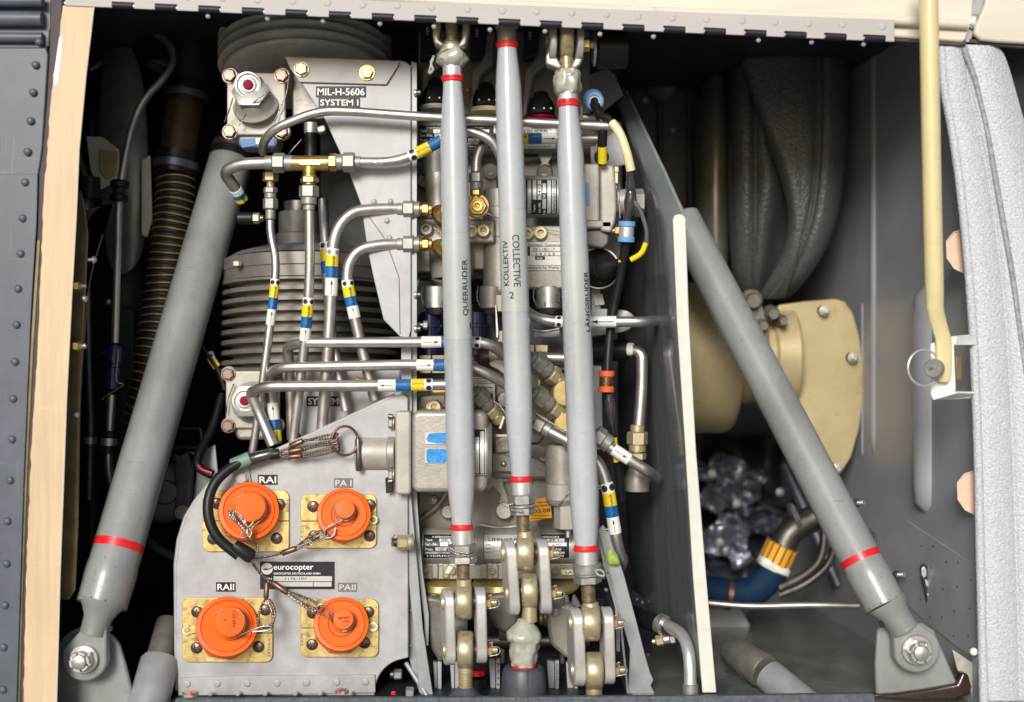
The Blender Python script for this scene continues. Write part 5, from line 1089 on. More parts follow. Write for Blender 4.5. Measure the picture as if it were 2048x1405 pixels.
# striped barrel label
C, ax, R = barrel(H, 394, 1046, 1130, 42, 178)
k = WRAP(H, 'nameplate_border', 'label_silver', [(4, -46), (74, -46), (74, 44), (4, 44)], [(0, 1, 2, 3)], C, ax, R, 0, .25)
k = WRAP(H, 'nameplate', 'ink', [(6, -44), (72, -44), (72, 42), (6, 42)], [(0, 1, 2, 3)], C, ax, R, 0, .45)
for i, x in enumerate((13, 24, 34.5, 44.5, 55, 65)):
    for (a, b) in (((-40, 39),) if i in (0, 4) else ((-6, 39),) if i in (1, 2) else ((8, 30), (-26, -4)) if i == 3 else ((-40, 39),)):
        WRAP(k, 'blank_field', 'label_silver', [(x-3.8, a), (x+3.8, a), (x+3.8, b), (x-3.8, b)], [(0, 1, 2, 3)], C, ax, R, 0, .6)
for s, x, y, L, h, m in (('Type:', 24, -26, 20, 6, 'white'), ('Ser.-Nr.', 34.5, -24, 26, 6, 'white'), ('Pmax', 44.5, -36, 14, 6, 'white'), ('3413', 34.5, 14, 28, 5, 'ink'), ('Feinmechanische Werke', 65, 0, 74, 5, 'ink'), ('W.', 44.5, 2, 9, 6, 'white')):
    V, F = textmesh(s); WRAP(k, 'lettering', m, xf(V, L, h, 90) and [(a+x, b+y) for a, b in xf(V, L, h, 90)], F, C, ax, R, 0, .9)
# flat nameplate under it
k = BX(H, 'nameplate', 'label_silver', 1050, 485, 1135, 545, 164, 2, .5)
for y0, y1, x0 in ((487, 492.5, 1052), (494, 503, 1064), (504.5, 511.5, 1064), (524, 531, 1052)): BX(k, 'ruled_field', 'label_black', x0-1, y1, 1134, y1+1, 163.5, .4, 0)
BX(k, 'dark_block', 'label_black', 1052, 494, 1060, 512, 163.4, .4, 0); BX(k, 'dark_block', 'label_black', 1070, 513, 1090, 520, 163.4, .4, 0)
for s, x, y, w_, h_ in (('Feinmech. Themenreals', 1092, 490, 70, 4.2), ('ZE 1.1851.17', 1088, 499, 44, 6), ('3 4 1 2 9', 1090, 508.5, 40, 5.5), ('mechanische Werke Mün', 1094, 535.5, 80, 6)): TX(k, s, x, y, 163.2, w_, h_, 'ink_faded' if h_ != 6 or y < 520 else 'ink')
TX(k, 'bar', 1080, 516.5, 163, 12, 4.5, 'white')
# solenoid housing at right
PR(H, 'solenoid_block', 'cast_light', [(1166, 327), (1200, 327), (1200, 455), (1166, 455)], 118, 90, 6, 3)
PR(H, 'solenoid_flange', 'cast_light', [(1201, 329), (1216, 327), (1228, 332), (1230, 350), (1233, 380), (1234, 420), (1230, 446), (1222, 466), (1201, 462)], 112, 100, 5, 3)
BX(H, 'valve_block', 'cast', 1166, 440, 1226, 458, 112, 60, 5, 3)
PR(H, 'lower_cover', 'cast_dark', [(1168, 462), (1200, 458), (1218, 470), (1218, 486), (1208, 498), (1170, 492)], 124, 60, 5, 3)
BX(H, 'blue_sticker', 'blue_rubber', 1168, 366, 1179, 412, 116, 2, 1)
cyl(H, 'solenoid_can', 'cast_light', (1232, 405, 160), (1268, 405, 158), 26); STK(H, (1268, 406, 158), (1290, 406, 158), [('can_cap', 'hex', 20, 28, 'cast_light')])
STK(H, (1228, 340, 118), (1244, 340, 118), [('bolt', 'hex', 9, 9, 'gold_dull')]); PR(H, 'lock_tab', 'sleeve_cream', [(1230, 346), (1236, 346), (1236, 367), (1231, 367)], 112, 3, 1)
STK(H, (1244, 462, 128), (1214, 462, 128), [('nut', 'hex', 16, 12, 'gold'), ('stud', 'thr', 10, 6, 'steel')])
TWIST(H, [(1232, 372, 108), (1238, 400, 106), (1240, 436, 108)], .9)
# sleeves of the lower cylinders with windows
for u, d in ((873, 196), (984, 206), (1097, 180)):
    cyl(H, 'spring_can', 'steel' if u != 984 else 'cast', (u, 573, d), (u, 618, d), 25, seg=36); cyl(H, 'can_end', 'steel_dark', (u, 617, d), (u, 630, d), 21, 18)
    BX(H, 'can_window', 'ink', u-8, 604, u+1, 614, d-26, 6, 1); BX(H, 'can_window', 'ink', u+15, 590, u+24, 606, d-22, 6, 1)
    TWIST(H, [(u-28, 572, d-20), (u-30, 596, d-20), (u-24, 612, d-20)], .9)
PR(H, 'tag', 'sleeve_cream', [(833, 560), (837, 562), (833, 592), (826, 592), (827, 578)], 120, 3, 1)
# dark region with black oil pots and gold blocks
for u in (860, 955): LA(H, 'oil_pot', 'navy', (u, 716, 210), (u, 600, 214), [(0, 20), (60, 20), (61, 24), (66, 24), (68, 20), (90, 20), (94, 12)], 36)
BX(H, 'cavity_shade_sheet', 'rubber_grey', 836, 630, 1200, 760, 280, 20, 2)  # dark sheet painted in for the shade between the castings
for a in ((838, 711, 862, 720), (864, 711, 900, 720), (838, 742, 862, 747), (864, 742, 892, 747), (1060, 690, 1069, 705), (1071, 690, 1096, 705)): BX(H, 'spacer_block', 'gold_dull', *a, 168, 30, 1.5)
PR(H, 'guide_plate', 'steel', [(990, 610), (993, 610), (997, 660), (997, 676), (992, 676)], 150, 6, 1); BX(H, 'guide_block', 'cast_light', 992, 590, 1006, 624, 160, 20, 2); BX(H, 'guide_block', 'cast_light', 995, 662, 1006, 685, 160, 20, 2)
LA(H, 'red_plug', 'bushing', (948, 716, 170), (990, 716, 170), [(0, 6), (6, 8), (12, 16), (30, 16), (32, 14)], 24); LA(H, 'plug_body', 'cast', (978, 714, 172), (1000, 714, 172), [(0, 17), (18, 15)], 24)
cyl(H, 'yellow_plug', 'yellow', (998, 713, 150), (1008, 713, 150), 6, c=1)
PR(H, 'rocker', 'cast_light', [(978, 726), (990, 720), (1010, 722), (1020, 740), (1012, 752), (996, 740), (980, 732)], 150, 10, 2)
# lower nameplates and block left
BX(H, 'green_ring', 'gold_plate', 860, 762, 895, 790, 190, 20, 6); PR(H, 'valve_block', 'cast', [(840, 793), (890, 790), (893, 826), (830, 826)], 170, 50, 3)
FA(H, 'flat', 'gold_dull', 868, 816, 146, 17, name='washer'); FA(H, 'socket', 'gold_dull', 869, 814, 143, 13); TWIST(H, [(880, 808, 140), (890, 812, 140), (900, 815, 142)], .9)
k = BX(H, 'nameplate', 'label_silver', 938, 755, 990, 806, 176, 2, .5)
for y in (757, 766, 775, 784): BX(k, 'ruled_field', 'label_black', 940, y, 986, y+1.4, 175.5, .4, 0)
BX(k, 'dark_block', 'label_black', 972, 787, 986, 803, 175.4, .4, 0); TX(k, 'Thermenreals', 958, 762, 175.2, 34, 4, 'ink_faded'); TX(k, '1.1', 952, 771, 175.2, 10, 4, 'ink_faded')
# diagonal B-nut fittings
def bnut(t, p0, p1, s=1.0, tail='gold_dull'):
    STK(t, p0, p1, [('ferrule', 'cyl', 6*s, 12*s, 'nut_grey'), ('nut', 'hex', 20*s, 19*s, 'nut_grey'), ('collar', 'cyl', 13*s, 15*s, 'nut_grey'), ('thread', 'thr', 5*s, 12*s, tail), ('adapter', 'hex', 15*s, 16*s, tail), ('adapter_body', 'cyl', 14*s, 13*s, tail)])
bnut(H, (946, 782, 110), (1004, 846, 150), 1.2); bnut(H, (1060, 716, 108), (1130, 770, 150), 1.25); bnut(H, (1062, 786, 112), (1134, 836, 150), 1.25)
for u, v in ((1142, 785), (1144, 850)): LA(H, 'banjo_head', 'gold_dome', (u, v, 190), (u-14, v+2, 100), [(0, 34), (40, 34), (44, 30), (60, 28), (64, 24)], 40)
for u, v in ((978, 832),): FA(H, 'flat', 'steel', u, v, 186, 17, name='washer'); FA(H, 'socket', 'screw_dark', u, v, 182, 13)
cyl(H, 'cast_neck', 'cast', (1000, 835, 190), (1022, 862, 200), 20); TU(H, 'pin', 'sleeve_cream', [(1000, 858, 130), (1008, 834, 134)], 2.8); TU(H, 'pin', 'sleeve_cream', [(992, 872, 130), (1014, 872, 140)], 2.8)
PR(H, 'valve_block', 'cast', [(988, 880), (1050, 850), (1128, 858), (1128, 900), (1050, 905), (988, 908)], 176, 50, 4)
BX(H, 'valve_block', 'cast', 984, 905, 1040, 945, 190, 40, 3); FA(H, 'dome', 'steel', 1007, 928, 186, 6)
TWIST(H, [(1064, 822, 70), (1100, 845, 60), (1145, 872, 62)], 1.2)
# lower actuator
t = TH('actuator', 'cast actuator with round silver end cap and blue stickers left of first rod', 'actuator', 850, 985, 110)
cyl(t, 'end_can', 'cast_light', (716, 907, 100), (780, 907, 100), 36, seg=48); cyl(t, 'end_ring', 'cast', (776, 907, 100), (792, 907, 100), 38, seg=48)
LA(t, 'end_collar', 'cast_light', (712, 907, 100), (722, 907, 100), [(0, 30), (2, 37), (9, 38), (10, 36)], 40)
PR(t, 'flange', 'cast_light', rr(790, 823, 822, 990, 7), 46, 100, 5, 3)
PR(t, 'body', 'cast', rr(823, 822, 975, 986, 16), 50, 100, 10, 4)
cyl(t, 'barrel', 'cast', (900, 904, 96), (984, 904, 96), 66, 62, c=8, seg=56)
C = W(900, 904, 96); ax = (W(984, 904, 96)-C).normalized(); R = 65*S*K(96)
k = WRAP(t, 'nameplate_border', 'label_silver', [(36, -52), (76, -52), (76, 52), (36, 52)], [(0, 1, 2, 3)], C, ax, R, 0, .6)
k = WRAP(t, 'nameplate', 'ink', [(38, -49), (74, -49), (74, 49), (38, 49)], [(0, 1, 2, 3)], C, ax, R, 0, .9)
for x, a, b in ((48, -47, 30), (58, -47, 30), (68.5, -47, 44)): WRAP(k, 'blank_field', 'label_silver', [(x-4, a), (x+4, a), (x+4, b), (x-4, b)], [(0, 1, 2, 3)], C, ax, R, 0, 1.1)
V, F = textmesh('8419'); WRAP(k, 'lettering', 'ink', [(a+48, b+8) for a, b in xf(V, 26, 5, -90)], F, C, ax, R, 0, 1.4)
for y0, y1 in ((866, 888), (898, 926)):
    s_ = BX(t, 'sticker_film', 'label_silver', 850, y0-1, 893, y1+1, 47.5, 1.2, .3)
    PR(s_, 'blue_sticker', 'blue_film', [(858, y0+2), (872, y0), (893, y0), (893, y1), (870, y1-1), (856, y1-4), (853, y0+12)] if y0 < 890 else rr(853, y0, 893, y1, 5), 46.9, .6, .2)
for v, s in ((846, -1), (950, 1)): STK(t, (790, v, 70), (770, v, 70), [('washer', 'cyl', 4, 13, 'nut_grey'), ('bolt', 'hex', 9, 12, 'nut_grey')]); STK(t, (786, v+12*s, 60), (772, v+14*s, 60), [('lock_tab', 'cyl', 10, 5, 'screw_dark')])
PR(t, 'oil_residue', 'rubber', [(770, 956), (784, 954), (786, 984), (772, 988)], 62, 6, 2)
LA(t, 'ring_lug', 'steel_dark', (716, 876, 62), (718, 944, 62), [(0, 4), (3, 6), (64, 6), (67, 4)], 10)
RING3(t, 'key_ring', 'copper', (690, 882, 52), 26, 29, 2.6, dz=8, a0=-170, a1=160)
# right vertical canister
cyl(H, 'accumulator', 'cast', (1124, 888, 150), (1124, 968, 150), 34); cyl(H, 'accumulator_lower', 'cast_light', (1124, 966, 150), (1124, 1000, 150), 33); cyl(H, 'accumulator_rim', 'cast_light', (1124, 998, 150), (1124, 1010, 150), 31, 26)
STK(H, (1132, 1010, 146), (1132, 1060, 146), [('hex_end', 'hex', 48, 24, 'cast_light')]); STK(H, (1136, 1062, 120), (1136, 1080, 120), [('bleed', 'cyl', 14, 5, 'steel')]); TWIST(H, [(1112, 1018, 118), (1126, 1000, 112), (1142, 978, 110)], 1)
k = PR(H, 'paper_tag', 'amber', [(1060, 1000), (1100, 993), (1104, 1036), (1058, 1044)], 176, 1, .2)
for s, x, y, w_, h_ in (('Aerosp', 1086, 1005, 24, 4.5), ('ung GmbH', 1084, 1012, 34, 5), ('03.08', 1084, 1022, 34, 8)): TX(k, s, x, y, 175.5, w_, h_, 'ink', 5)
for y in (1031, 1037): BX(k, 'rule', 'ink', 1062, y, 1101, y+.8, 175.5, .3, 0)
# lower flange, gold domes, bellcranks
BX(H, 'lower_flange', 'cast', 842, 1126, 1212, 1160, 176, 70, 4, 3)
for u in (886, 1000, 1104): LA(H, 'gold_dome', 'gold_dome', (u, 1158, 196), (u, 1240, 210), [(0, 50), (10, 56), (16, 54), (24, 40), (40, 30)], 48)
k = PR(H, 'tag', 'sleeve_cream', [(1122, 1140), (1148, 1140), (1148, 1150), (1124, 1150)], 118, 3, .6); TX(k, 'LA', 1138, 1145, 117.4, 14, 6, 'ink')
for i, (o_, lab) in enumerate((([(846, 1192), (880, 1196), (900, 1210), (905, 1250), (900, 1300), (880, 1330), (862, 1300), (852, 1240)], 'dark cast crank behind the first link pair'),
    ([(978, 1190), (1012, 1186), (1040, 1225), (1036, 1252), (1010, 1270), (992, 1258), (976, 1230)], 'dark cast crank between the first and second link pair'),
    ([(1092, 1212), (1106, 1205), (1150, 1212), (1156, 1240), (1150, 1320), (1130, 1316), (1100, 1290), (1094, 1250)], 'grey cast crank behind the third link pair'))):
    t = TH('bellcrank', lab, 'crank', o_[0][0], 1300, 150, 'bellcranks behind the links'); PR(t, 'arm', 'cast' if i == 2 else 'cast_dark', o_, 128, 50, 9, 4)
    LA(t, 'pivot', 'cast_dark', (o_[0][0]+20, 1250, 180), (o_[0][0]+60, 1250, 180), [(0, 30), (70, 30)], 30)
    if i != 1: STK(t, (o_[0][0]+14, 1190, 150), (o_[0][0]+36, 1190, 150), [('bolt', 'hex', 14, 10, 'steel_dark')])
PR(H, 'lower_boss', 'cast', [(1106, 1186), (1134, 1182), (1140, 1206), (1128, 1214), (1112, 1212)], 150, 30, 5); PR(H, 'lower_fin', 'cast_dark', [(1146, 1190), (1152, 1192), (1164, 1214), (1140, 1222)], 150, 20, 3)
for i, (u0, v0, u1, v1) in enumerate(((866, 1324, 883, 1386), (900, 1324, 918, 1380), (978, 1318, 1000, 1378), (1094, 1322, 1118, 1382), (1132, 1326, 1156, 1382))):
    t = TH('guide_rail', ['leftmost', 'second', 'third', 'fourth', 'rightmost'][i]+' short pale upright rail piece at the bottom among the links', 'rail', u0, v1, 140, 'short upright rail pieces'); 
    PR(t, 'rail', 'plate', [(u0, v0), (u1-9, v0+2), (u1-9, v1+2), (u0+3, v1)], 140, 16, 1.5); BX(t, 'rail_cheek', 'plate', u1-8, v0, u1, v1, 136, 12, 1)
    if i in (2, 3): TX(t, '21824373' if i == 3 else '1124', u1-4, (v0+v1)/2, 135.5, 46, 4.5, 'ink_faded', 90)
t = TH('red_cap_plug', 'small red and black plug between the first and second link pair', 'plug', 956, 1345, 150)
LA(t, 'plug', 'rubber', (956, 1392, 150), (956, 1330, 150), [(0, 20), (36, 20), (38, 14)], 24); LA(t, 'cap', 'red', (956, 1350, 150), (956, 1330, 150), [(0, 15), (10, 14)], 24)
# top castings and black knobs
Tp = TH('upper_gear_casting', 'dark brownish ribbed casting at the top behind the push rods', 'casting', 960, 240, 260)
for i, u in enumerate((868, 968, 1074)):
    PR(Tp, 'rib', 'cast_mid', [(u+4, 60), (u+22, 60), (u+18, 130), (u-6, 150), (u-18, 230), (u-30, 240), (u-26, 140), (u-6, 120)], 240, 60, 6, 3)
    PR(Tp, 'pocket', 'label_black', [(u-26, 50), (u+6, 50), (u+2, 112), (u-28, 122)], 232, 30, 5)
    TX(Tp, '100', u+(-14 if i else -13), 62+i*5, 231, 16, 6, 'label_silver', 90)
    FA(Tp, 'dome', 'steel', u+30, 190+i*4, 240, 3)
BX(Tp, 'back', 'cast_mid', 836, 40, 1180, 240, 300, 20, 3)
BX(Tp, 'brown_block', 'copper', 929, 174, 939, 186, 220, 10, 2)
for i, (u, v, m) in enumerate(((873, 178, 'cast_light'), (972, 182, 'sleeve_cream'), (1082, 199, 'red_button'))):
    t = TH('cap_knob', ['left black knob on a cream collar behind the first rod', 'middle black knob on a cream collar between first and second rod', 'right black knob on a red collar beside the third rod'][i], 'knob', u, v+40, 200, 'black knobs on top of the servo unit')
    k_ = .82 if i else .9
    LA(t, 'knob', 'rubber', (u, v+34, 200), (u, v-10, 206), [(0, 34*k_), (6, 36*k_), (20, 33*k_), (34, 26*k_), (38, 20*k_), (56*k_, 18*k_), (60*k_, 14*k_)], 10, ang=20)
    LA(t, 'collar', m, (u, v+44, 200), (u, v, 200), [(0, 36*k_), (4, 38*k_), (9, 36*k_)], 40)
    for a in (-14, 6, 20): FA(t, 'dome', 'pipe_bright', u+a, v+18, 168, 2.6)
t = TH('lever_boss', 'black round boss with a bright ring right of the third rod top', 'boss', 1215, 100, 40)
LA(t, 'ring', 'steel', (1184, 98, 60), (1260, 98, 60), [(0, 26), (2, 34), (7, 35), (9, 32)], 40); LA(t, 'boss', 'rubber', (1192, 98, 60), (1262, 98, 62), [(0, 36), (3, 40), (60, 40), (66, 30)], 40)
t = TH('gusset', 'dark triangular gusset behind the blue clamp', 'panel', 1210, 200, 260)
PR(t, 'plate', 'label_grey', [(1176, 150), (1214, 136), (1230, 150), (1248, 190), (1200, 230), (1176, 220)], 300, 6, 2)
t = TH('support_plate', 'pale plate with a round hole behind the yellow cable sleeve', 'panel', 1210, 300, 230)
PR(t, 'plate', 'plate', [(1180, 292), (1240, 258), (1252, 330), (1200, 340), (1182, 330)], 222, 5, 2); FA(t, 'flat', 'ink', 1203, 314, 221, 15, name='hole')
k = LA(t, 'ring', 'plate_grey', (1190, 270, 225), (1190, 270, 200), [(0, 18), (10, 16), (10, 9), (2, 8)], 30)
t = TH('slotted_strap', 'pale strap with a vertical edge right of the third rod top', 'strap', 1162, 230, 150); BX(t, 'strap', 'plate_grey', 1160, 211, 1166, 276, 140, 8, 1)

# ---------------------------------------------------------------- small fittings that crowd the servo unit
def bolts(t, L, d, r, m='screw_dark', k='socket'):
    for u, v in L: FA(t, 'flat', 'steel', u, v, d, r*1.25, name='washer'); FA(t, k, m, u, v, d-2, r)
bolts(H, [(846, 332), (846, 420), (990, 300), (1035, 330), (1150, 300)], 296, 7, 'steel', 'slot')
bolts(H, [(850, 1142), (905, 1143), (985, 1143), (1110, 1143), (1200, 1142)], 174, 7, 'thread_brown', 'bolt')
for u in (870, 892, 968, 990, 1088): BX(H, 'flange_lug', 'cast', u-7, 1128, u+7, 1158, 170, 12, 3)
for a in ((848, 964, 872, 990), (950, 958, 966, 976), (1040, 950, 1062, 966), (1066, 930, 1090, 960)): BX(H, 'cast_pad', 'cast', *a, 214, 20, 4)
TU(H, 'vein', 'cast', [(840, 1040, 230), (880, 1010, 226, 30), (900, 970, 226, 30), (960, 960, 228)], 6, R=30); TU(H, 'vein', 'cast', [(960, 1050, 228), (1000, 1058, 226, 20), (1050, 1050, 228)], 5)
TU(H, 'vein', 'cast', [(930, 300, 288), (960, 330, 284, 20), (964, 400, 284)], 7); TU(H, 'vein', 'cast', [(1020, 300, 288), (1040, 320, 284, 20), (1130, 312, 286)], 7)
cyl(H, 'port_plug', 'nut_grey', (905, 600, 190), (905, 600, 150), 13, c=1); FA(H, 'socket', 'screw_dark', 905, 600, 148, 9)
for p0, p1 in (((1020, 640, 190), (1020, 700, 190)), ((1038, 650, 200), (1038, 712, 200)), ((940, 610, 220), (940, 690, 220))): cyl(H, 'guide_pin', 'steel', p0, p1, 5, c=1, seg=16)
STK(H, (836, 650, 150), (870, 652, 150), [('stud', 'thr', 10, 5, 'steel'), ('nut', 'hex', 10, 9, 'nut_grey')])
BX(H, 'bracket', 'plate_grey', 900, 640, 940, 662, 230, 8, 2); BX(H, 'bracket', 'plate_grey', 1068, 660, 1120, 676, 214, 8, 2); BX(H, 'bracket', 'steel_dark', 1100, 730, 1180, 742, 190, 30, 2)
TU(H, 'thin_line', 'steel', [(1066, 660, 190), (1090, 664, 180), (1118, 658, 186)], 3); TU(H, 'thin_line', 'rubber', [(905, 640, 160), (925, 668, 150, 12), (935, 700, 160)], 4)
TU(H, 'spring_wire', 'gold_dull', [(1074, 740, 150), (1080, 770, 140, 12), (1066, 786, 150)], 3)
for u, v, r_ in ((1010, 800, 14), (1018, 900, 12), (1090, 910, 13), (1046, 838, 12)): LA(H, 'port_boss', 'cast', (u, v, 206), (u, v, 160), [(0, r_+3), (12, r_+1), (20, r_), (21, r_*.5)], 24)
bolts(H, [(1012, 955), (1052, 980), (866, 1000), (1180, 1040)], 220, 7, 'steel', 'slot')
cyl(H, 'elbow_body', 'gold_dull', (1082, 812, 190), (1130, 870, 200), 20); cyl(H, 'elbow_body', 'cast', (1040, 880, 200), (1110, 905, 200), 24); RING3(H, 'seal_ring', 'rubber', (1068, 866, 84), 20, 22, 2.5)
TWIST(H, [(1026, 880, 150), (1014, 892, 146), (1004, 896, 150)], 1); TWIST(H, [(985, 800, 130), (1000, 812, 122), (1012, 830, 120)], 1)
BX(H, 'lower_shade_sheet', 'label_black', 845, 1196, 1210, 1380, 260, 12, 2)  # black sheet standing in for deep shade behind the links
for u0, u1, v0, v1 in ((905, 925, 1196, 1260), (1000, 1010, 1240, 1330), (1120, 1130, 1250, 1330)): BX(H, 'lower_web', 'cast_mid', u0, v0, u1, v1, 220, 24, 4)
cyl(H, 'cross_shaft', 'steel_dark', (860, 1282, 215), (1180, 1282, 215), 15, c=2); cyl(H, 'cross_shaft_collar', 'gold_dull', (1086, 1232, 190), (1098, 1232, 190), 20, c=2); cyl(H, 'cross_shaft_collar', 'gold_dull', (1078, 1236, 170), (1086, 1236, 170), 14, c=2)
LA(H, 'lower_bracket', 'fork', (1112, 1196, 130), (1112, 1222, 130), [(0, 18), (14, 15), (20, 9), (34, 9)], 24); FA(H, 'dome', 'ink', 1122, 1190, 108, 4)
# ================================================================= steel pipes
def pipe(label, pts, r, R=24, m='pipe', group='steel hydraulic pipes', name='hydraulic_pipe'):
    a = pts[0]; t = TH(name, label, 'pipe', *a[:3], group=group); return TU(t, 'tube', m, pts, r, R=R, n=20), t
def nuts(t, p0, p1, its): return STK(t, p0, p1, its, 26)
GN = lambda r=19: [('ferrule', 'cyl', 12, r*.68, 'nut_grey'), ('nut', 'hex', 22, r, 'nut_grey'), ('collar', 'cyl', 12, r*.82, 'nut_grey'), ('neck', 'cyl', 4, r*.62, 'gold'), ('adapter', 'hex', 14, r*.74, 'gold'), ('adapter_neck', 'cyl', 6, r*.6, 'gold')]
p, t = pipe('long thin upper pipe running over the SYSTEM I plate to the right side', [(526, 306, 120), (526, 285, 96, 16), (548, 258, 70, 26), (636, 222, 60, 40), (700, 223, 60, 30), (860, 235, 60, 80), (1238, 254, 60)], 9, R=30)
p, t = pipe('pipe with a tee joint and a yellow and blue sleeve ending at the first rod', [(712, 325, 70), (790, 326, 70, 50), (850, 300, 66, 30), (905, 268, 62)], 10.5)
SLV(p, (818, 316), (884, 282), [('d', 13), ('y', 22), ('b', 22)], flip=True)
SLV(p, (884, 281), (900, 272), [('w', 22)])
nuts(t, (722, 325, 70), (640, 325, 70), [('ferrule', 'cyl', 12, 12, 'nut_grey'), ('nut', 'hex', 24, 20, 'nut_grey'), ('collar', 'cyl', 12, 16, 'nut_grey'), ('adapter', 'hex', 16, 18, 'gold')])
V, F = textmesh('105-45210  THL'); WRAP(t, 'stamp', 'ink_faded', xf(V, 78, 6, 180), F, W(765, 325.5, 70), Vector((1, 0, 0)), p['r'], .2)
t = TH('tee_fitting', 'brass tee fitting joining three grey nuts under the bracket plate', 'fitting', 618, 330, 70)
STK(t, (584, 327, 70), (664, 327, 70), [('body', 'cyl', 74, 15, 'gold')]); STK(t, (619, 330, 70), (619, 380, 70), [('branch', 'cyl', 20, 13, 'gold'), ('branch_ring', 'cyl', 5, 15, 'gold'), ('adapter', 'hex', 12, 19, 'gold'), ('thread', 'cyl', 4, 13, 'gold')])
PR(t, 'cast_mark', 'gold', rr(598, 322, 642, 330, 4), 54.5, 3, 1)
p, t = pipe('short bent pipe from the tee down over the left strut', [(484, 400, 150), (468, 372, 120, 20), (446, 344, 90, 20), (480, 328, 75, 30), (540, 326, 70)], 11.5, R=26)
nuts(t, (530, 326, 70), (600, 327, 70), [('ferrule', 'cyl', 16, 14, 'nut_grey'), ('nut', 'hex', 24, 20, 'nut_grey'), ('collar', 'cyl', 16, 16, 'nut_grey')])
SLV(p, (471, 378), (484, 402), [('w', 9), ('b', 8), ('y', 8)])
p, t = pipe('pipe hanging from the tee with a yellow and blue sleeve over the finned reservoir', [(619, 400, 70), (620, 560, 74, 60), (610, 680, 84, 60), (596, 800, 96), (584, 905, 104)], 10)
nuts(t, (618, 372, 70), (618, 440, 70), [('nut', 'hex', 24, 20, 'nut_grey'), ('collar', 'cyl', 14, 16, 'nut_grey'), ('ferrule', 'cyl', 12, 12, 'nut_grey')])
SLV(p, (618, 596), (607, 682), [('d', 14), ('y', 24), ('b', 22), ('w', 26)], flip=True)
p, t = pipe('thin pipe below the filter head with a slanted yellow and blue sleeve', [(541, 430, 130), (541, 470, 120, 30), (553, 520, 112, 40), (548, 590, 108, 50), (534, 700, 104, 60), (515, 840, 110), (505, 905, 116)], 8.2)
nuts(t, (541, 345, 120), (541, 500, 125), [('adapter', 'hex', 18, 16, 'gold_dull'), ('thread', 'thr', 12, 8, 'gold_dull'), ('nut', 'hex', 12, 14, 'nut_grey'), ('collar', 'cyl', 10, 12, 'nut_grey'), ('nut', 'hex', 22, 15, 'nut_grey'), ('ferrule', 'cyl', 20, 10, 'nut_grey')])
SLV(p, (549, 558), (538, 650), [('d', 14), ('y', 24), ('b', 22), ('w', 32)], flip=True)
nuts(TH('side_fitting', 'small dark fitting with a brass nut left of the thin pipe', 'fitting', 500, 437, 160), (476, 437, 160), (540, 437, 160), [('hose_end', 'cyl', 30, 12, 'rubber'), ('nut', 'hex', 14, 11, 'gold_dull'), ('tip', 'cyl', 8, 7, 'steel_dark')])
p, t = pipe('upper of two curved pipes entering the brass fittings left of the first rod', [(806, 418, 110), (750, 418, 100, 40), (700, 424, 90, 50), (666, 470, 80, 50), (662, 600, 84, 60), (656, 700, 88), (644, 860, 100)], 11.5, R=40)
nuts(t, (794, 419, 108), (900, 419, 108), GN()); SLV(p, (665, 497), (656, 592), [('p', 13), ('y', 22), ('b', 22), ('w', 34)], flip=True)
p, t = pipe('lower of two curved pipes entering the brass fittings left of the first rod', [(806, 489, 110), (760, 489, 100, 40), (712, 500, 92, 40), (690, 545, 88, 40), (706, 620, 90, 50), (724, 700, 94), (750, 800, 100)], 11, R=40)
nuts(t, (794, 489, 108), (900, 489, 108), GN()); SLV(p, (693, 562), (716, 636), [('d', 13), ('y', 22), ('b', 20), ('w', 26)], flip=True)
t = TH('brass_elbow', 'two brass elbow bodies behind the first rod', 'fitting', 880, 460, 130)
LA(t, 'elbow', 'gold', (872, 419, 108), (905, 452, 150), [(0, 11), (10, 18), (40, 22), (60, 20)], 30); LA(t, 'elbow', 'gold', (872, 489, 108), (905, 512, 150), [(0, 11), (10, 17), (40, 22), (60, 20)], 30)
p, t = pipe('pipe partly hidden behind the purple dotted sleeve', [(646, 400, 170), (650, 480, 150, 40), (660, 640, 120, 60), (676, 740, 110), (692, 822, 110)], 10)
SLV(p, (651, 486), (656, 548), [('d', 14), ('y', 24), ('b', 24)], flip=True)
p, t = pipe('upper horizontal pipe crossing behind the first rod', [(584, 880, 160), (580, 740, 150), (574, 694, 132, 16), (606, 686, 84, 26), (800, 685, 70), (950, 684, 66, 40), (984, 690, 70, 20), (1020, 720, 100)], 10.5, R=22)
SLV(p, (844, 685), (960, 684), [('w', 38), ('b', 30), ('y', 26), ('d', 12)])
p, t = pipe('middle horizontal pipe crossing behind the first rod', [(553, 888, 130), (544, 800, 134), (536, 750, 120, 18), (560, 735, 78, 30), (800, 730, 66), (930, 732, 62, 40), (968, 744, 62, 30), (1022, 776, 84)], 10.5, R=24)
SLV(p, (833, 731), (905, 731), [('w', 34), ('b', 36)]); SLV(p, (545, 806), (552, 884), [('w', 32), ('b', 22), ('y', 24)], flip=True)
p, t = pipe('lower horizontal pipe with a yellow and blue sleeve beside the first rod', [(546, 892, 92), (520, 830, 104), (500, 786, 96, 12), (530, 773, 58, 26), (700, 772, 54), (945, 769, 54)], 11, R=22)
SLV(p, (757, 772), (866, 770), [('w', 34), ('b', 30), ('y', 26), ('d', 16)], flip=True)
p, t = pipe('curved pipe behind the first and second rods near the top', [(900, 262, 84), (936, 261, 80, 40), (985, 278, 80, 40), (1003, 320, 90)], 10, R=36)
p, t = pipe('small braided elbow pipe ending in a brass banjo between the first two rods', [(992, 276, 130), (966, 286, 116, 26), (953, 316, 104, 30), (952, 345, 100)], 9.5, R=30)
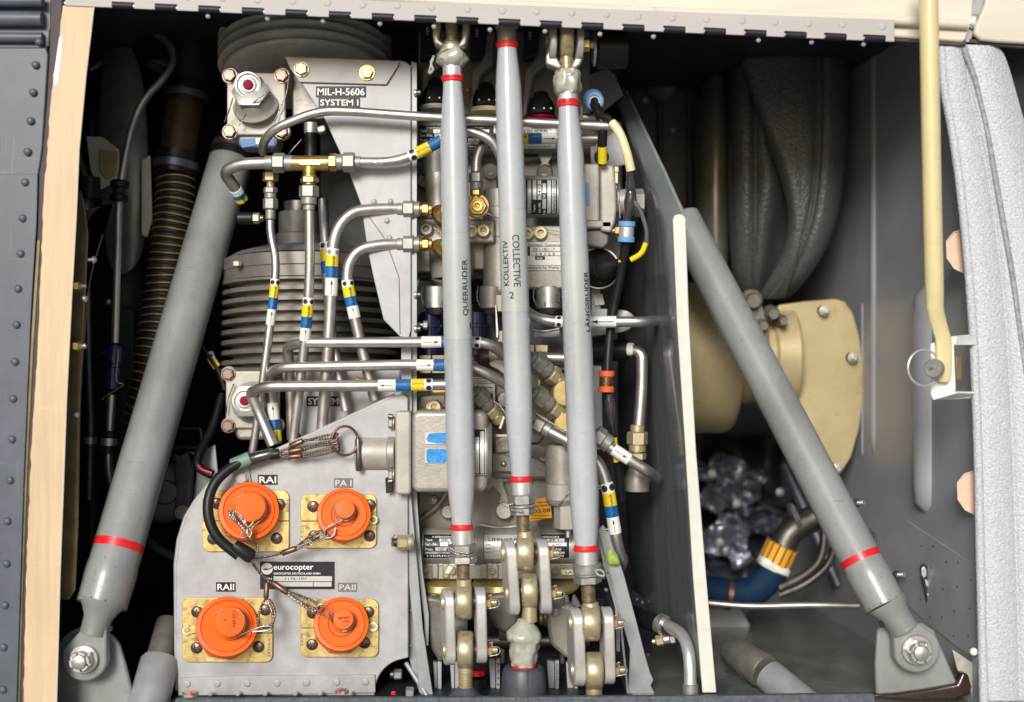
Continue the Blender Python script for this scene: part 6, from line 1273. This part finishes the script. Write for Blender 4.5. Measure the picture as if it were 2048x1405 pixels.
nuts(t, (952, 332, 102), (952, 420, 102), [('ferrule', 'cyl', 14, 10, 'nut_grey'), ('nut', 'hex', 20, 15, 'nut_grey'), ('collar', 'cyl', 14, 12, 'nut_grey'), ('adapter', 'hex', 12, 12, 'gold'), ('neck', 'cyl', 6, 8, 'gold')])
LA(t, 'banjo_body', 'gold_dull', (955, 414, 150), (955, 411, 80), [(0, 24), (40, 24), (44, 22)], 32); STK(t, (955, 413, 108), (955, 411, 60), [('banjo_bolt', 'hex', 14, 20, 'gold'), ]); LA(t, 'bolt_recess', 'copper', (955, 413, 94.5), (955, 413, 60), [(0, 11), (.8, 11)], 28); FA(t, 'socket', 'gold', 955, 413, 95, 11)
p, t = pipe('short pipe with a yellow, blue and white sleeve behind the third rod at the top', [(1010, 279, 140), (1060, 277, 130), (1200, 279, 130)], 9.5, R=20)
SLV(p, (1036, 277), (1113, 278), [('y', 20), ('b', 26), ('w', 31)])
p, t = pipe('short pipe stub beside the blue rubber clamp', [(1150, 236, 150), (1196, 236, 150)], 8.5)
p, t = pipe('pipe with an arrow sleeve passing behind the third rod at mid height', [(1040, 612, 130), (1066, 634, 110, 20), (1100, 644, 90, 30), (1290, 644, 74, 20), (1318, 642, 150)], 10.5, R=26)
SLV(p, (1112, 645), (1232, 644), [('d', 12), ('y', 25), ('b', 25), ('w', 58)], flip=True)
p, t = pipe('short straight pipe behind the second and third rods', [(1050, 714, 150), (1180, 718, 150)], 10)
p, t = pipe('curved pipe in the dark at far right of the hydraulics', [(1262, 700, 190), (1284, 706, 178, 18), (1284, 780, 176, 60), (1275, 880, 170)], 11.5, R=30)
STK(t, (1250, 700, 200), (1280, 700, 185), [('collar', 'thr', 14, 14, 'gold_dull')]); LA(t, 'sleeve', 'white', (1256, 699, 190), (1274, 699, 184), [(0, 13), (12, 13)], 22)
LA(t, 'port', 'rubber', (1180, 702, 230), (1262, 700, 200), [(0, 30), (40, 30), (44, 22), (78, 20)], 30)
nuts(t, (1275, 850, 170), (1274, 960, 170), [('ferrule', 'cyl', 14, 14, 'gold_dull'), ('nut', 'hex', 26, 21, 'gold_dull'), ('collar', 'cyl', 14, 17, 'gold_dull'), ('ring', 'cyl', 2, 15, 'steel_dark'), ('adapter', 'hex', 14, 18, 'gold_dull')])
LA(t, 'lower_body', 'cast', (1274, 936, 190), (1274, 980, 190), [(0, 16), (20, 26), (46, 24)], 28)
p, t = pipe('slanted pipe with a white arrow sleeve at lower right', [(1098, 862, 86), (1170, 900, 80), (1186, 908, 80)], 12)
nuts(t, (1068, 846, 92), (1110, 868, 86), [('nut', 'hex', 22, 20, 'nut_grey'), ('ferrule', 'cyl', 14, 16, 'nut_grey')])
p, t = pipe('slanted pipe end with a white arrow sleeve right of the third rod', [(1195, 878, 76), (1250, 914, 76), (1294, 942, 76, 14), (1312, 956, 150)], 11.5, R=16)
nuts(t, (1188, 868, 78), (1250, 912, 78), [('nut', 'hex', 22, 21, 'nut_grey'), ('collar', 'cyl', 16, 18, 'nut_grey')]); SLV(p, (1226, 898), (1258, 920), [('w', 36)])
p, t = pipe('curved pipe with a sleeve running down beside the third rod', [(1168, 905, 110), (1196, 922, 104, 30), (1214, 966, 100, 30), (1226, 1040, 100, 60), (1236, 1100, 104), (1246, 1122, 130, 20), (1238, 1138, 170)], 12, R=40)
SLV(p, (1215, 966), (1232, 1066), [('d', 20), ('y', 26), ('b', 24), ('w', 34)], flip=True)
t = TH('cable_tie', 'white cable ties holding the sleeved pipe beside the third rod', 'tie', 1204, 975, 110)
for y in (972, 977, 1060): TU(t, 'tie', 'white', [(1198, y, 110), (1216, y+(1 if y < 1000 else -1), 88)], 1.3)
t = TH('leaf_scrap', 'torn yellow-green leaf scrap stuck on the right rail', 'leaf', 1225, 1130, 90)
SHEET(t, 'leaf_blade', 'leaf', [[(1226, 1092, 86), (1212, 1108, 80), (1211, 1112, 84)], [(1222, 1098, 82), (1218, 1114, 76), (1214, 1122, 82)], [(1228, 1106, 84), (1226, 1118, 76), (1216, 1130, 82)], [(1236, 1116, 84), (1238, 1128, 78), (1228, 1131, 84)], [(1242, 1126, 88), (1236, 1131, 84), (1232, 1131, 88)]], 1.5, 2)
# bottom right hose
t = TH('drain_hose', 'black rubber hose clamped to a bright bent tube at the divider foot', 'hose', 1380, 1385, 110)
TU(t, 'rubber_hose', 'rubber', [(1262, 1228, 260), (1330, 1256, 130)], 18); TU(t, 'bent_tube', 'pipe_bright', [(1332, 1250, 120), (1366, 1268, 60, 30), (1380, 1310, 10, 40), (1381, 1392, 0)], 12, R=40)
LA(t, 'hose_clamp', 'steel', (1318, 1246, 140), (1338, 1256, 118), [(0, 18), (1, 20), (16, 20), (17, 18)], 28); LA(t, 'clamp_nut', 'steel_dark', (1334, 1254, 122), (1346, 1260, 108), [(0, 17), (8, 17), (9, 13)], 8)
STK(t, (1304, 1284, 130), (1350, 1276, 122), [('screw_tip', 'cyl', 8, 5, 'gold_dull'), ('clamp_screw', 'hex', 16, 11, 'gold_dull'), ('clamp_block', 'cyl', 12, 9, 'steel'), ('clamp_ear', 'hex', 12, 12, 'steel')])
LA(t, 'socket', 'nut_grey', (1381, 1368, 2), (1381, 1400, 0), [(0, 14), (2, 16), (30, 16)], 24)
# ================================================================= electric cables and clamps right
t = TH('cable_harness', 'black harness with yellow and cream sleeves right of the third rod', 'cable', 1210, 230, 70)
TU(t, 'black_cable', 'rubber', [(1184, 200, 110), (1196, 222, 76, 20), (1206, 250, 60, 30), (1204, 300, 80), (1204, 330, 130)], 9.5, R=26); TU(t, 'branch_cable', 'rubber', [(1200, 232, 62), (1216, 236, 52, 10), (1228, 250, 42)], 8, R=12)
TU(t, 'yellow_sleeve', 'yellow', [(1205, 294, 76), (1205, 326, 92)], 9.2); TU(t, 'cream_sleeve', 'sleeve_cream', [(1224, 246, 44), (1240, 266, 34, 20), (1254, 306, 34, 40), (1262, 342, 40)], 9.3, R=30)
LA(t, 'joint', 'shrink', (1260, 338, 40), (1262, 400, 60), [(0, 7.5), (24, 7.5), (28, 9), (40, 10), (44, 9), (48, 11), (66, 12)], 24, lump=.08)
LA(t, 'joint', 'shrink', (1262, 392, 56), (1253, 450, 64), [(0, 11), (14, 13), (30, 9), (54, 8)], 24, lump=.1)
TU(t, 'clear_tube', 'clear_tube', [(1266, 402, 52), (1280, 418, 50, 16), (1294, 460, 56, 30), (1293, 488, 60)], 4.2, R=30); TU(t, 'yellow_sleeve', 'yellow', [(1292, 486, 60), (1284, 508, 66, 16), (1262, 520, 76)], 5.6, R=20)
TU(t, 'black_cable', 'rubber', [(1253, 448, 64), (1252, 480, 66)], 8)
TU(t, 'long_cable', 'rubber', [(1252, 476, 66), (1244, 540, 90, 60), (1222, 640, 110, 60), (1214, 740, 96), (1216, 800, 96)], 9, R=60)
LA(t, 'taped_joint', 'shrink', (1216, 780, 96), (1224, 852, 96), [(0, 8), (20, 10), (44, 9), (66, 5), (74, 4)], 20, lump=.1)
TU(t, 'thin_cable', 'rubber', [(1224, 848, 96), (1228, 872, 96), (1234, 930, 110, 40), (1240, 1000, 140)], 4.5, R=30); TU(t, 'yellow_sleeve', 'yellow', [(1228, 876, 96), (1233, 924, 102)], 6)
TU(t, 'thick_cable', 'rubber', [(1236, 928, 108), (1243, 1000, 140)], 9)
def clamp(label, m, mb, p0, p1, r):
    t = TH('cushion_clamp', label, 'clamp', *p0); L = math.hypot(p1[0]-p0[0], p1[1]-p0[1])
    LA(t, 'rubber_cushion', m, p0, p1, [(0, r*.9), (1, r*1.0), (L*.22, r), (L*.30, r*.82), (L*.70, r*.82), (L*.78, r), (L-1, r), (L, r*.9)], 30); LA(t, 'metal_band', mb, p0, p1, [(L*.28, r*.8), (L*.28, r*.88), (L*.72, r*.88), (L*.72, r*.8)], 30, closed=False); return t
clamp('pale blue rubber cushioned clamp with a silver band below the cable joint', 'blue_rubber', 'pipe_bright', (1254, 443, 60), (1252, 485, 64), 17)
clamp('orange rubber cushioned clamp on the black cable beside the third rod', 'orange_rubber', 'copper', (1213, 742, 92), (1212, 785, 92), 16)
t = TH('cushion_clamp', 'bright blue ring clamp around the harness near the divider top', 'clamp', 1188, 206, 100)
RING3(t, 'rubber_cushion', 'blue_rubber', (1189, 203, 104), 13, 14, 6.5); RING3(t, 'metal_band', 'gold_dull', (1189, 204, 95), 9.5, 10, 1.6); RING3(t, 'rubber_cushion', 'blue_rubber', (1186, 198, 114), 14, 14, 6)
t = TH('boot_connector', 'black rubber boot with a thin bright rim beside the third rod', 'boot', 1200, 540, 150)
LA(t, 'cup', 'rubber', (1192, 538, 190), (1206, 537, 120), [(0, 40), (20, 41), (30, 38), (34, 32), (60, 26), (70, 20)], 44); RING3(t, 'rim', 'white', (1198, 537, 160), 40, 40, 1.8)
LA(t, 'nose', 'rubber', (1210, 537, 125), (1244, 522, 80), [(0, 26), (14, 22), (26, 12), (44, 7)], 30); LA(t, 'nose_ring', 'yellow', (1241, 524, 84), (1248, 520, 76), [(0, 6), (6, 6)], 16)
t = TH('foil_bracket', 'pale bracket with crumpled foil end behind the mid height pipe', 'bracket', 1210, 640, 150)
PR(t, 'bracket', 'plate', [(1182, 618), (1215, 618), (1212, 670), (1184, 672)], 140, 5, 1.5)
SHEET(t, 'crumpled_foil', 'plate', [[(1214, 620, 140), (1216, 640, 134), (1212, 668, 140)], [(1238, 618, 150), (1236, 644, 128), (1232, 668, 150)], [(1256, 620, 136), (1254, 646, 146), (1244, 666, 136)], [(1272, 634, 150), (1270, 648, 140), (1260, 660, 150)]], 3, 2)
PR(t, 'back_strap', 'plate_grey', [(1182, 560), (1200, 560), (1206, 900), (1190, 900)], 220, 5, 1); PR(t, 'bright_plate', 'white', [(1186, 590), (1205, 588), (1210, 610), (1190, 612)], 214, 4, 3)
# ================================================================= push rods
def rod(name_label, P0, P1, prof, m='rod_paint', d=0):
    t = TH('push_rod', name_label, 'rod', P1[0], P1[1], d, 'grey control push rods')
    A, B = W(*P0), W(*P1); v0 = P0[1]; L = (B-A).length/S; vv = P1[1]-P0[1]
    LA(t, 'tube', m, P0, P1, [((v-v0)/vv*L, r) for v, r in prof], 56, ang=60)
    return t, A, (B-A).normalized(), L/vv
def link_plate(t, u0, u1, va, vb, d, h, m='fork', slant=0):
    shr = .24 if u0 in (888, 1009, 1142) else .12
    """dog-bone plate standing across the picture; u0..u1 thickness, va..vb extent, h half depth"""
    V = []; n_ = 12; o_ = []
    for i in range(n_+1): a = math.pi+math.pi*i/n_; o_.append((h*math.cos(a), va+h+h*math.sin(a)))
    for i in range(n_+1): a = math.pi*i/n_; o_.append((h*math.cos(a), vb-h+h*math.sin(a)))
    N_ = len(o_)
    for u in (u0, u1):
        for dd, v in o_: sh = slant*(v-va)/(vb-va); V.append(Vector(((u+sh-shr*dd-shr*h*.6-1024)*S*K(d), (d+dd)*S, (702.5-v)*S*K(d))))
    F = [tuple(range(N_)), tuple(range(2*N_-1, N_-1, -1))]+[(i, (i+1) % N_, N_+(i+1) % N_, N_+i) for i in range(N_)]
    return MK('link_plate', V, F, m, t, bevel=3.5, seg=3, ang=40)
def pin(t, u0, u1, v, d, head='bolt'):
    u0 += 4; u1 -= 4
    STK(t, (u0, v, d), (u1, v, d), [('pin', 'cyl', (u1-u0), 9, 'bushing')])
    STK(t, (u0, v, d), (u0-20, v, d), [('bolt_head', 'cyl', 7, 15, 'gold_dull')]); 
    STK(t, (u1, v, d), (u1+40, v, d), [('washer', 'cyl', 3, 13, 'gold'), ('castle_nut', 'hex', 12, 13, 'gold'), ('stud', 'thr', 10, 8, 'gold_dull')])
    TWIST(t, [(u1+8, v-12, d-6), (u1+16, v-15, d-6), (u1+14, v-6, d-14), (u1+28, v-4, d-8), (u1+28, v+8, d-6), (u1+8, v+13, d-4)], .8, 'cotter_pin', 'steel')
def eye(t, u, v, w_, R, d, m='gold_dull', up=True, neck=None, tilt=0):
    """rod-end ball eye with its axis across the picture, and its shank"""
    hw = w_/2; LA(t, 'rod_eye', m, (u-hw, v, d), (u+hw, v+tilt, d), [(0, R*.86), (2, R*.95), (5, R), (w_-5, R), (w_-2, R*.95), (w_, R*.86)], 44, ang=60)
    LA(t, 'ball_race', 'steel_dark', (u-hw-3, v, d), (u+hw+3, v, d), [(0, R*.5), (2, R*.62), (w_+4, R*.62), (w_+6, R*.5)], 32); LA(t, 'bushing', 'bushing', (u-hw-9, v, d), (u+hw+9, v, d), [(0, R*.40), (w_+18, R*.40)], 24)
    if neck:
        v2, w2 = neck; sg = 1 if v2 > v else -1; L = abs(v2-v)-R*.5; w2 += 1.5
        LA(t, 'rod_end_shank', m, (u, v+sg*R*.5, d), (u, v2, d), [(0, hw*.98), (L*.5, hw*.96), (L*.85, w2), (L-1, w2), (L, w2-2)], 32, ang=60)
# rod 1
t, A, ax, k = rod('left grey push rod lettered QUERRUDER with red end rings', (905, 158, 0), (924, 1056, 0), [(158, 18.5), (180, 19.5), (215, 22.5), (260, 26), (310, 27.5), (480, 28), (860, 28.5), (960, 28), (995, 25.5), (1030, 21.5), (1056, 20)])
def bandlab(t, v0, v1, vr, r, A, ax, k, half=None):
    P = lambda v: A+ax*((v-vr)*k*S)
    if half is None: MK('label_band', *g_lathe(P(v0), ax, [(0, r*S), (0, (r+.35)*S), ((v1-v0)*k*S, (r+.35)*S), ((v1-v0)*k*S, r*S)], 56, False), 'rod_label', t)
    else: WRAP(t, 'label_band', 'rod_label', [(-(v1-v0)/2, half[0]), ((v1-v0)/2, half[0]), ((v1-v0)/2, half[1]), (-(v1-v0)/2, half[1])], [(0, 1, 2, 3)], P((v0+v1)/2), ax, r*S, 0, .35)
    for v in (v0, v1):
        if half is None: MK('band_edge', *g_lathe(P(v), ax, [(0, r*S), (0, (r+.45)*S), (.8*S, (r+.45)*S), (.8*S, r*S)], 56, False), 'label_silver' if False else 'plate_grey', t)
    return P
def rtext(t, s, P, v, ax, r, L, h, off, up=True, rot=None):
    V, F = textmesh(s); a = rot if rot is not None else (180 if up else 0)
    WRAP(t, 'lettering', 'ink', [(x, y+off) for x, y in xf(V, L, h, a)], F, P(v), ax, r*S, 0, .75)
P = bandlab(t, 468, 679, 158, 28.1, A, ax, k); SG = 1; chips(t, A, ax, 28.1*S, [(360, -14, .9), (610, 6, 1.1), (735, 12, 1.2), (760, -8, .8), (820, 14, 1.4), (560, -16, .8)])
rtext(t, 'QUERRUDER', P, 577, ax, 28, 112, 14.5, SG*18, True); rtext(t, '1', P, 653, ax, 28, 12, 6, SG*31, True)
def redring(t, c, r, ax_):   # c uvd
    A_ = W(*c); MK('red_ring', *g_lathe(A_-ax_*7*S, ax_, [(0, r*S), (2*S, (r+2.4)*S), (8*S, (r+3)*S), (9*S, (r+4.6)*S), (12*S, (r+4.2)*S), (13*S, r*S)], 44, lump=.03, seed=c[0]), 'red', t)
redring(t, (923.6, 1054, 0), 19.5, ax); redring(t, (905, 159, 0), 18.5, -ax)
STK(t, (924, 1058, 0), (927, 1170, 0), [('collar', 'cyl', 30, 21.5, 'pipe_bright'), ('lock_nut', 'hex', 18, 28, 'nut_grey'), ('tab_washer', 'cyl', 4, 26, 'steel'), ('jam_nut', 'hex', 16, 28, 'steel'), ('thread', 'thr', 30, 13.5, 'thread_brown')], 40)
TWIST(t, [(898, 1086, -22), (896, 1098, -26), (910, 1108, -30), (930, 1112, -30), (944, 1118, -26)], 1.1); TWIST(t, [(898, 1094, -24), (914, 1104, -30), (936, 1108, -30)], 1.0)
PR(t, 'tag', 'sleeve_cream', [(898, 1131), (906, 1136), (897, 1149), (890, 1146)], -2, 3, .8)
STK(t, (905, 154, 0), (903, 60, 0), [('collar', 'cyl', 20, 19.5, 'pipe_bright')], 36)
LA(t, 'sealant_lump', 'sealant', (905, 136, 0), (903, 60, 0), [(0, 19), (6, 25), (14, 30), (24, 29), (32, 25), (38, 20), (42, 14)], 48, lump=.24, seed=3, ang=70); STK(t, (904, 106, 0), (903, 60, 0), [('jam_nut', 'cyl', 13, 24, 'gold_dull'), ('thread', 'thr', 22, 12, 'gold_dull'), ('shank', 'cyl', 50, 12.5, 'gold_dull')])
TWIST(t, [(876, 110, -16), (890, 100, -24), (910, 96, -22), (930, 96, -14)], 1.1); TWIST(t, [(868, 112, -10), (862, 126, -8), (866, 140, -8), (858, 146, -8), (866, 118, -10)], 1.8, 'wire_end', 'sealant')
PR(t, 'fork_arm', 'fork_brown', [(866, 20), (882, 20), (880, 60), (878, 78), (890, 90), (882, 94), (868, 86), (865, 70)], -20, 40, 4, 3); PR(t, 'fork_arm', 'fork_brown', [(926, 20), (940, 20), (938, 62), (932, 88), (922, 96), (916, 92), (924, 76), (925, 60)], -20, 40, 4, 3)
LA(t, 'fork_base', 'fork_brown', (903, 100, 6), (903, 60, 6), [(0, 18), (12, 20), (20, 14)], 30)
t2 = TH('link_pair', 'link plates with two gold rod eyes under the left push rod', 'link', 930, 1330, 0, 'link pairs under the push rods')
eye(t2, 928, 1203, 32, 36, 0, neck=(1158, 13.5)); eye(t2, 931, 1300, 31, 37, 0, neck=(1346, 13))
link_plate(t2, 888, 908, 1178, 1330, 0, 27, slant=4); link_plate(t2, 951, 972, 1174, 1326, 0, 27, slant=3)
pin(t2, 886, 972, 1205, 0); pin(t2, 890, 974, 1300, 0)
STK(t2, (931, 1340, 0), (931, 1400, 0), [('thread', 'thr', 34, 14, 'gold_dull'), ('base_cone', 'cone', 22, 15, 'gear_grey', 36)], 36)
# rod 2
t, A, ax, k = rod('middle grey push rod lettered KOLLEKTIV COLLECTIVE 2 with red end rings', (1014, 90, 0), (1042, 960, 0), [(90, 19), (110, 20), (140, 23), (175, 26), (230, 27), (440, 27.2), (780, 27.6), (830, 27), (870, 25), (910, 22), (940, 20), (960, 18.5)])
P = bandlab(t, 422, 624, 90, 27.25, A, ax, k)
rtext(t, 'KOLLEKTIV', P, 528, ax, 27, 90, 12.5, -SG*17.5, True); rtext(t, 'COLLECTIVE', P, 524, ax, 27, 103, 14.5, SG*5, False); rtext(t, '2', P, 592, ax, 27, 10, 14, -SG*6.5, rot=90 if True else 0)
redring(t, (1041.8, 958, 0), 18.5, ax); redring(t, (1014, 92, 0), 19, -ax)
STK(t, (1042, 963, 0), (1048, 1090, 0), [('collar', 'cyl', 26, 20.5, 'pipe_bright'), ('lock_nut', 'hex', 20, 27, 'nut_grey'), ('tab_washer', 'cyl', 5, 27, 'steel'), ('jam_nut', 'hex', 16, 25, 'nut_grey'), ('thread', 'thr', 36, 13.5, 'thread_brown')], 40)
TWIST(t, [(1000, 1009, -20), (1012, 1010, -26), (1030, 1008, -30)], 1.2); TWIST(t, [(996, 1013, -20), (1012, 1015, -26), (1030, 1022, -30), (1046, 1024, -30)], 1.1)
STK(t, (1014, 86, 0), (1012, 20, 0), [('collar', 'cyl', 28, 19, 'fork_brown'), ('upper_body', 'cyl', 60, 23, 'fork_brown')], 40)
t2 = TH('link_pair', 'link plates under the middle push rod standing higher than the other two', 'link', 1055, 1230, 0, 'link pairs under the push rods')
eye(t2, 1050, 1106, 34, 36, 0, neck=(1062, 13.5)); eye(t2, 1059, 1182, 31, 34, 0, neck=(1244, 14))
link_plate(t2, 1009, 1030, 1079, 1230, 0, 28, slant=10); link_plate(t2, 1074, 1096, 1078, 1228, 0, 28, slant=8)
pin(t2, 1006, 1096, 1106, 0); pin(t2, 1014, 1102, 1186, 0)
LA(t2, 'sealant_lump', 'sealant', (1050, 1238, 0), (1046, 1340, 0), [(0, 13), (8, 17), (16, 25), (26, 33), (34, 35), (42, 33), (46, 29), (56, 30), (64, 28), (72, 27), (82, 27), (92, 25)], 44, lump=.17, seed=9, ang=70)
LA(t2, 'red_ring', 'red', (1047, 1326, 0), (1047, 1345, 0), [(0, 25), (12, 25)], 36)
t3 = TH('rubber_boot', 'dark grey rubber boot around the foot of the middle rod', 'boot', 1048, 1390, 0)
LA(t3, 'boot', 'rubber_grey', (1047, 1332, 0), (1047, 1410, 0), [(6, 26), (0, 30), (2, 38), (10, 42), (40, 45), (84, 46)], 48, closed=False); MK('mould_seam', *g_tube([W(1054, 1336, -38), W(1055, 1350, -43), W(1056, 1410, -46)], 1.1*S, 6), 'rubber_grey', t3)
# rod 3
t, A, ax, k = rod('right grey push rod lettered LÄNGSRUDER with red end rings', (1136.5, 208, 0), (1172, 1097, 0), [(208, 19.5), (240, 21), (270, 24), (310, 26.5), (480, 27.5), (700, 29), (980, 29.5), (1030, 27.5), (1060, 25), (1090, 22), (1097, 21.5)])
P = bandlab(t, 495, 703, 208, 28.2, A, ax, k, half=(-15, 48))
rtext(t, 'LÄNGSRUDER', P, 605, ax, 28.3, 120, 14, SG*23, True)
redring(t, (1171.8, 1096, 0), 21.5, ax); redring(t, (1137, 209, 0), 19.5, -ax)
STK(t, (1172, 1100, 0), (1178, 1210, 0), [('collar', 'cyl', 28, 22.5, 'pipe_bright'), ('lock_nut', 'cyl', 18, 29, 'nut_grey'), ('tab_washer', 'cyl', 5, 28, 'nut_grey'), ('jam_nut', 'hex', 16, 28, 'nut_grey'), ('thread', 'thr', 36, 14, 'thread_brown')], 40)
TWIST(t, [(1192, 1140, -22), (1204, 1142, -24), (1208, 1152, -22), (1196, 1150, -26), (1190, 1140, -26)], 1.5, 'wire_end', 'sealant'); TU(t, 'wire_tail', 'label_black', [(1206, 1147, -20), (1218, 1146, -14)], .8)
STK(t, (1136, 202, 0), (1133, 120, 0), [('collar', 'cyl', 16, 21, 'pipe_bright')], 36)
LA(t, 'sealant_lump', 'sealant', (1136, 190, 0), (1133, 110, 0), [(0, 22), (8, 27), (18, 29), (30, 27), (40, 26), (48, 22), (50, 15)], 48, lump=.22, seed=5, ang=70); STK(t, (1134, 152, 0), (1132, 60, 0), [('jam_nut', 'hex', 12, 24, 'gold_dull'), ('thread', 'thr', 24, 12, 'gold_dull')])
LA(t, 'safety_bead', 'sealant', (1134, 156, 0), (1133, 110, 0), [(0, 26), (4, 28), (8, 25)], 40, lump=.2, seed=12)
t2 = TH('fork_end', 'pale clevis fork holding the top of the right push rod', 'fork', 1130, 130, 0)
eye(t2, 1133, 80, 27, 38, 6, neck=(128, 13)); 
for u0, u1 in ((1098, 1112), (1152, 1166)): link_plate(t2, u0, u1, 48, 124, 6, 34, 'fork', slant=0)
PR(t2, 'fork_toe', 'fork', [(1098, 100), (1112, 112), (1124, 134), (1118, 138), (1092, 128), (1092, 112)], -6, 34, 4, 3); PR(t2, 'fork_toe', 'fork', [(1166, 100), (1152, 114), (1142, 134), (1150, 138), (1160, 130), (1168, 112)], -6, 34, 4, 3)
STK(t2, (1098, 82, 4), (1080, 82, 4), [('bolt_head', 'hex', 9, 16, 'steel_dark')]); STK(t2, (1166, 90, 4), (1196, 90, 4), [('castle_nut', 'hex', 14, 14, 'gold'), ('stud', 'thr', 8, 8, 'gold_dull')])
t2 = TH('link_pair', 'link plates with two gold rod eyes under the right push rod', 'link', 1180, 1370, 0, 'link pairs under the push rods')
eye(t2, 1181, 1245, 36, 37, 0, neck=(1204, 14)); eye(t2, 1188, 1342, 34, 37, 0, neck=(1410, 15))
link_plate(t2, 1142, 1164, 1216, 1372, 0, 28, slant=6); link_plate(t2, 1204, 1225, 1214, 1368, 0, 28, slant=4)
pin(t2, 1140, 1224, 1245, 0); pin(t2, 1144, 1228, 1340, 0)
